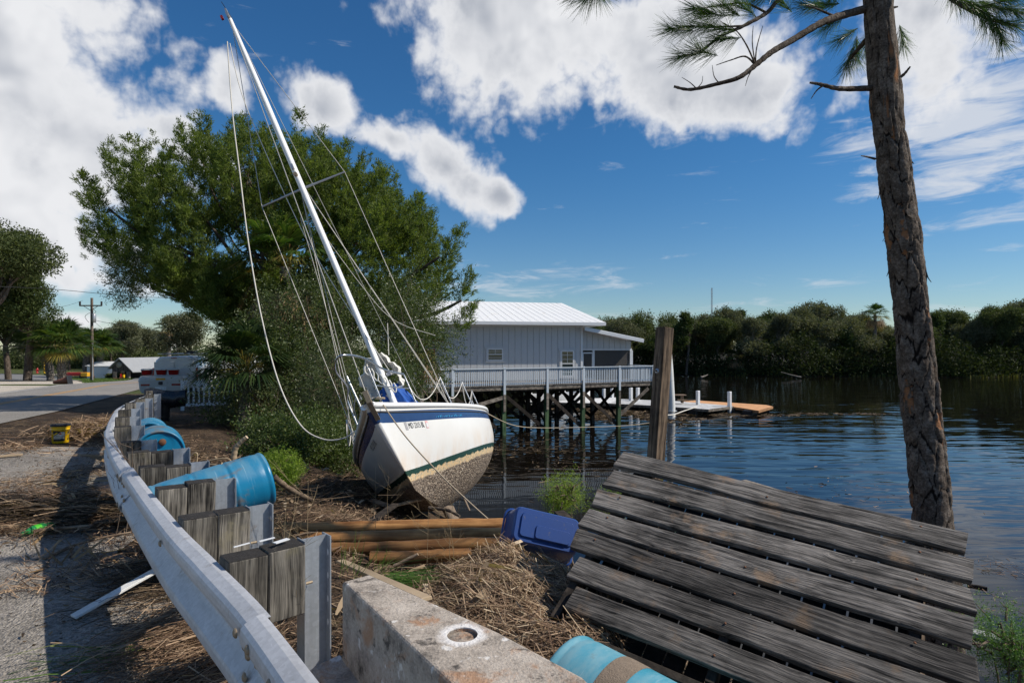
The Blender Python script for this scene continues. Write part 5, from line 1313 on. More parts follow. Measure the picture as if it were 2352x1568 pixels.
for i, a in enumerate(pos[:-1]):
    link('post_skirt', lo, deck, at(dp(a, -.046, FL - .95), DR)); link('pile', pil, deck, at(dp(a, .10, FL - .28 - 2.3), DR))
    for bb in (3.0, 5.9, 8.6, 11.2): link('pile', pld, deck, at(dp(a + .25 * math.sin(a + bb), bb, FL - .28 - 2.3), DR))
def brace(p, q_, mat): MB().bar(p, q_, .05, .20).build('cross_brace', mat, deck)
zt, zb = FL - .45, WATER + .15
for i in range(len(pos) - 2):
    a, c = pos[i], pos[i + 1]
    brace(dp(a, .18, zt), dp(c, .18, zb), MT['pile_dark'])
    brace(dp(a, 3.1, zb + .2), dp(c, 3.1, zt), MT['pile_dark']); brace(dp(a, 3.2, zt), dp(c, 3.2, zb + .2), MT['pile_dark'])
    brace(dp(a, 5.9, zb + .2), dp(c, 5.9, zt), MT['pile_dark']); brace(dp(a, 6.0, zt), dp(c, 6.0, zb + .2), MT['pile_dark'])
for a in pos[1:-1]:
    brace(dp(a + .12, .3, zb + .3), dp(a + .12, 3.0, zt), MT['pile_dark']); brace(dp(a - .12, .3, zt), dp(a - .12, 3.0, zb + .3), MT['pile_dark'])
brace(dp(pos[-2], .05, WATER + .7), dp(Ld - .35, .05, FL - .42), MT['deck_wood'])
brace(dp(pos[1] - 2.0, -.02, WATER + .9), dp(pos[2] - .1, -.02, FL - .65), MT['deck_wood'])

# ------------------------------------------------------------------ floating docks
def slab(name, label, pts, z, th, mat, edge, cat='dock'):
    P = [gp(x, y, z) for x, y in pts]; c = sum(P, Vector()) / len(P)
    t = thing(name, label, cat, (c.x, c.y, WATER))
    n = len(P); tops = P; lows = [p - Vector((0, 0, th)) for p in P]
    MB().add(tops + lows, [tuple(range(n)) if (tops[1] - tops[0]).cross(tops[2] - tops[1]).z > 0 else tuple(range(n))[::-1]]).build('dock_top', mat, t)
    mb = MB()
    for i in range(n):
        j = (i + 1) % n; mb.bar((tops[i] + lows[i]) / 2 - Vector((0, 0, .01)), (tops[j] + lows[j]) / 2 - Vector((0, 0, .01)), .05, th)
    mb.build('dock_frame', edge, t)
    # floats underneath
    for k in range(6):
        i = k % n; q_ = c.lerp(P[i], .72); MB().box((q_.x, q_.y, WATER + .10), (1.1, .7, z - th - WATER - .1 + .30), Matrix.Rotation(k, 3, 'Z'), bev=.04).build('dock_float', MT['black_plastic'], t)
    return t
slab('floating_dock', 'grey floating dock with white pile posts beyond the house deck', [(1397, 926), (1426, 916), (1560, 921), (1685, 932), (1627, 939.5), (1494, 930.5)], -2.56, .18, MT['dock_grey'], MT['deck_wood'])
slab('floating_dock', 'grey dock arm running back under the house deck', [(1190, 922), (1370, 914), (1420, 912), (1426, 916), (1397, 926)], -2.57, .18, MT['dock_grey'], MT['deck_wood'])
slab('floating_dock', 'orange-brown new floating dock adrift past the grey dock', [(1564, 921.5), (1599, 919), (1760, 929.5), (1775, 933), (1742, 942.5), (1687, 934), (1640, 928)], -2.60, .16, MT['dock_orange'], MT['dock_orange'])
for (x, y0, y1, lb) in ((1603, 897, 930, 'white square dock post, nearer the middle of the grey dock'), (1675.6, 899, 934, 'white square dock post at the outer tip of the grey dock'), (1449, 890, 920, 'white dock post behind the leaning brace of the house deck, left of a pair'), (1465, 890, 921, 'white dock post behind the house deck, right one of a pair'), (1387, 890, 910, 'white dock post seen between the deck piles'), (1406, 890, 913, 'slim white dock post beside the curved boat rail')):
    b0 = gp(x, y1, -2.6); tp_ = pt(x, y0, b0.y); 
    o = MB().box((b0.x, b0.y, (tp_.z + WATER - 1.0) / 2), (.24, .24, tp_.z - WATER + 1.0), Matrix.Rotation(.5, 3, 'Z'), bev=.02).build('dock_post', MT['white_metal']); tag(o, lb, 'post', 'white dock posts')
b0 = gp(1542, 962, WATER); t0 = pt(1537, 790, b0.y)
pv = thing('pvc_pile', 'white round pile sleeve standing in the water behind the timber post', 'pile', b0)
MB().tube([b0 - Vector((0, 0, 1)), b0 + Vector((0, 0, .9)), t0.lerp(b0, .35), t0], [.26, .26, .22, .13], 18).build('sleeve', MT['pvc'], pv)
MB().tube([b0 + Vector((.36 * math.cos(a), .36 * math.sin(a), .55)) for a in np.linspace(0, 6.28, 16)], .03, 6).build('pile_ring', MT['galv'], pv)
dl = thing('dock_line', 'pale rope sagging from the timber post to the grey dock', 'rope', pt(1520, 962, 30))
MB().tube(spline([pt(1518, 952, 32), pt(1545, 952, 37), pt(1572, 943, 41), gp(1600, 934, -2.5)], 6), .035, 6).build('rope', MT['rope'], dl)
pb = gp(1552, 925, -2.5); bn = thing('picnic_table', 'small brown wooden table on the grey dock behind the timber post', 'table', pb)
MB().box(pb + Vector((0, 0, .62)), (1.5, .7, .06)).build('table_top', MT['drift'], bn); 
for sx in (-.5, .5): MB().box(pb + Vector((sx, 0, .30)), (.10, .5, .6)).build('leg', MT['drift'], bn)
MB().box(pb + Vector((.6, -.7, .30)), (1.3, .3, .05)).build('seat', MT['drift'], bn)
# white motor boat moored under the deck
mbp = gp(1290, 921, -2.7); mo = thing('motor_boat', 'white motor boat moored behind the piles under the house deck', 'boat', mbp, Matrix.Rotation(R(12), 3, 'Z'))
def mh(u, v):
    x = -2.6 + 5.2 * u; w_ = .95 * (1 - max(0, (u - .55) / .45) ** 2.2); a = (v - .5) * math.pi
    return Vector((x, math.sin(a) * w_, -.25 + .85 * (1 - math.cos(a) ** .6) + .25 * u * u if True else 0))
MB().grid(mh, 24, 14).build('hull', MT['mast'], mo, local=True)
MB().box((-.2, 0, .85), (.9, .7, .9), bev=.06).build('console', MT['mast'], mo, local=True); MB().box((.28, 0, 1.42), (.05, .7, .35), Matrix.Rotation(-.4, 3, 'Y')).build('windscreen', MT['glass'], mo, local=True)
MB().tube(spline([(1.7, .5, .6), (1.75, .5, 1.3), (1.6, .5, 1.55), (1.2, .5, 1.6)], 5), .03, 8).build('grab_rail', MT['steel'], mo, local=True)
MB().box((-2.75, 0, .55), (.35, .45, 1.1), bev=.08).build('outboard', MT['mast'], mo, local=True)
# ------------------------------------------------------------------ plants
def tuft(P, D, n, spread, L, W, g, bend=None, tri=False, elong=0.0):
    """n blades from each base point P (k,3) around direction D (k,3)"""
    k = len(P); Pn = np.repeat(P, n, 0); Dn = np.repeat(D, n, 0) + g.normal(size=(k * n, 3)) * spread
    if tri: return tris(Pn + g.normal(size=Pn.shape) * L[1] * (.36 if elong else .8) + np.repeat(unit(D), n, 0) * (g.random((k * n, 1)) * elong) * (1 - .0), Dn, rand_dirs(k * n, g), L[0] + (L[1] - L[0]) * g.random(k * n), W[0] + (W[1] - W[0]) * g.random(k * n))
    return blades(Pn, Dn, rand_dirs(k * n, g), L[0] + (L[1] - L[0]) * g.random(k * n), W[0] + (W[1] - W[0]) * g.random(k * n), bend)
def limb_tree(mb, root, targets, r0, g, sag=.1, fork=.35, n=7):
    root = Vector(root)
    for t in targets:
        t = Vector(t); d_ = t - root; m1 = root + d_ * fork + Vector((g.normal() * .12, g.normal() * .12, abs(g.normal()) * .1)) * d_.length * .5; m2 = root + d_ * .7 + Vector((g.normal(), g.normal(), g.normal())) * d_.length * .05
        P = spline([root, m1, m2, t], 5); k = len(P); mb.tube(P, [r0 * (1 - .88 * i / (k - 1)) for i in range(k)], n, caps=False)

# ---- big cedar behind the sailboat
def cedar():
    g = np.random.default_rng(21); YC = 24.0; C = pt(650, 640, YC)
    outl = [(195, 500), (205, 425), (262, 352), (330, 405), (380, 350), (438, 290), (500, 330), (555, 262), (610, 300), (690, 315), (738, 298), (800, 332), (880, 385), (965, 445), (1050, 512), (1078, 600), (1096, 690), (1035, 725), (960, 700), (860, 740), (760, 800), (650, 830), (540, 760), (455, 700), (330, 665), (262, 620), (235, 560)]
    an = []; rr = []
    for x, y in outl: q_ = pt(x, y, YC) - C; an.append(math.atan2(q_.z, q_.x)); rr.append(math.hypot(q_.x, q_.z))
    o_ = np.argsort(an); an = np.array(an)[o_]; rr = np.array(rr)[o_]
    ext = lambda a: np.interp(a, np.concatenate([an - 2 * np.pi, an, an + 2 * np.pi]), np.tile(rr, 3))
    N = 1000
    dv = rand_dirs(N, g); dv[:, 1] *= .9; dv = unit(dv)
    a = np.arctan2(dv[:, 2], dv[:, 0]); hw = np.sqrt(dv[:, 0] ** 2 + dv[:, 2] ** 2)
    rho = .34 + .56 * g.random(N) ** .55
    R_ = ext(a) * rho
    keep_ = []
    Pc = np.stack([C.x + np.cos(a) * R_ * hw ** .6, YC + dv[:, 1] * 5.2 * rho, C.z + np.sin(a) * R_ * hw ** .6], 1)
    keep = (Pc[:, 2] > .8); Pc = Pc[keep]; a = a[keep]
    # rim plumes exactly on the outline so that its points read as flames
    rim = [pt(650 + (x - 650) * .955 + g.normal() * 8, y + 52 + g.normal() * 10, YC + g.normal() * 1.4) for x, y in outl[:17] for _ in range(3)]
    Pc = np.concatenate([Pc, np.array(rim)]); n = len(Pc)
    out = unit(Pc - np.array([C.x, YC, C.z - 3.5])); ax = unit(out * .75 + np.array([0, 0, 1.0]))
    parts = []
    for i in range(n):
        H_ = g.uniform(.9, 1.7); rad = g.uniform(.26, .46); m_ = int(14 * H_)
        t = g.random(m_); prof = (1 - t) ** .8 * (.35 + .65 * np.minimum(1, t * 4)); e = rand_dirs(m_, g)
        e = e - ax[i] * (e @ ax[i])[:, None]; e = unit(e)
        sub = Pc[i] + ax[i] * (t * H_ - .45 * H_)[:, None] + e * (rad * prof * np.sqrt(g.random(m_)) * 1.1)[:, None]
        sdir = unit(ax[i] * .9 + e * .75)
        parts.append(tuft(sub, sdir, 38, .42, (.07, .14), (.024, .040), g, tri=True, elong=.26))
    V, Q = join_np(parts)
    t = thing('cedar_tree', 'large bushy dark green cedar behind the stranded sailboat', 'tree', (C.x + .9, YC, -1.0))
    root = pt(690, 1030, YC); root.z = -1.6
    V = V - np.array(MW[t.name].translation); link('crown', mesh_np('crown', V, Q, MT['cedar']), t)
    mb = MB(); fork = pt(665, 830, YC)
    mb.tube(spline([root, root.lerp(fork, .5) + Vector((.3, 0, 0)), fork, pt(640, 650, YC)], 6), [.42 - .012 * i for i in range(19)], 10)
    tg = [Pc[j] for j in g.choice(n, 70, False)]
    for tt in tg:
        st = root.lerp(fork, g.uniform(.55, 1.0)) if tt[2] < 6 else fork.lerp(pt(640, 650, YC), g.uniform(0, 1))
        limb_tree(mb, st, [tt], .06 + .06 * g.random(), g)
    for (xs) in ([(640, 720), (540, 660), (440, 600), (330, 540), (250, 480)], [(640, 700), (560, 640), (470, 600), (400, 560)], [(650, 740), (520, 715), (430, 690), (350, 660)], [(700, 720), (820, 690), (930, 640), (1010, 590)], [(700, 760), (850, 740), (980, 725), (1060, 690)]):
        P = spline([pt(x, y, YC - 1.2 * k / 4) for k, (x, y) in enumerate(xs)], 5); k = len(P); mb.tube(P, [.17 * (1 - .8 * i / k) for i in range(k)], 8)
    mb.build('trunk', MT['bark'], t)
cedar()

# ---- broad-leaved shrubs
def bush(name, label, cat, c, rx, ry, rz, n, mat, leaf, g, stems=9, shell=.45, cl=14, spread=.5, hang=0.0, lump=.6, group=None, root=None):
    c = Vector(c)
    dv = rand_dirs(n, g); rho = shell + (1 - shell) * g.random(n) ** .6
    bump = 1 + lump * (fbm(dv[:, 0] * 2.3 + 9, dv[:, 2] * 2.3 + dv[:, 1] * 2 + 5, int(c.x * 7) % 50 + 3) - .47) * 2
    P = dv * (rho * bump)[:, None] * np.array([rx, ry, rz])
    P[:, 2] = np.where(P[:, 2] < -rz * .8, P[:, 2] * .8, P[:, 2])
    D = unit(dv + np.array([0, 0, .45 - hang]) + g.normal(size=(n, 3)) * .4)
    tw = g.random((n, cl, 1)) * spread                     # leaves sit along a twig
    Pt = (P[:, None, :] + D[:, None, :] * (tw - spread * .5) + g.normal(size=(n, cl, 3)) * spread * .09).reshape(-1, 3)
    Dt = unit(np.repeat(D, cl, 0) * .6 + rand_dirs(n * cl, g))
    V, Q = blades(Pt, Dt, rand_dirs(n * cl, g), leaf[0] + (leaf[1] - leaf[0]) * g.random(n * cl), leaf[2] + (leaf[3] - leaf[2]) * g.random(n * cl))
    base = Vector((c.x, c.y, c.z - rz)); t = thing(name, label, cat, base, group=group)
    link('foliage', mesh_np('foliage', V + np.array(c - base), Q, mat), t)
    mb = MB(); lo = root or Vector((c.x, c.y, float(ground_z(c.x, c.y)) - .1))
    for k in range(stems):
        tg = Vector(P[g.integers(n)]) * .95 + c; limb_tree(mb, lo + Vector((g.normal() * rx * .18, g.normal() * ry * .18, 0)), [tg], .012 + .02 * g.random() + rx * .006, g, n=5)
    for k in range(stems * 6):
        q_ = Vector(P[g.integers(n)]); d_ = q_.normalized() if q_.length > 0 else Vector((0, 0, 1)); mb.tube([c + q_ * .6, c + q_ * .8 + Vector(g.normal(size=3)) * .05, c + q_ * 1.02], [.012, .008, .003], 4, caps=False)
    mb.build('stems', MT['twig'], t)
    return t
g1 = np.random.default_rng(5)
def bpx(x, y, d_): return pt(x, y, d_)
s_ = lambda px_, d_: px_ * d_ / 1372
bush('oak_shrub', 'dark dense shrub overgrowing the white fence behind the guardrail', 'shrub', bpx(605, 890, 17.5), s_(128, 17.5), 1.7, s_(165, 17.5), 2600, MT['oak'], (.05, .09, .022, .040), g1, 14)
bush('oak_shrub', 'tall leafy shrub in the middle below the cedar crown', 'shrub', bpx(720, 800, 19), s_(160, 19), 2.0, s_(185, 19), 3000, MT['oak'], (.05, .09, .022, .040), g1, 16)
bush('oak_shrub', 'leafy shrub between the mast and the river house', 'shrub', bpx(925, 770, 20.5), s_(125, 20.5), 1.8, s_(150, 20.5), 2400, MT['oak'], (.05, .09, .022, .04), g1, 14)
bush('oak_shrub', 'dark low shrub at the foot of the bank beside the bow', 'shrub', bpx(735, 1030, 14.2), s_(105, 14.2), 1.3, s_(95, 14.2), 1700, MT['glossy'], (.045, .08, .02, .034), g1, 10)
bush('oak_shrub', 'low glossy bush creeping over the bank behind the blue drums', 'shrub', bpx(655, 1010, 12.5), s_(105, 12.5), 1.0, s_(55, 12), 1200, MT['glossy'], (.045, .08, .02, .034), g1, 8)
bush('willow_shrub', 'pale olive feathery shrub left of the bow pulpit', 'shrub', bpx(760, 880, 15.2), s_(65, 15.2), .7, s_(115, 15.2), 800, MT['oak_pale'], (.05, .10, .012, .022), g1, 16, hang=-.3)
bush('oak_shrub', 'leafy shrub hanging behind the pulpit and the white sail', 'shrub', bpx(880, 890, 17.5), s_(90, 17.5), 1.2, s_(110, 17.5), 1300, MT['oak'], (.05, .09, .02, .038), g1, 12)
bush('oak_shrub', 'olive spray of leaves reaching out at the far edge of the cedar', 'shrub', bpx(290, 640, 21), s_(48, 21), .8, s_(75, 21), 420, MT['oak_pale'], (.06, .11, .018, .03), g1, 5, hang=.7, root=pt(395, 590, 22.8))
bush('green_bush', 'small yellow-green bush on the bank beside the long blue drum', 'bush', bpx(648, 1078, 9.2), s_(46, 9.2), .3, s_(40, 9.2), 700, MT['fennel'], (.03, .06, .006, .012), g1, 6, cl=16, spread=.22)
bush('fennel_plant', 'bright feathery green plant at the water beside the navy bin', 'plant', bpx(1292, 1140, 7.2), s_(46, 7.2), .22, s_(46, 7.2), 170, MT['fennel'], (.02, .045, .003, .006), g1, 9, cl=44, spread=.26, hang=-.5, lump=.9, shell=.2)
bush('juniper_shrub', 'dark green juniper spray at the lower corner past the slatted deck', 'shrub', bpx(2330, 1490, 4.3), s_(95, 4.3), .30, s_(80, 4.3), 230, MT['needle_green'], (.012, .03, .003, .006), g1, 9, cl=60, spread=.24, hang=-.3, lump=.9, shell=.15)
bush('weed_clump', 'small green weeds showing between the upper slats of the deck', 'weeds', bpx(1450, 1165, 6.0), .45, .3, .25, 260, MT['fennel'], (.02, .05, .003, .007), g1, 4, cl=16, spread=.16)

# ---- fan palms
def fan(P, D, L, g, nl=24, spread=2.4, droop=.35, wd=.055, cup=.25):
    """one fan frond: leaflets radiating from P about direction D"""
    D = Vector(D).normalized(); U = (Vector((0, 0, 1)) - D * D.z); U = U.normalized() if U.length > 1e-3 else Vector((1, 0, 0)); S = D.cross(U)
    a = np.linspace(-spread / 2, spread / 2, nl) + g.normal(size=nl) * .03
    Dn = np.array(D); Sn = np.array(S); Un = np.array(U)
    dr_ = np.cos(a)[:, None] * Dn + np.sin(a)[:, None] * Sn + (cup * np.abs(np.sin(a)))[:, None] * Un * .6
    L_ = L * (.75 + .25 * np.cos(a)) * (1 + .08 * g.normal(size=nl))
    N_ = np.repeat(Un[None], nl, 0)
    e = unit(dr_); base = np.repeat(np.array(P)[None], nl, 0); S2 = unit(np.cross(e, N_)); w_ = wd
    m = base + e * (L_ * .55)[:, None] + N_ * .02; t = base + e * L_[:, None] - np.array([0, 0, 1]) * (droop * L_)[:, None]
    V = np.stack([base - S2 * .006, base + S2 * .006, m - S2 * w_ * .5, m + S2 * w_ * .5, t - S2 * .004, t + S2 * .004], 1).reshape(-1, 3)
    b_ = np.arange(nl)[:, None] * 6
    return V, np.concatenate([b_ + np.array([0, 1, 3, 2]), b_ + np.array([2, 3, 5, 4])], 0)
def fan_palm(name, label, base, height, r, crown, g, n=34, dead=8, mat='frond', lean=(0, 0), boots=True, stalk=.9, group=None, ylw=6, hang_dead=False):
    base = Vector(base); t = thing(name, label, 'palm', base, group=group)
    top_ = Vector((lean[0], lean[1], height))
    P = spline([Vector((0, 0, -.3)), Vector((lean[0] * .3, lean[1] * .3, height * .5)), top_], 6)
    mb = MB().tube(P, [r * (1 + .12 * math.sin(i * 1.7)) for i in range(len(P))], 12)
    mb.build('trunk', MT['palm_bark'], t, local=True)
    if boots:
        bo = MB()
        for k in range(int(height * 34)):
            z = height * (.10 + .9 * k / (height * 34)); a = k * 2.4; c = Vector((lean[0] * z / height, lean[1] * z / height, z)); o_ = Vector((math.cos(a), math.sin(a), 0))
            bo.bar(c + o_ * r * .85, c + o_ * (r * 1.5) + Vector((0, 0, .24)), .07, .03, up=o_)
        bo.build('leaf_bases', MT['palm_bark'], t, local=True)
    gr, yl, de = [], [], []; sk = MB()
    for k in range(n + dead + ylw):
        a = k * 2.39996; is_d = k >= n + ylw; is_y = n <= k < n + ylw
        e = (g.uniform(.25, 1.5) if k % 3 else g.uniform(-.1, .6)) if not (is_d or is_y) else (g.uniform(-1.25, -.6) if is_d else g.uniform(-.35, .15))
        d_ = Vector((math.cos(a) * math.cos(e), math.sin(a) * math.cos(e), math.sin(e))); q_ = top_ + d_ * stalk * crown * g.uniform(.45, .7)
        sk.tube([top_ + Vector((0, 0, -.1)), top_.lerp(q_, .5) + Vector((0, 0, .05)), q_], [.022, .016, .010], 5, caps=False)
        V, Q = fan(q_, d_ + Vector((0, 0, -.12)), crown * g.uniform(.52, .68), g, droop=.30 if not is_d else .5, wd=.034 * crown)
        (de if is_d else yl if is_y else gr).append((V, Q))
    for nm, pr_, mt in (('fronds', gr, MT[mat]), ('yellow_fronds', yl, MT['frond_yellow']), ('dead_fronds', de, MT['frond_dead'])):
        if pr_: V, Q = join_np(pr_); link(nm, mesh_np(nm, V, Q, mt), t)
    sk.build('leaf_stalks', MT['frond_yellow'], t, local=True)
    return t
g2 = np.random.default_rng(11)
for (x, yb, yt, lean_, cr, lb) in ((117, 874, 798, (-.8, 0), 3.1, 'fan palm with grey trunk at the left of the clump on the verge'), (140, 875, 800, (.3, 0), 3.1, 'fan palm with yellowing lower fronds in the middle of the verge clump'),
                             (196, 868, 799, (.2, .2), 2.9, 'fan palm standing just in front of the utility pole'), (224, 867, 801, (.5, .2), 2.9, 'fan palm right of the utility pole, nearest the barn')):
    q_ = gp(x, yb); h_ = (yb - yt) * q_.y / 1372
    fan_palm('fan_palm', lb, q_, h_, .34, cr, g2, 64, 0, lean=lean_, group='fan palms across the road', ylw=3)
q_ = Vector(((388 - 1176) * 95 / 1372, 95, -2.6))
fan_palm('tall_palm', 'tall thin palm with a skirt of brown fronds behind the van', q_, (2.6 + 1.9 + (795 - 752) * 95 / 1372), .30, 2.2, g2, 22, 34, ylw=2, boots=False)
q_ = pt(562, 860, 16.6); fan_palm('fan_palm', 'dark fan palm fronds spilling over the fence behind the van', Vector((q_.x, q_.y, -.9)), 2.1, .16, 1.5, g2, 40, 1, mat='frond_dark', ylw=0, boots=False)
q_ = pt(655, 600, 20.5); fan_palm('fan_palm', 'fan palm poking out of the middle of the cedar', Vector((q_.x, q_.y, -1.2)), q_.z + 1.0, .18, 1.9, g2, 30, 8, ylw=4, boots=False)
q_ = pt(965, 800, 23.0); fan_palm('fan_palm', 'small fan palm beside the red door of the river house', Vector((q_.x, q_.y, -1.2)), q_.z + 1.2, .14, 1.3, g2, 22, 4, ylw=2, boots=False)

# ---- pine on the right with plated bark
def pine():
    g = np.random.default_rng(33)
    path = [(2160, 1420, 5.75), (2143, 1200, 5.9), (2118, 960, 6), (2099, 760, 6), (2077, 560, 6), (2046, 330, 6), (2030, 160, 6), (2014, -20, 6), (2000, -260, 6), (1995, -700, 6.05), (1990, -1300, 6.1)]
    C = [pt(*p) for p in path]; base = C[0].copy(); base.z = -3.4; C = [base] + C
    rad0 = [.19, .182, .166, .159, .153, .148, .136, .129, .122, .115, .08, .02]
    Ps = spline(C, 1); P = []; rr = []
    cl_ = [0]
    for i in range(1, len(C)): cl_.append(cl_[-1] + (C[i] - C[i - 1]).length)
    dense = spline(C, 40); dl_ = [0]
    for i in range(1, len(dense)): dl_.append(dl_[-1] + (dense[i] - dense[i - 1]).length)
    tot = dl_[-1]; ss = np.concatenate([np.arange(0, 7.6, .011), np.arange(7.6, tot, .08)])
    X = np.interp(ss, dl_, [p.x for p in dense]); Y = np.interp(ss, dl_, [p.y for p in dense]); Z = np.interp(ss, dl_, [p.z for p in dense])
    Rr = np.interp(ss, cl_, rad0); n = 110; th_ = np.linspace(0, 2 * np.pi, n, endpoint=False)
    TH, S_ = np.meshgrid(th_, ss)
    # bark plates: stretched cells in (arc, length)
    arc = TH / (2 * np.pi) * 9.0; ln_ = S_ * 3.0
    wx = arc + .55 * (fbm(S_ * 3.0, TH * 2, 12) - .47) * 2; wy = ln_ + 1.1 * (fbm(TH * 2.2 + 3, S_ * 2.1, 13) - .47)
    f1 = np.full(TH.shape, 9.0); f2 = np.full(TH.shape, 9.0); idv = np.zeros(TH.shape)
    ix = np.floor(wx); iy = np.floor(wy)
    for di in (-1, 0, 1):
        for dj in (-1, 0, 1):
            cx_ = ix + di; cy_ = iy + dj; cxm = np.mod(cx_, 9)
            jx = hash2(cxm.astype(np.int64), cy_.astype(np.int64), 1); jy = hash2(cxm.astype(np.int64), cy_.astype(np.int64), 2)
            d_ = np.hypot(wx - cx_ - jx, (wy - cy_ - jy) * .8); h_ = hash2(cxm.astype(np.int64), cy_.astype(np.int64), 3)
            nw = d_ < f1; f2 = np.where(nw, f1, np.minimum(f2, d_)); idv = np.where(nw, h_, idv); f1 = np.where(nw, d_, f1)
    crack = np.clip((f2 - f1) / .30, 0, 1); fl = fbm(TH * 9, S_ * 26, 31) - .47
    disp = .024 * crack ** .6 * (.45 + .9 * idv) + .012 * fl * crack + .006 * (fbm(TH * 20, S_ * 60, 41) - .47)
    fresh = np.clip(((idv > .88) & (fbm(TH * 4, S_ * 9, 77) > .52)).astype(float), 0, 1); disp = disp - .012 * fresh
    RR = Rr[:, None] * .93 + disp * np.clip(Rr[:, None] / .12, .2, 1)
    tn = np.stack([np.gradient(X, ss), np.gradient(Y, ss), np.gradient(Z, ss)], 1); tn = unit(tn)
    ax1 = unit(np.cross(tn, np.array([0, 1.0, 0]))); ax2 = np.cross(tn, ax1)
    V = np.stack([X, Y, Z], 1)[:, None, :] + RR[:, :, None] * (np.cos(TH)[:, :, None] * ax1[:, None, :] + np.sin(TH)[:, :, None] * ax2[:, None, :])
    m_ = len(ss); i0 = (np.arange(m_ - 1)[:, None] * n + np.arange(n)[None]); i1 = np.arange(m_ - 1)[:, None] * n + (np.arange(n)[None] + 1) % n
    Q = np.stack([i0, i1, i1 + n, i0 + n], 2).reshape(-1, 4)
    t = thing('pine_tree', 'tall pine trunk with flaking plated bark standing at the water', 'tree', base)
    me = mesh_np('trunk', V.reshape(-1, 3) - np.array(base), Q, MT['pine_bark'], True)
    at1 = me.attributes.new('plate', 'FLOAT', 'POINT'); at1.data.foreach_set('value', crack.ravel().astype(np.float32))
    at2 = me.attributes.new('fresh', 'FLOAT', 'POINT'); at2.data.foreach_set('value', fresh.ravel().astype(np.float32))
    tr_ = link('trunk', me, t)
    # loose curling bark flakes on the sides
    for k in range(46):
        s_ = g.uniform(2.4, 7.2); a = g.choice([0, math.pi]) + g.normal() * .5; j = int(np.searchsorted(ss, s_)); o_ = ax1[j] * math.cos(a) + ax2[j] * math.sin(a); o_ = Vector(o_); tg = Vector(tn[j])
        c = Vector((X[j], Y[j], Z[j])) + o_ * (Rr[j] * 1.02); ln = g.uniform(.04, .13); wd = g.uniform(.015, .04); sd = tg.cross(o_)
        fl_ = [c - sd * wd, c + sd * wd, c + sd * wd * .8 + tg * -ln * .6 + o_ * .012, c - sd * wd * .7 + tg * -ln * .6 + o_ * .012, c + sd * wd * .2 - tg * ln + o_ * .035]
        fl2 = [p - o_ * .006 for p in fl_]
        MB().add(fl_ + fl2, [(0, 1, 2, 3), (3, 2, 4), (8, 7, 6, 5), (9, 7, 8), (0, 5, 6, 1), (1, 6, 7, 2), (2, 7, 9, 4), (4, 9, 8, 3), (3, 8, 5, 0)]).build('bark_flake', MT['bark'], tr_)
    # limbs and needles
    def px(x, y, d_=6.0): return pt(x, y, d_)
    limbs = [([(1985, 22, 6), (1921, 40, 5.9), (1883, 55, 5.8), (1819, 93, 5.7), (1772, 120, 5.6), (1735, 150, 5.55), (1698, 178, 5.5), (1652, 192, 5.5), (1587, 206, 5.5), (1548, 199, 5.5)], .040),
             ([(1990, -120, 6), (1900, -70, 5.9), (1820, -20, 5.8), (1786, 2, 5.7), (1761, 30, 5.7), (1708, 60, 5.6), (1657, 83, 5.6), (1606, 120, 5.5), (1572, 128, 5.5)], .030),
             ([(1761, 30, 5.7), (1712, 8, 5.6), (1660, 12, 5.5), (1600, 22, 5.5)], .012), ([(1708, 60, 5.6), (1640, 62, 5.5), (1560, 62, 5.5)], .010),
             ([(1999, 203, 6), (1930, 204, 5.85), (1885, 194, 5.8), (1860, 190, 5.8)], .030), ([(1892, 196, 5.8), (1876, 208, 5.8), (1863, 227, 5.8)], .010),
             ([(2055, 185, 6), (2075, 172, 5.95), (2091, 153, 5.9)], .022), ([(2000, 80, 6.1), (1965, 120, 6.3), (1950, 140, 6.4)], .030),
             ([(1921, 40, 5.9), (1880, 22, 5.8), (1850, 12, 5.8)], .014), ([(2040, 20, 6), (2062, 16, 6)], .018), ([(2010, 365, 5.95), (1990, 360, 5.85), (1978, 358, 5.8)], .012), ([(2068, 290, 6), (2076, 278, 5.9)], .012),
             ([(1735, 150, 5.55), (1712, 130, 5.5), (1680, 138, 5.5), (1645, 150, 5.5)], .010), ([(1735, 150, 5.55), (1715, 105, 5.45), (1690, 70, 5.4), (1655, 50, 5.4)], .009), ([(1735, 150, 5.55), (1738, 110, 5.5), (1752, 60, 5.5)], .008), ([(1735, 150, 5.55), (1728, 100, 5.5), (1730, 60, 5.5)], .007), ([(1730, 155, 5.5), (1718, 178, 5.5), (1712, 198, 5.5)], .006), ([(1652, 192, 5.5), (1640, 175, 5.5), (1636, 150, 5.5)], .006), ([(1600, 204, 5.5), (1585, 190, 5.45), (1566, 178, 5.45)], .006), ([(1600, 204, 5.5), (1612, 190, 5.5), (1614, 175, 5.5)], .005),
             ([(2010, -60, 6), (2130, -40, 5.8), (2190, 2, 5.6), (2260, 40, 5.4), (2330, 60, 5.3)], .028), ([(2190, 2, 5.6), (2250, 15, 5.4), (2330, -5, 5.3)], .012), ([(2230, 20, 5.5), (2280, 55, 5.4), (2300, 90, 5.4)], .010),
             ([(1990, -60, 6), (1700, -110, 5.4), (1480, -60, 5.0), (1360, -15, 4.9)], .03)]
    mb = MB()
    for P_, r_ in limbs:
        L_ = spline([px(*p) for p in P_], 6); k = len(L_); mb.tube(L_, [r_ * (1 - .72 * i / k) * (1 + .10 * math.sin(i * 3.3)) for i in range(k)], 7)
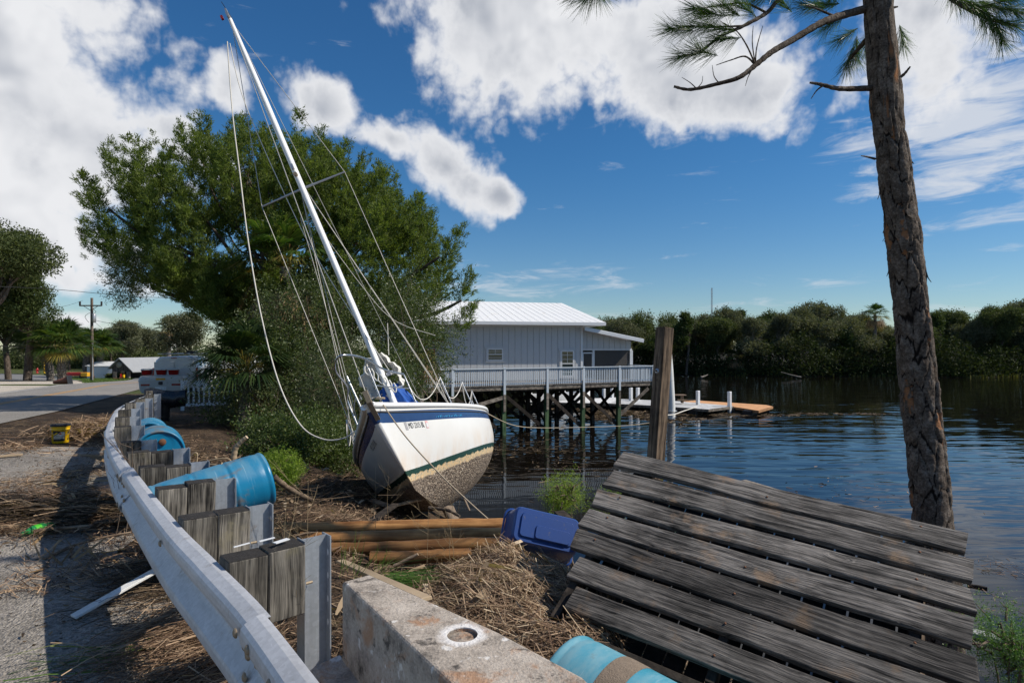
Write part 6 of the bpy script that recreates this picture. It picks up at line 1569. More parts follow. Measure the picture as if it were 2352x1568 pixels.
    tips = [((1568, 128, 5.5), (-1, 0, -.15)), ((1545, 66, 5.5), (-1, 0, .1)), ((1600, 20, 5.5), (-1, 0, .2)), ((1640, 62, 5.5), (-.9, 0, .15)), ((1660, 12, 5.5), (-.8, -.2, .35)), ((1606, 115, 5.5), (-1, -.2, .2)), ((1700, 8, 5.5), (-.6, 0, .5)), ((1650, 90, 5.55), (-.9, .3, .1)), ((1590, 60, 5.5), (-1, .2, .1)), ((1620, 30, 5.5), (-1, .1, .2)),
            ((1945, 150, 6.4), (-.3, .1, -.9)), ((1965, 130, 6.4), (.1, .3, -.9)), ((1930, 90, 6.4), (-.7, .2, -.4)), ((1900, 60, 6.2), (-.7, .3, -.4)), ((1880, 10, 6.2), (-.5, .2, .1)), ((1915, -10, 6.2), (-.5, .2, -.3)), ((1850, 12, 5.9), (-.7, 0, .1)), ((1990, 110, 6.5), (.0, .3, -1)), ((2075, 100, 6.5), (.4, .3, -.8)),
            ((2330, 60, 5.3), (.8, 0, -.3)), ((2260, 40, 5.4), (.5, 0, -.6)), ((2300, 90, 5.4), (.3, 0, -.8)), ((2330, -5, 5.3), (.8, 0, .1)), ((2200, 5, 5.6), (.3, 0, -.6)), ((2345, 30, 5.3), (.8, .2, -.1)), ((2250, 15, 5.4), (.6, 0, -.2)), ((2280, 60, 5.4), (.5, .2, -.5)), ((2220, -20, 5.5), (.4, .2, -.4)), ((2300, 20, 5.35), (.7, -.2, -.4)),
            ((1352, -8, 4.9), (-.5, 0, -.55)), ((1372, -22, 4.9), (.2, 0, -.7)), ((1330, -20, 4.9), (-.7, 0, -.3)), ((1786, -5, 5.7), (-.3, 0, .3)), ((1740, -6, 5.6), (-.5, 0, -.2))]
    # crown above the picture
    for k in range(95):
        a = k * 2.4; h_ = g.uniform(5.2, 10.5); rr_ = g.uniform(.5, 2.6) * (1 - (h_ - 5.2) / 8); c = pt(1996, -300, 6) + Vector((0, 0, 0)); p = Vector((c.x + rr_ * math.cos(a), c.y + rr_ * math.sin(a), h_ + 1.0)); tips.append((p, (math.cos(a), math.sin(a), .3)))
        if k % 3 == 0: limb_tree(mb, Vector((c.x, c.y, h_ + .5)), [p], .02, g, n=5)
    mb.build('limbs', MT['bark'], t)
    parts = []
    for p, d_ in tips:
        q_ = np.array(px(*p) if not isinstance(p, Vector) else p); d_ = unit(np.array([d_], float))[0]; m_ = 170
        b0_ = q_ - d_ * g.uniform(-.02, .20, size=(m_, 1)); dd_ = unit(d_ * 1.0 + rand_dirs(m_, g) * g.uniform(.35, 1.0, size=(m_, 1)))
        parts.append(blades(b0_, dd_ - np.array([0, 0, .12]), rand_dirs(m_, g), g.uniform(.16, .27, m_), g.uniform(.0022, .0036, m_), bend=g.uniform(.0, .12, m_)))
    V, Q = join_np(parts); link('needles', mesh_np('needles', V - np.array(base), Q, MT['needle']), t)
pine()

# ---- trees: a crown of leaf clumps on limbs, made once per kind and copied
def tree_proto(seed, h, rx, rz, nclump, leaf, mat, kind='oak', trunk=.22, barkm='bark'):
    g = np.random.default_rng(seed)
    nl = max(5, int(7 + rx)); lobes = np.stack([g.normal(size=nl) * rx * .42, g.normal(size=nl) * rx * .42, h - rz * (.25 + 1.35 * g.random(nl))], 1)
    lr = rx * g.uniform(.32, .55, nl)
    if kind == 'cypress': lobes = np.stack([g.normal(size=nl) * rx * .25, g.normal(size=nl) * rx * .25, h * (.45 + .5 * g.random(nl))], 1); lr = rx * .5 * (1.3 - lobes[:, 2] / h)
    li = g.integers(0, nl, nclump); dv = rand_dirs(nclump, g); P = lobes[li] + dv * (lr[li] * (.55 + .5 * g.random(nclump)))[:, None] * np.array([1, 1, .72])
    V, Q = tuft(P, unit(dv + np.array([0, 0, .25])), 9, .9, (leaf * .8, leaf * 1.7), (leaf * .6, leaf * 1.1), g, tri=True)
    mb = MB(); fork = Vector((g.normal() * .3, g.normal() * .3, h * .38)); mb.tube(spline([Vector((0, 0, -.6)), Vector((fork.x * .5, fork.y * .5, h * .2)), fork], 5), [trunk * (1.25 - .04 * i) for i in range(11)], 9)
    limb_tree(mb, fork, [lobes[k] + dv[k] * lr[k] * .5 for k in range(nl)], trunk * .6, g, n=6)
    for k in range(nl * 3): limb_tree(mb, Vector(lobes[k % nl]).lerp(fork, .45), [P[g.integers(nclump)]], trunk * .18, g, n=4)
    return mesh_np('crown', V, Q, MT[mat]), mb.mesh('trunk', MT[barkm])
def plant_tree(name, label, proto, loc, rz=0.0, sc=1.0, group=None, sz=None):
    m = Matrix.Translation(Vector(loc)) @ Matrix.Rotation(rz, 4, 'Z') @ Matrix.Diagonal((sc, sc, sz or sc, 1))
    o = bpy.data.objects.new(name, None); COL.objects.link(o); o.matrix_basis = m; MW[o.name] = m; tag(o, label, 'tree', group)
    link('crown', proto[0], o); link('trunk', proto[1], o); return o
near_oak = [tree_proto(50 + k, 13, 4.6, 4.6, 5200, .15, 'far' if k else 'far_dark', trunk=.34) for k in range(2)]
for (x, d_, h_, k, lb) in ((62, 58, 11.6, 0, 'round dark oak standing beyond the gravel lot'), (-45, 52, 14.5, 1, 'tall oak cut by the edge of the picture'), (20, 66, 9.5, 0, 'smaller oak behind the parking lot'), (-120, 60, 13, 1, 'far oak outside the lot')):
    plant_tree('oak_tree', lb, near_oak[k], ((x - 1176) * d_ / 1372, d_, float(zroad(d_))), k + x, (h_ - 1.0 - float(zroad(d_))) / 13)
bk_oak = tree_proto(58, 9, 3.6, 3.4, 1800, .18, 'far_pale', trunk=.2)
for (x, d_, h_, lb) in ((285, 112, 9, 'ragged thin tree behind the barn roof'), (440, 78, 8.4, 'grey-green tree behind the van'), (255, 118, 8, 'mossy tree left of the barn'), (330, 124, 8, 'far tree right of the barn gable'), (160, 112, 8, 'tree behind the fan palms'), (60, 96, 7.5, 'low tree in the shade behind the oaks')):
    plant_tree('mossy_tree', lb, bk_oak, ((x - 1176) * d_ / 1372, d_, float(zroad(d_))), x, h_ / 9)

# brush closing the view behind the lots
def brush():
    g = np.random.default_rng(19); n = 9000; px_ = g.uniform(-260, 470, n); y = g.uniform(118, 132, n); x = (px_ - 1176) * y / 1372; z = -2.6 + g.random(n) ** 1.3 * (3.6 + 1.2 * np.sin(x * .3) + .8 * np.sin(x * .9))
    V, Q = tuft(np.stack([x, y, z], 1), unit(np.stack([g.normal(size=n) * .5, -np.ones(n) * .5, np.ones(n)], 1)), 7, .8, (.25, .5), (.15, .32), g, tri=True)
    tag(link('background_brush', mesh_np('background_brush', V, Q, MT['far'])), 'mass of green brush closing the view across the road', 'brush', kind='stuff')
brush()

# wood on the far bank: individual trees of several kinds
kinds = [tree_proto(70, 11, 4.2, 4.2, 2000, .22, 'far'), tree_proto(71, 12, 3.8, 4.6, 1900, .22, 'far_dark'), tree_proto(72, 11, 4.4, 4.4, 2000, .22, 'far_pale', barkm='bark_pale'), tree_proto(73, 13, 2.6, 5, 1500, .22, 'far_dark', 'cypress'), tree_proto(74, 9.5, 4.6, 3.8, 2000, .22, 'far'), tree_proto(75, 10.5, 3.8, 4.2, 1500, .22, 'far_pale', barkm='bark_pale')]
klab = ['dark green oak in the wood on the far bank', 'dense dark evergreen in the wood on the far bank', 'mossy grey-green oak in the wood on the far bank', 'narrow upright dark tree in the wood on the far bank', 'low spreading green tree in the wood on the far bank', 'thin pale mossy tree in the wood on the far bank']
g3 = np.random.default_rng(9)
tops = [(1385, 735), (1450, 702), (1520, 742), (1575, 690), (1650, 705), (1735, 705), (1825, 690), (1905, 702), (2010, 715), (2090, 725), (2155, 705), (2230, 720), (2300, 690), (2352, 680), (2450, 690)]
for i, x in enumerate(np.arange(1000, 2640, 24)):
    row = i % 3; d_ = 100.5 + row * 6 + g3.uniform(-1.5, 1.5); k = int(g3.integers(0, 6))
    yt = np.interp(x, [p[0] for p in tops], [p[1] for p in tops]) + g3.uniform(-16, 26) + (10 if row == 0 else 0); gz_ = -2.4
    h_ = EYE + (795 - yt) * d_ / 1372 - gz_; ph_ = [11, 12, 11, 13, 9.5, 10.5][k]
    plant_tree('far_bank_tree', klab[k], kinds[k], ((x - 1176) * d_ / 1372, d_, gz_), g3.uniform(0, 6.28), g3.uniform(.72, 1.02), 'trees on the far bank: ' + klab[k].split(' in the')[0], sz=h_ / ph_)
for (x, yt, lb) in ((2010, 712, 'tall fan palm standing above the far trees beside the pine trunk'), (1695, 805, 'low fan palm at the edge of the far bank below the trees'), (1430, 770, 'fan palm on the far bank behind the house porch'), (1960, 790, 'small fan palm on the far bank near the pine trunk')):
    d_ = 99.5; h_ = EYE + (795 - yt) * d_ / 1372 + 2.4; fan_palm('far_palm', lb, ((x - 1176) * d_ / 1372, d_, -2.5), h_ - .8, .22, 2.2, g2, 26, 8, ylw=3, boots=False)
# understory, reeds and moss on the far bank
def understory():
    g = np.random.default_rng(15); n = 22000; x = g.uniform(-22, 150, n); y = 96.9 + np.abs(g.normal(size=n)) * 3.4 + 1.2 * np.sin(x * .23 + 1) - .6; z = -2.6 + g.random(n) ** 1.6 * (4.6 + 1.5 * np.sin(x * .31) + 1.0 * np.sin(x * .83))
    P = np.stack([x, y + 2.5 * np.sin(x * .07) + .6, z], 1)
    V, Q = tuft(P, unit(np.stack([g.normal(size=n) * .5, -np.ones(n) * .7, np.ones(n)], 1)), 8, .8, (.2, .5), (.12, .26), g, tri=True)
    o = link('undergrowth', mesh_np('undergrowth', V, Q, MT['dark_brush'])); tag(o, 'dark undergrowth along the far river bank', 'undergrowth', kind='stuff')
    n = 5200; x = g.uniform(-5, 150, n); x = x[(vnoise(x * .12, x * 0, 4) > .52)]; n = len(x)
    P = np.stack([x, 97.0 + 2.5 * np.sin(x * .07) + 1.2 * np.sin(x * .23 + 1) + g.uniform(-.3, 1.4, n), np.full(n, -3.02)], 1)
    V, Q = blades(P, unit(np.stack([g.normal(size=n) * .25, g.normal(size=n) * .2, np.ones(n)], 1)), rand_dirs(n, g), g.uniform(.25, .75, n), g.uniform(.05, .12, n), bend=.1)
    o = link('marsh_grass', mesh_np('marsh_grass', V, Q, MT['reed'])); tag(o, 'yellow-green marsh grass fringing the far bank', 'marsh grass', kind='stuff')
understory()
def snag(x, y, dx, dy, r_, lb):
    a = gp(x, y, WATER, .2); c = pt(x + dx, y + dy, a.y + .5); tag(MB().tube(spline([a, a.lerp(c, .5) + Vector((0, 0, -.05)), c], 4), [r_, r_, r_ * .9, r_ * .8, r_ * .7, r_ * .6, r_ * .5, r_ * .4, r_ * .3], 6).build('fallen_trunk', MT['bark_pale']), lb, 'fallen trunk')
snag(1610, 866, 16, -6, .18, 'short pale log lying on the far bank'); snag(1640, 842, 22, -40, .16, 'leaning pale snag rising from the far bank'); snag(1840, 866, -46, -12, .14, 'thin fallen pale branch on the far bank')
# far radio mast
rmst = thing('radio_mast', 'thin lattice radio mast rising above the far trees', 'mast', (1635 * 0 + (1635 - 1176) * 420 / 1372, 420, -2))
xm = (1635 - 1176) * 420 / 1372; h_ = EYE + (795 - 661) * 420 / 1372
lat = MB()
for k in range(3): a = k * 2.1; lat.tube([(xm + .7 * math.cos(a), 420 + .7 * math.sin(a), -2), (xm + .5 * math.cos(a), 420 + .5 * math.sin(a), h_)], .13, 5)
for k in range(26):
    z = -2 + (h_ + 2) * k / 26; lat.tube([(xm - .6, 420, z), (xm + .6, 420, z + 1.6)], .09, 4, caps=False)
lat.build('lattice', MT['alu'], rmst)
# ------------------------------------------------------------------ things across the road and the parked van
def road_dir(): return Vector((-.326, .945, 0))
rd = road_dir(); rx_ = Vector((rd.y, -rd.x, 0))
# van: local x forward, y left, z up
vb = pt(408, 903, 26.5); vz = float(zroad(26.5)); 
VR = Matrix((rd, Vector((-rd.y, rd.x, 0)), Vector((0, 0, 1)))).transposed() @ Matrix.Rotation(R(-4), 3, 'Z')
van = thing('cargo_van', 'white cargo van parked on the verge with roof racks, seen from behind', 'van', (vb.x - .1, vb.y, vz), VR)
def sect(x, w0, w1, z0, z1, rnd_):
    """van cross-section ring at x"""
    P = [(-w0, z0), (-w0 * 1.01, z0 + .35), (-w0, z0 + .75), (-w1, z1 - rnd_), (-w1 + rnd_ * .9, z1 - .02), (0, z1 + .015), (w1 - rnd_ * .9, z1 - .02), (w1, z1 - rnd_), (w0, z0 + .75), (w0 * 1.01, z0 + .35), (w0, z0)]
    return [Vector((x, y, z)) for y, z in P]
rings = [sect(-.02, .86, .72, .36, 1.80, .16), sect(.05, .90, .78, .30, 1.85, .16), sect(.6, .91, .80, .28, 1.86, .14), sect(2.6, .91, .80, .28, 1.86, .14), sect(3.1, .91, .74, .28, 1.76, .14), sect(3.6, .91, .76, .28, 1.14, .06), sect(4.35, .84, .70, .30, .98, .05), sect(4.45, .78, .62, .36, .80, .05)]
n = len(rings[0]); mb = MB(); V = [p for r_ in rings for p in r_]
mb.add(V, [(i * n + k, (i + 1) * n + k, (i + 1) * n + k + 1, i * n + k + 1) for i in range(len(rings) - 1) for k in range(n - 1)], True)
mb.add(rings[0], [tuple(range(n))]); mb.add(rings[-1], [tuple(range(n))[::-1]])
body = mb.build('body', MT['van_paint'], van, local=True)
for sd in (1, -1):
    MB().box((-.045, sd * .43, .98), (.02, .80, 1.28), bev=.008).build('rear_door', MT['van_paint'], van, local=True)
    MB().box((-.055, sd * .40, 1.36), (.016, .62, .46), bev=.008).build('door_panel', MT['van_paint'], van, local=True)
    MB().box((-.02, sd * .865, 1.08), (.09, .10, .56), bev=.03).build('tail_light', MT['red_lens'], van, local=True)
    for x in (.75, 3.5):
        w_ = MB().lathe([(.17, -.10), (.31, -.10), (.325, -.07), (.325, .07), (.31, .10), (.17, .10)], 22, Matrix.Translation((x, sd * .82, .32)) @ Matrix.Rotation(math.pi / 2, 4, 'X')).build('wheel', MT['rubber'], van, local=True)
        MB().lathe([(0, -.09), (.17, -.085), (.17, .085), (0, .09)], 18, Matrix.Translation((x, sd * .82, .32)) @ Matrix.Rotation(math.pi / 2, 4, 'X')).build('rim', MT['alu'], w_, local=True)
    MB().box((1.6, sd * .66, 1.93), (2.4, .035, .035)).build('roof_rail', MT['black_plastic'], van, local=True)
    MB().box((2.9, sd * .88, 1.35), (.62, .02, .36), bev=.005).build('side_window', MT['glass'], van, local=True)
    MB().box((3.05, sd * 1.02, 1.2), (.10, .16, .2), bev=.03).build('wing_mirror', MT['black_plastic'], van, local=True)
for x in (.3, 1.5, 2.6): MB().box((x, 0, 1.975), (.06, 1.55, .03)).build('rack_bar', MT['alu'], van, local=True)
for (x, y) in ((.3, .5), (.3, -.35), (.3, -.6), (1.5, -.5), (1.5, .4)): MB().box((x, y, 2.00), (.30, .12, .045), bev=.01).build('rack_clamp', MT['black_plastic'], van, local=True)
MB().box((1.0, -.45, 2.05), (.7, .36, .09), bev=.02).build('roof_case', MT['black_plastic'], van, local=True)
MB().box((-.035, .05, 1.79), (.03, .22, .035)).build('brake_light', MT['red_lens'], van, local=True)
MB().box((-.06, 0, .36), (.14, 1.70, .22), bev=.04).build('bumper', MT['black_plastic'], van, local=True)
# cargo box carried behind, three red tubs on it
cbx = thing('cargo_box', 'grey plastic cargo box carried on the back of the van', 'cargo box', MW[van.name] @ Vector((-.95, .22, 0)), VR)
bm_ = MB(); loft(bm_, [(rrect(.62, 1.52, .12), .34), (rrect(.72, 1.66, .14), .48), (rrect(.76, 1.74, .15), .86), (rrect(.74, 1.72, .15), .98), (rrect(.62, 1.56, .14), 1.06), (rrect(.40, 1.30, .1), 1.07)], Matrix(), (True, True)); bm_.build('box_body', MT['grey_plastic'], cbx, local=True)
bm_ = MB(); loft(bm_, [(rrect(.772, 1.755, .15), .835), (rrect(.79, 1.775, .15), .85), (rrect(.772, 1.755, .15), .868)], Matrix(), (False, False)); bm_.build('lid_lip', MT['grey_plastic'], cbx, local=True)
for sd in (1, -1): MB().box((-.365, sd * .58, .69), (.04, .34, .075), bev=.012).build('marker_light', MT['red_lens'], cbx, local=True)
MB().box((-.387, 0, .76), (.02, .16, .13), bev=.02).build('latch', MT['black_plastic'], cbx, local=True)
MB().box((-.384, .0, .93), (.012, .36, .08)).build('amber_sticker', MT['orange_print'], cbx, local=True)
pl = MB().box((-.374, 0, .52), (.012, .42, .17)).build('number_plate', MT['white_trim'], cbx, local=True)
tv, tf = text_mesh('213', .13); M_ = Matrix.Translation((-.382, -.09, .52)) @ Matrix(((0, 0, -1, 0), (-1, 0, 0, 0), (0, 1, 0, 0), (0, 0, 0, 1)))
link('plate_number', mesh_np('plate_number', [M_ @ Vector(v) for v in tv], tf, MT['grey_print']), pl)
for k, y in enumerate((.60, .05, -.42)):
    tb = thing('red_tub', ['red tub with a dark lid on the cargo box, leftmost of three', 'red tub with a dark lid on the cargo box, middle of three', 'red tub with a dark lid on the cargo box, rightmost of three'][k], 'tub', MW[cbx.name] @ Vector((-.05, y, 1.10)), VR, 'red tubs on the cargo box')
    bm_ = MB(); loft(bm_, [(rrect(.26, .34, .06), 0), (rrect(.32, .40, .06), .20)], Matrix(), (True, True)); bm_.build('tub_body', MT['red_lens'], tb, local=True)
    bm_ = MB(); loft(bm_, [(rrect(.34, .43, .06), .20), (rrect(.35, .44, .06), .225), (rrect(.28, .36, .06), .255)], Matrix(), (True, True)); bm_.build('tub_lid', MT['grey_plastic'], tb, local=True)
# second white vehicle just visible behind the palm
v2 = MW[van.name] @ Vector((7.0, -1.6, 0)); o = thing('white_truck', 'white truck mostly hidden behind the van and fan palm', 'truck', v2, VR)
MB().box(v2 + Vector((0, 0, 1.15)), (3.0, 1.8, 1.2), VR, bev=.12).build('body', MT['van_paint'], o)
for sx in (-1, 1):
    for sy in (-.8, .8): MB().lathe([(0, -.1), (.33, -.1), (.33, .1), (0, .1)], 16, at(v2 + VR @ Vector((sx, sy, .33)), VR @ Matrix.Rotation(math.pi / 2, 3, 'X'))).build('wheel', MT['rubber'], o)

# white picket fence half swallowed by the shrub
f0 = pt(419, 876, 20.5); f1 = pt(560, 872, 21.5); zt_ = .70; zg = -.32
wf = thing('picket_fence', 'white wooden picket fence half hidden by the dark shrub', 'fence', (f0.x, f0.y, zg)); fd = (Vector((f1.x, f1.y, 0)) - Vector((f0.x, f0.y, 0))); fl = fd.length; fd.normalize(); FR = frame_from(fd)
def fpp(a, z): return Vector((f0.x, f0.y, 0)) + fd * a + Vector((0, 0, z))
MB().box(fpp(fl / 2, zt_), (fl + .1, .14, .045), FR).build('top_rail', MT['white_trim'], wf); MB().box(fpp(fl / 2, zt_ - .10), (fl, .05, .09), FR).build('rail', MT['white_trim'], wf); MB().box(fpp(fl / 2, -.12), (fl, .05, .09), FR).build('rail', MT['white_trim'], wf)
for a in (0, 1.6): MB().box(fpp(a, .18), (.11, .11, 1.05), FR).build('fence_post', MT['white_trim'], wf)
pk = MB().box((0, 0, 0), (.06, .03, .86)).mesh('picket', MT['white_trim'])
for k in range(int(fl / .16)): link('picket', pk, wf, at(fpp(.18 + k * .16, .26) + Vector((0, 0, 0)) - Vector((fd.y, -fd.x, 0)) * -.045, FR))

# utility pole
ub = pt(211, 800, 60); ub.z = float(zroad(60)); up_h = EYE + (795 - 684) * 60 / 1372
ul = thing('utility_pole', 'wooden utility pole with a crossarm and grey transformer', 'utility pole', ub)
MB().tube([ub - Vector((0, 0, .3)), Vector((ub.x, ub.y, up_h))], [.17, .12], 10).build('pole', MT['utility'], ul)
az_ = EYE + (795 - 702) * 60 / 1372; aw = 1.13
MB().box((ub.x, ub.y - .16, az_), (aw * 2, .10, .12)).build('crossarm', MT['utility'], ul)
for sx in (-1, 1):
    MB().tube([(ub.x + sx * 1.08, ub.y - .16, az_ + .05), (ub.x + sx * 1.08, ub.y - .16, az_ + .42)], .085, 8).build('insulator', MT['black_plastic'], ul)
    MB().bar((ub.x + sx * .7, ub.y - .16, az_ - .05), (ub.x, ub.y - .14, az_ - .50), .04, .04).build('arm_brace', MT['utility'], ul)
MB().lathe([(0, .45), (.17, .42), (.20, .36), (.20, -.40), (.17, -.45), (0, -.46)], 18, Matrix.Translation((ub.x + .30, ub.y - .15, az_ - 1.25))).build('transformer', MT['alu'], ul)
MB().tube(spline([(ub.x + .3, ub.y - .15, az_ - .8), (ub.x + .55, ub.y - .2, az_ - .6), (ub.x + .2, ub.y - .2, az_ - .3)], 5), .02, 5).build('drop_wire', MT['black_plastic'], ul)
MB().tube(spline([(ub.x - .1, ub.y - .15, az_ - .7), (ub.x - .55, ub.y - .2, az_ - 1.1), (ub.x - .15, ub.y - .2, az_ - 1.7)], 5), .02, 5).build('drop_wire', MT['black_plastic'], ul)
MB().tube([(ub.x + .16, ub.y - .14, ub.z), (ub.x + .16, ub.y - .14, 2.2)], .05, 8).build('conduit', MT['alu'], ul)
def cable(lb, P, r_): tag(MB().tube(spline(P, 10), r_, 4, caps=False).build('power_line', MT['black_plastic']), lb, 'power line')
cable('upper power line crossing left of the cedar', [pt(-60, 656, 45), pt(120, 664, 52), pt(300, 680, 60), pt(480, 688, 70)], .022)
cable('lower wire from the far trees to the utility pole', [pt(-60, 788, 52), pt(80, 800, 56), pt(208, 802, 60)], .018)
cable('wire sagging from the utility pole toward the tall palm', [pt(216, 738, 60), pt(270, 778, 66), pt(340, 795, 75), pt(392, 797, 85)], .018)
cable('high wire from the utility pole toward the cedar', [pt(216, 735, 60), pt(290, 748, 68), pt(380, 753, 80)], .020)
cable('thin wire rising from the oak to the crossarm', [pt(124, 708, 55), pt(160, 700, 57), pt(190, 690, 60)], .012)
sl_ = pt(409, 800, 88); t = thing('lamp_post', 'thin wooden pole with a small street light behind the van', 'lamp post', (sl_.x, sl_.y, -2.6)); MB().tube([(sl_.x, sl_.y, -2.6), (sl_.x, sl_.y, EYE + (795 - 772) * 88 / 1372)], .13, 8).build('pole', MT['utility'], t); zl = EYE + (795 - 774) * 88 / 1372
MB().tube(spline([(sl_.x, sl_.y, zl - .3), (sl_.x - .6, sl_.y, zl), (sl_.x - 1.2, sl_.y, zl)], 4), .04, 6).build('arm', MT['alu'], t); MB().box((sl_.x - 1.4, sl_.y, zl), (.6, .25, .15), bev=.04).build('lamp_head', MT['alu'], t)

# barn with a gabled entrance
d_b = 85.0; k_b = d_b / 1372; zB = -2.6
def bx_(x): return (x - 1176) * k_b
def bz2(y): return EYE + (795 - y) * k_b
barn = thing('barn', 'brown wooden building with a gabled porch and grey metal roof', 'building', (bx_(295), d_b, zB))
def boards(x0, x1, yy, zt, zb, n, name):
    """upright boards between two bearings; zt, zb give top and bottom by x"""
    for k in range(n):
        a, c = x0 + (x1 - x0) * k / n, x0 + (x1 - x0) * (k + 1) / n - .04
        MB().add([(a, yy, zb(a)), (c, yy, zb(c)), (c, yy, zt(c)), (a, yy, zt(a)), (a, yy + .1, zb(a)), (c, yy + .1, zb(c)), (c, yy + .1, zt(c)), (a, yy + .1, zt(a))], [(0, 1, 2, 3), (7, 6, 5, 4), (0, 4, 5, 1), (1, 5, 6, 2), (3, 2, 6, 7), (0, 3, 7, 4)]).build(name, MT['barn'], barn)
wl, wr = bx_(258), bx_(296); ze = bz2(850)
MB().box(((wl + bx_(352)) / 2, d_b + 4.2, (zB + ze) / 2), (bx_(352) - wl - .1, 8, ze - zB - .02)).build('barn_body', MT['barn'], barn)
boards(wl, wr, d_b + .05, lambda x: ze, lambda x: zB, 8, 'wall_board')
MB().add([(wl - .4, d_b - .5, ze - .05), (wr + 2, d_b - .5, ze - .05), (wr + 2, d_b + 4, bz2(834)), (bx_(274), d_b + 4, bz2(836)), (wl - .4, d_b + 8, ze - .05)], [(0, 1, 2, 3), (0, 3, 4)]).build('side_roof', MT['roof_grey'], barn)
gL, gR, gA = bx_(290), bx_(331), bx_(308); zel, zer, zap = bz2(841), bz2(848), bz2(824); yf = d_b - 3.0
slope = lambda x: zap - (zap - zel) * (gA - x) / (gA - gL) if x < gA else zap - (zap - zer) * (x - gA) / (gR - gA)
oL, oR = bx_(300), bx_(326)
arch = lambda x: zB if (x < oL or x > oR) else bz2(849) - .9 * ((x - (oL + oR) / 2) / ((oR - oL) / 2)) ** 2 * .5
boards(gL, gR, yf, lambda x: slope(x) - .05, arch, 14, 'gable_board')
rf = MB(); e_ = Vector((2.2, 7.0, 0))
for (p, q) in (((gL - .4, zel - .25), (gA, zap + .10)), ((gA, zap + .10), (gR + .5, zer - .3))):
    A_, C_ = Vector((p[0], yf - .35, p[1])), Vector((q[0], yf - .35, q[1])); rf.add([A_, C_, C_ + e_, A_ + e_, A_ + Vector((0, 0, .12)), C_ + Vector((0, 0, .12)), C_ + e_ + Vector((0, 0, .12)), A_ + e_ + Vector((0, 0, .12))], [(3, 2, 1, 0), (4, 5, 6, 7), (0, 1, 5, 4), (1, 2, 6, 5), (2, 3, 7, 6), (3, 0, 4, 7)])
rf.build('gable_roof', MT['roof_grey'], barn)
for a in (bx_(298.5), bx_(327.5)): MB().box((a, yf - .12, (bz2(851) + zB) / 2), (.42, .3, bz2(851) - zB), bev=.02).build('porch_post', MT['bark_pale'], barn)
MB().box(((oL + oR) / 2, yf + 2.2, (bz2(850) + zB) / 2), (oR - oL + .6, .12, bz2(850) - zB)).build('doorway', MT['dark_inside'], barn)
MB().lathe([(0, .03), (.42, .03), (.42, 0)], 16, at((gA - .15, yf - .03, bz2(836)), Matrix.Rotation(math.pi / 2, 3, 'X'))).build('round_plaque', MT['stone'], barn)
MB().box((bx_(282), d_b - .02, bz2(857)), (1.3, .06, .75)).build('wall_sign', MT['stone'], barn)
o = MB().tube([(bx_(326), yf - 1, zB), (bx_(326), yf - 1, bz2(857))], .16, 10).build('bollard', MT['yellow_plastic']); tag(o, 'yellow bollard at the barn porch', 'bollard')
o = MB().tube([(bx_(322), yf - 1.2, zB), (bx_(321.5), yf - 1.2, bz2(855))], .09, 8).build('bollard', MT['hydrant']); tag(o, 'thin red marker beside the yellow bollard', 'marker')
hq = thing('low_hedge', 'low clipped hedge along the barn wall', 'hedge', (bx_(280), d_b - 1.5, zB)); gg = np.random.default_rng(3); P = np.stack([gg.uniform(bx_(262), bx_(299), 900), d_b - 1.5 + gg.normal(size=900) * .2, zB + gg.random(900) * .65], 1); V, Q = tuft(P, rand_dirs(900, gg) + np.array([0, 0, .6]), 6, .8, (.1, .22), (.06, .12), gg); link('foliage', mesh_np('foliage', V - np.array(MW[hq.name].translation), Q, MT['far']), hq)
# white shed and trailer behind the palms
sx_ = bx_(246); ys_ = 85.0; sh = thing('white_shed', 'low white metal shed behind the fan palms', 'shed', (sx_, ys_, zB)); MB().box((sx_, ys_, -1.7), (3.6, 3, 1.75)).build('wall', MT['white_metal'], sh)
MB().add([(sx_ - 2.0, ys_ - 1.7, -.85), (sx_ + 2.0, ys_ - 1.7, -.85), (sx_ + 1.5, ys_, -.25), (sx_ - 1.5, ys_, -.25), (sx_ + 2.0, ys_ + 1.7, -.85), (sx_ - 2.0, ys_ + 1.7, -.85)], [(0, 1, 2, 3), (3, 2, 4, 5), (1, 4, 2), (0, 3, 5)]).build('roof', MT['white_metal'], sh)
tx = bx_(240); ty = 80.0; tz = float(zroad(ty)); tr_ = thing('red_trailer', 'low red trailer with yellow crates in front of the white shed', 'trailer', (tx, ty, tz)); MB().box((tx - .3, ty, tz + .65), (2.4, .8, .45), bev=.05).build('bed', MT['hydrant'], tr_); MB().box((tx + 1.0, ty - .2, tz + .6), (.9, .6, .55), bev=.04).build('crate', MT['orange_print'], tr_)
for sx in (-1, .6): MB().lathe([(0, -.08), (.26, -.08), (.26, .08), (0, .08)], 14, at((tx + sx, ty - .4, tz + .26), Matrix.Rotation(math.pi / 2, 3, 'X'))).build('wheel', MT['rubber'], tr_)
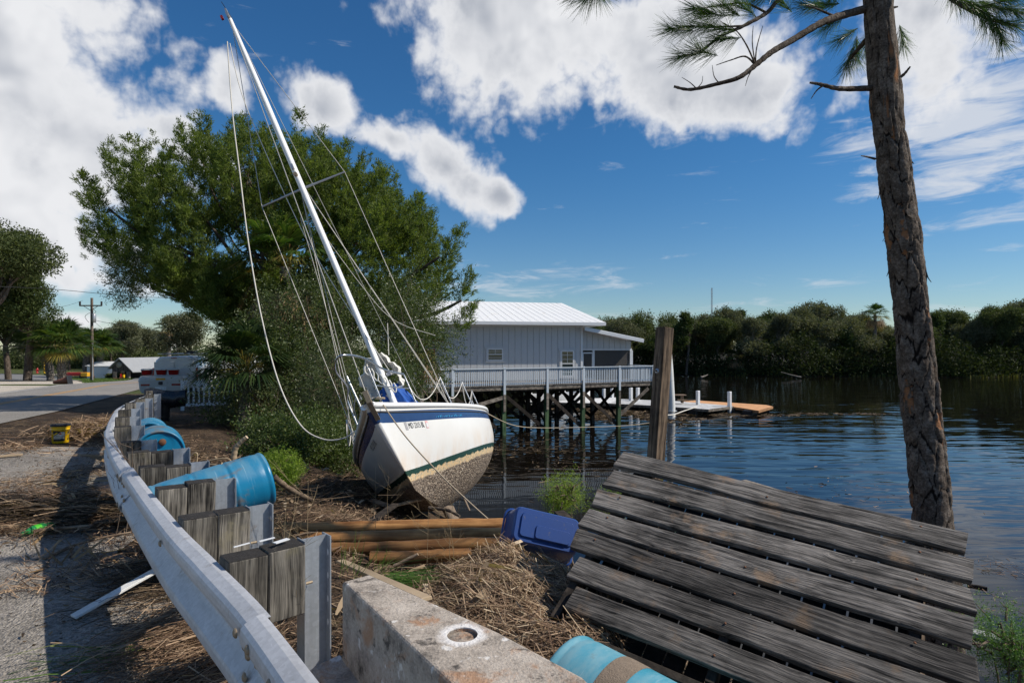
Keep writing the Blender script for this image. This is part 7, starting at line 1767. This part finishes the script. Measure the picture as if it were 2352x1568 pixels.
# hydrant and sign
hb = gp(86, 856.5); hy = thing('fire_hydrant', 'red fire hydrant on the grass at the lot edge', 'hydrant', hb)
MB().lathe([(.24, 0), (.24, .06), (.15, .07), (.15, .55), (.19, .56), (.19, .62), (.15, .64), (.13, .74), (.06, .82), (.05, .90), (0, .90)], 16).build('barrel', MT['hydrant'], hy, local=True)
for a in (0, math.pi, -math.pi / 2): MB().lathe([(.0, .29), (.10, .28), (.10, .20), (.075, .19), (.075, .1)], 12, at((0, 0, .45), Matrix.Rotation(a, 3, 'Z') @ Matrix.Rotation(math.pi / 2, 3, 'Y'))).build('outlet', MT['hydrant'], hy, local=True)
yb = gp(102, 856.5); yg = thing('yellow_guard', 'yellow guy-wire guard and warning plate beside the hydrant', 'guard', yb); MB().tube([(0, 0, 0), (.02, 0, 1.9)], [.16, .10], 8).build('guard_tube', MT['yellow_plastic'], yg, local=True); MB().box((.55, 0, .6), (.42, .03, .42), Matrix.Rotation(R(45), 3, 'Y')).build('warning_plate', MT['orange_print'], yg, local=True)
# fallen traffic cone
cq = gp(160, 882); cn = thing('traffic_cone', 'dirty brown traffic cone lying on its side on the verge', 'traffic cone', cq + Vector((0, 0, .30)), Matrix.Rotation(R(-100), 3, 'Y') @ Matrix.Rotation(.2, 3, 'X'))
MB().lathe([(.30, 0.02), (.28, .10), (.10, 1.0), (.06, 1.05), (0, 1.05)], 18).build('cone_shell', MT['cone'], cn, local=True); MB().box((0, 0, 0), (.66, .66, .06), bev=.02).build('cone_base', MT['black_plastic'], cn, local=True)
# rocks and rubbish on the verge
gr = np.random.default_rng(8)
rocks = [(108 + 6.2 * k + gr.uniform(-2, 2), 862.5 + gr.uniform(-1, 2.5)) for k in range(12)]
wh = ['leftmost', 'second', 'third', 'fourth', 'fifth', 'sixth', 'seventh', 'eighth', 'ninth', 'tenth', 'eleventh', 'rightmost']
for k, (x, y) in enumerate(rocks):
    q_ = gp(x, y); s0 = gr.uniform(.22, .45); bm = bmesh.new(); bmesh.ops.create_icosphere(bm, subdivisions=2, radius=s0)
    for v in bm.verts: v.co = v.co * (1 + .5 * (vnoise(v.co.x * 5 + k, v.co.y * 5 + v.co.z * 4, k) - .5)); v.co.z *= .65
    me = bpy.data.meshes.new('boulder'); bm.to_mesh(me); bm.free(); me.materials.append(MT['stone']); me.transform(Matrix.Translation((0, 0, s0 * .3)))
    tag(link('boulder', me, None, at(q_)), f'pale limestone boulder in the row behind the fan palms, {wh[k]} of twelve', 'boulder', 'limestone boulders')
o = MB().box(gp(195, 869, off=.05), (.9, .25, .10), bev=.04).build('light_blue_litter', MT['blue_tarp']); tag(o, 'light blue plastic litter on the verge grass', 'litter')
for (x, y, lb) in ((270, 872, 'dry palm frond debris on the verge before the barn'), (285, 870, 'second pile of brown debris on the verge near the road')):
    q_ = gp(x, y); mb = MB()
    for k in range(14): a = k * 2.4; mb.tube([q_ + Vector((0, 0, .05)), q_ + Vector((math.cos(a) * .5, math.sin(a) * .4, .18 + .1 * (k % 3)))], [.04, .01], 4)
    tag(mb.build('brush_pile', MT['rust']), lb, 'brush')
tq = gp(213, 869.5); t = thing('terracotta_pot', 'small terracotta pot lying by the utility pole', 'pot', tq); MB().lathe([(.14, 0), (.22, .30), (.25, .30), (.25, .36), (.2, .36)], 14).build('pot', MT['cone'], t, local=True)
# verge grass
def verge():
    g = np.random.default_rng(2); n = 26000; y = g.uniform(48, 84, n); px_ = g.uniform(60, 345, n); x = (px_ - 1176) * y / 1372
    ok = (x < np.array([road_c(v) for v in y]) - 3.8) & (x > -75); sc_ = 795 + (EYE - zroad(y)) * 1372 / y; ok &= ~((px_ < 190) & (sc_ > 874 - (190 - px_) * .06)); x, y = x[ok], y[ok]; n = len(x)
    V, Q = blades(np.stack([x, y, zroad(y) - .02], 1), unit(np.stack([g.normal(size=n) * .5, g.normal(size=n) * .5, np.ones(n)], 1)), rand_dirs(n, g), g.uniform(.06, .2, n), g.uniform(.03, .06, n))
    tag(link('verge_grass', mesh_np('verge_grass', V, Q, MT['grass'])), 'short green grass on the verge across the road', 'grass', kind='stuff')
verge()
# ------------------------------------------------------------------ storm debris: straw, reeds, fronds
_bk = gp(139, 1016); _bt = gp(73, 1218)
def strands(name, label, X, Y, Zf, L, W, mat, g, head=None, hs=.6, tilt=.12, thick=.12, bend=.12):
    near = (np.hypot(X - _bk.x, Y - _bk.y) < .34) | ((np.abs((X - _bk.x) * _bk.y - (Y - _bk.y) * _bk.x) / math.hypot(_bk.x, _bk.y) < .30) & (np.hypot(X, Y) < math.hypot(_bk.x, _bk.y)) & (np.hypot(X - _bk.x, Y - _bk.y) < 1.5)) | (np.hypot(X - _bt.x, Y - _bt.y) < .16)
    X, Y = X[~near], Y[~near]; n = len(X); a = g.random(n) * 2 * np.pi if head is None else head + g.normal(size=n) * hs
    e = g.normal(size=n) * tilt; D = np.stack([np.cos(a) * np.cos(e), np.sin(a) * np.cos(e), np.sin(e)], 1)
    L_ = L[0] + (L[1] - L[0]) * g.random(n) ** 2; Z = Zf(X, Y) + g.random(n) ** 1.5 * thick + .004
    P = np.stack([X, Y, Z], 1) - D * (L_ * .5)[:, None]; P[:, 2] = np.maximum(P[:, 2], Zf(P[:, 0], P[:, 1]) + .003)
    up = unit(np.stack([g.normal(size=n) * .5, g.normal(size=n) * .5, np.ones(n)], 1))
    V, Q = blades(P, D, up, L_, W[0] + (W[1] - W[0]) * g.random(n), bend=g.normal(size=n) * bend, tip=.4)
    return tag(link(name, mesh_np(name, V, Q, mat)), label, 'debris', kind='stuff')
gz = lambda X, Y: ground_z(X, Y) + (fbm(np.asarray(X) * .8, np.asarray(Y) * .8, 3) - .47) * .22 * np.clip((side(X, Y) - .4) / 1.5, 0, 1)
gd = np.random.default_rng(101)
def region(n, y0, y1, s0, s1, dens=None, g=gd):
    Y = g.uniform(y0 ** .5, y1 ** .5, n * 3) ** 2 if y0 > 0 else g.uniform(y0, y1, n * 3); S = g.uniform(s0, s1, n * 3); X = rail_x(Y) + S * 1.22
    if dens is not None: k = dens(X, Y, S) > g.random(n * 3); X, Y = X[k], Y[k]
    return X[:n], Y[:n]
bare = lambda X, Y, S: np.clip((fbm(X * .9, Y * .9, 60) - .36) * 6, .12, 1)
X, Y = region(21000, 3.0, 13.5, .55, 6.6, bare); strands('bank_straw', 'brown flattened straw and reeds covering the bank', X, Y, gz, (.08, .42), (.004, .010), MT['straw'], gd, thick=.14)
X, Y = region(9000, 3.0, 14, .5, 6.0, bare); strands('bank_reeds', 'darker wet reeds matted into the bank', X, Y, gz, (.1, .5), (.005, .012), MT['straw_dark'], gd, thick=.08)
X, Y = region(420, 3.2, 12, .7, 5.5); strands('bank_husks', 'pale torn palm husks strewn over the bank', X, Y, gz, (.08, .30), (.02, .05), MT['husk'], gd, thick=.2, tilt=.4, bend=.3)
# heap beside the bin
hcx, hcy = pt(1205, 1330, 4.0).x, pt(1205, 1330, 4.0).y
def heap_z(X, Y):
    X = np.asarray(X, float); Y = np.asarray(Y, float); u = (X - hcx) * .92 - (Y - hcy) * .38; v = (X - hcx) * .38 + (Y - hcy) * .92
    return gz(X, Y) + np.exp(-(u / .95) ** 4 - ((v - .25) / 1.15) ** 4) * (.42 + .05 * np.clip(v, 0, .9) + .50 * (fbm(X * 2.1 + 4, Y * 2.1, 5) - .47)) + .22 * np.exp(-((X - hcx - .25) / .3) ** 2 - ((Y - hcy - .3) / .35) ** 2) + .10 * (fbm(X * 5, Y * 5, 6) - .47)
hm = MB().grid(lambda u, v: Vector((hcx + (u - .5) * 3.0, hcy + .3 + (v - .5) * 3.6, float(heap_z(hcx + (u - .5) * 3.0, hcy + .3 + (v - .5) * 3.6)) - .035)), 36, 40)
heap = thing('straw_heap', 'high heap of dry straw piled against the navy bin and slatted deck', 'straw heap', (hcx, hcy, 0)); hm.build('heap_core', MT['soil'], heap)
n = 26000; X = hcx + gd.uniform(-1.15, 1.0, n); Y = hcy + gd.uniform(-1.05, 1.45, n)
def heap_strands(nm, X, Y, L, W, mat, head=None, tilt=.25, thick=.10):
    n = len(X); a = gd.random(n) * 6.283 if head is None else head + gd.normal(size=n) * .7
    e = .05; gxz = (heap_z(X + e, Y) - heap_z(X - e, Y)) / (2 * e); gyz = (heap_z(X, Y + e) - heap_z(X, Y - e)) / (2 * e)
    dz = gxz * np.cos(a) + gyz * np.sin(a) + gd.normal(size=n) * tilt; D = unit(np.stack([np.cos(a), np.sin(a), dz], 1)); L_ = L[0] + (L[1] - L[0]) * gd.random(n) ** 1.6
    P = np.stack([X, Y, heap_z(X, Y) + gd.random(n) ** 2 * thick], 1) - D * (L_ * .5)[:, None]; nrm = unit(np.stack([-gxz, -gyz, np.ones(n)], 1) + gd.normal(size=(n, 3)) * .4)
    V, Q = blades(P, D, nrm, L_, W[0] + (W[1] - W[0]) * gd.random(n), bend=gd.normal(size=n) * .1, tip=.5); o = link(nm, mesh_np(nm, V - np.array(MW[heap.name].translation), Q, mat), heap); o['kind'] = 'stuff'
heap_strands('straw', X, Y, (.10, .36), (.003, .006), MT['straw'], -.5)
n = 5200; heap_strands('pale_straw', hcx + gd.normal(size=n) * .55, hcy + .15 + gd.normal(size=n) * .62, (.10, .38), (.003, .006), MT['husk'], -.4, .35)
n = 7500; heap_strands('dark_reeds', hcx + gd.uniform(-1.1, 1.0, n), hcy + gd.uniform(-1.05, 1.4, n), (.08, .30), (.004, .010), MT['straw_dark'], None, .2, .04)
n = 110; heap_strands('husks', hcx - .3 + gd.normal(size=n) * .3, hcy + gd.normal(size=n) * .5, (.10, .26), (.02, .05), MT['husk'], None, .4)
# road side of the rail
def zr(X, Y): return zroad(Y) + .004 + 0 * np.asarray(X)
patch = lambda X, Y, S: np.clip((fbm(X * .7 + 3, Y * .7, 88) - .44 + np.clip(S + .5, -.6, .4) * .25) * 8, 0, 1)
X, Y = region(3800, 2.2, 14, -1.1, .5, patch); strands('roadside_straw', 'patchy straw washed along the road side of the guardrail', X, Y, zr, (.08, .40), (.004, .009), MT['straw'], gd, head=2.3, hs=.8, thick=.07)
X, Y = region(3000, 5.8, 17, -7.0, -.3, lambda X, Y, S: np.clip((fbm(X * .45 + 7, Y * .45, 31) - .49) * 9, .02, 1)); strands('pavement_litter', 'scattered twigs and straw over the old pavement', X, Y, zr, (.10, .5), (.005, .011), MT['straw_dark'], gd, thick=.09)
def ptsp(n, cx_, cy_, sx, sy, ang=0.0):
    q_ = gp(cx_, cy_); a = gd.normal(size=n) * sx; c = gd.normal(size=n) * sy; return q_.x + a * math.cos(ang) - c * math.sin(ang), q_.y + a * math.sin(ang) + c * math.cos(ang)
X, Y = ptsp(5200, 165, 1185, .95, .30, .10); strands('palm_debris', 'dark wet drift of palm leaves and reeds across the pavement', X, Y, zr, (.15, .8), (.006, .018), MT['straw_dark'], gd, head=.3, hs=.5, thick=.16)
X, Y = ptsp(1800, 190, 1170, .85, .26, .1); strands('palm_debris', 'lighter straw on top of the palm drift', X, Y, zr, (.15, .7), (.005, .014), MT['straw'], gd, head=.3, hs=.6, thick=.20)
X, Y = ptsp(2200, 60, 1215, .5, .16, .3); strands('palm_debris', 'straw gathered round the green bottle', X, Y, zr, (.1, .5), (.004, .010), MT['straw'], gd, head=.4, hs=.6, thick=.07)
X, Y = ptsp(1500, 20, 1120, .55, .5, 0); strands('pine_straw', 'thin brown pine straw at the edge of the pavement', X, Y, zr, (.06, .25), (.004, .008), MT['straw'], gd, thick=.04)
X, Y = ptsp(1500, 75, 1030, 1.1, .5, .2); strands('twig_litter', 'brown twiggy litter round the yellow bucket', X, Y, zr, (.08, .6), (.006, .014), MT['straw'], gd, thick=.06, tilt=.2)
X, Y = ptsp(2400, 230, 990, 1.1, .45, 1.9); strands('frond_litter', 'tan palm litter by the guardrail behind the bucket', X, Y, zr, (.15, .8), (.008, .02), MT['straw'], gd, thick=.22, tilt=.25)
X, Y = ptsp(150, 175, 1180, .8, .15, .10); strands('torn_fronds', 'wide torn brown palm leaf strips in the drift', X, Y, zr, (.3, .8), (.010, .028), MT['frond_dead'], gd, head=.25, hs=.3, thick=.16, tilt=.05, bend=.04)
X, Y = ptsp(110, 235, 1000, 1.0, .35, 1.9); strands('torn_fronds', 'tan torn palm leaf strips behind the bucket', X, Y, zr, (.4, 1.2), (.03, .06), MT['frond_dead'], gd, head=2.6, hs=.4, thick=.25, tilt=.15)
X, Y = region(110, 5.0, 9, -.8, -.1); strands('torn_fronds', 'brown leaf strips along the foot of the guardrail', X, Y, zr, (.25, .6), (.010, .026), MT['frond_dead'], gd, head=2.4, hs=.5, thick=.14, tilt=.1, bend=.05)
# straw spilling under the near rail
X, Y = ptsp(4200, 455, 1520, .20, .42, .75); strands('near_straw', 'straw spilling under the nearest stretch of guardrail', X, Y, zr, (.08, .36), (.003, .007), MT['straw'], gd, head=.75, hs=.5, thick=.13)
X, Y = ptsp(1100, 380, 1330, .24, .36, .6); strands('near_reeds', 'dark reeds under the guardrail beside the white plank', X, Y, zr, (.12, .5), (.004, .010), MT['straw_dark'], gd, head=.5, hs=.5, thick=.10)
X, Y = ptsp(60, 300, 1505, .25, .12, .4); strands('green_blades', 'a few green grass blades in the near straw', X, Y, zr, (.2, .5), (.006, .010), MT['grass'], gd, head=.45, hs=.2, thick=.05)
# matted roots and mud that the long drum rests on
rcx, rcy = pt(600, 1120, 5.25).x, pt(600, 1120, 5.25).y
rc = thing('root_mat', 'dark matted roots and mud under the long blue drum', 'debris', (rcx, rcy, 0))
def root_z(X, Y): X = np.asarray(X, float); Y = np.asarray(Y, float); return gz(X, Y) - .05 + .60 * np.exp(-((X - rcx) / .34) ** 4 - ((Y - rcy) / .34) ** 4) * (.80 + .5 * (fbm(X * 6, Y * 6, 14) - .47))
MB().grid(lambda u, v: Vector((rcx + (u - .5) * 1.2, rcy + (v - .5) * 1.2, float(root_z(rcx + (u - .5) * 1.2, rcy + (v - .5) * 1.2)))), 26, 26).build('mud_core', MT['mudbank'], rc)
n = 1500; X = rcx + gd.uniform(-.5, .5, n); Y = rcy + gd.uniform(-.5, .5, n); D = unit(np.stack([gd.normal(size=n), gd.normal(size=n), gd.normal(size=n) * .5], 1)); P = np.stack([X, Y, root_z(X, Y)], 1)
V, Q = blades(P, D, rand_dirs(n, gd), gd.uniform(.06, .22, n), gd.uniform(.004, .010, n), bend=.15); o = link('roots', mesh_np('roots', V - np.array(MW[rc.name].translation), Q, MT['straw_dark']), rc); o['kind'] = 'stuff'
X, Y = region(3600, 2.6, 13, .5, 6.0); strands('leaf_litter', 'small dead leaves mixed into the bank straw', X, Y, gz, (.03, .09), (.015, .035), MT['straw_dark'], gd, thick=.14, tilt=.5, bend=.3)
X, Y = region(1500, 2.4, 12, -3.5, .4); strands('leaf_litter', 'small dead leaves and bark chips on the pavement', X, Y, zr, (.02, .07), (.010, .025), MT['straw_dark'], gd, thick=.02, tilt=.3, bend=.2)
# floating mats on the river
def floats(name, lb, cx_, cy_, sx, sy, n, L, W, mat):
    q_ = gp(cx_, cy_, WATER); X = q_.x + gd.normal(size=n) * sx; Y = q_.y + gd.normal(size=n) * sy; k = fbm(X * .5, Y * .5, 9) > .40; X, Y = X[k], Y[k]
    strands(name, lb, X, Y, lambda a, c: np.full(np.shape(a), WATER - .004), L, W, mat, gd, tilt=.03, thick=.02, bend=.02)
floats('floating_debris', 'raft of brown reeds floating under the docks', 1440, 953, 2.6, 1.7, 6500, (.2, .9), (.03, .09), MT['straw_dark'])
floats('floating_debris', 'strands of reed floating beside the sailboat hull', 1210, 1050, 1.6, 3.0, 1100, (.15, .7), (.012, .03), MT['straw_dark'])
floats('floating_debris', 'reeds drifting past the orange dock', 1690, 951, 2.6, .5, 1700, (.15, .6), (.03, .07), MT['straw_dark'])
floats('floating_debris', 'brown drift line on the open river', 1880, 950, 2.6, .35, 900, (.15, .6), (.03, .07), MT['straw_dark'])
floats('floating_debris', 'pine straw floating at the pine and slatted deck', 2290, 1330, .9, .9, 420, (.1, .35), (.006, .014), MT['straw'])
floats('floating_debris', 'small bits drifting near the slatted deck', 1870, 1120, 2.2, 1.4, 160, (.1, .3), (.01, .03), MT['straw'])

# dead fan fronds on the pavement
def dead_frond(label, x, y, hx, hz, L, ang, nl=20, spread=1.5, mat='frond_dead'):
    q_ = gp(x, y, off=.03); t = thing('palm_frond', label, 'palm frond', q_, group='dead palm fronds')
    D = Vector((math.cos(ang) * hx, math.sin(ang) * hx, hz)); V, Q = fan(Vector((0, 0, .04)), D, L, gd, nl, spread, .12, .035, .5)
    V[:, 2] = np.maximum(V[:, 2], .012); link('leaflets', mesh_np('leaflets', V, Q, MT[mat]), t); MB().tube([(0, 0, .04), tuple(-D.normalized() * L * .6 + Vector((0, 0, .05)))], .016, 6).build('stalk', MT['drift'], t, local=True)
dead_frond('dry tan palm frond against the guardrail beyond the bucket', 268, 990, 1, .12, 1.4, 2.8)
dead_frond('dry palm frond fanned under the curve of the guardrail', 272, 1078, 1, .25, .85, 2.6, 24, 1.3)
dead_frond('brown palm frond half buried in the drift on the pavement', 190, 1185, 1, .1, .9, 2.9, 18, 1.0)
dead_frond('pale pleated palm frond above the green bottle', 105, 1195, 1, .15, .55, .6, 18, 1.6)
dead_frond('grey palm frond lying beside the guardrail in shade', 215, 1215, 1, .05, .9, .25, 14, .7)
dead_frond('second dry frond lying behind the yellow bucket', 205, 978, 1, .06, 1.2, 3.0, 14, .9)

# dead weed stalks
def weed(label, x, y, d_, h_, g, n=9, r_=.004, mat='twig', onrail=False):
    b0_ = pt(x, y, d_); gz0 = float(gz(b0_.x, b0_.y)); h_ += b0_.z - gz0; b0_.z = gz0; t = thing('dry_weed', label, 'weed', b0_); mb = MB(); tip = b0_ + Vector((g.normal() * .05, g.normal() * .05, h_)); P = spline([b0_, b0_.lerp(tip, .5) + Vector((g.normal() * .04, g.normal() * .04, 0)), tip], 6); k = len(P); mb.tube(P, [r_ * (1 - .75 * i / k) for i in range(k)], 5)
    for j in range(n):
        f = g.uniform(.2, .95); p = b0_.lerp(tip, f); a = g.uniform(0, 6.28); l_ = h_ * g.uniform(.1, .28); e = p + Vector((math.cos(a) * l_, math.sin(a) * l_ * .6, l_ * g.uniform(.4, 1.1))); mb.tube([p, p.lerp(e, .5) + Vector((0, 0, -.01)), e], [r_ * .5, r_ * .4, r_ * .2], 4)
        for q in range(2): e2 = e + Vector((g.normal() * .03, g.normal() * .03, .03)); mb.tube([p.lerp(e, .6), e2], r_ * .22, 4)
    mb.build('stalks', MT[mat], t); return t
gw = np.random.default_rng(44)
q_ = gp(285, 1245); weed('tall bare dead weed standing on the pavement before the rail', 285, 1245, q_.y, .98, gw, 12, .006)
q_ = gp(300, 1240); weed('shorter bare twig beside the tall dead weed', 262, 1215, q_.y * .98, .6, gw, 7, .004)
for (x, y, d_, h_, lb) in ((860, 1190, 6.4, .55, 'thin dry weed in front of the tan poles, near the steel post'), (1040, 1245, 5.0, .45, 'dry weed in front of the middle of the tan poles'), (975, 1290, 4.6, .42, 'dry weed between the barrier and the tan poles'), (905, 1170, 7.2, .5, 'tan weed against the bow'), (640, 1330, 3.3, .42, 'yellow dry weed arching over the second wooden block'), (700, 1215, 4.0, .35, 'dry weed beside the second steel post'), (1030, 1265, 5.2, .4, 'slim weed beside the short broken stick')):
    weed(lb, x, y, d_, h_, gw, 8, .003, 'weed')
# green pine sprig and grass tufts behind the barrier
def sprig(label, x, y, d_, n, L, D0, mat, sp=.4):
    c = np.array(pt(x, y, d_)) - np.array([0, 0, .05]); D = unit(np.array([D0]))[0] + rand_dirs(n, gd) * sp; V, Q = blades(c + gd.normal(size=(n, 3)) * .04, D, rand_dirs(n, gd), gd.uniform(L * .5, L, n), gd.uniform(.0025, .004, n), bend=gd.uniform(-.1, .15, n))
    tag(link('pine_sprig', mesh_np('pine_sprig', V, Q, MT[mat])), label, 'sprig')
sprig('fresh green pine sprig lying behind the concrete barrier', 890, 1322, 4.1, 190, .42, (1, -.05, .02), 'needle_green', .20)
sprig('thin green grass tuft growing beside the nearest steel post', 800, 1302, 3.6, 26, .26, (.3, 0, 1), 'grass', .5)
sprig('green grass blades at the foot of the pine sprig', 870, 1302, 4.4, 40, .26, (.7, 0, .8), 'grass', .6)
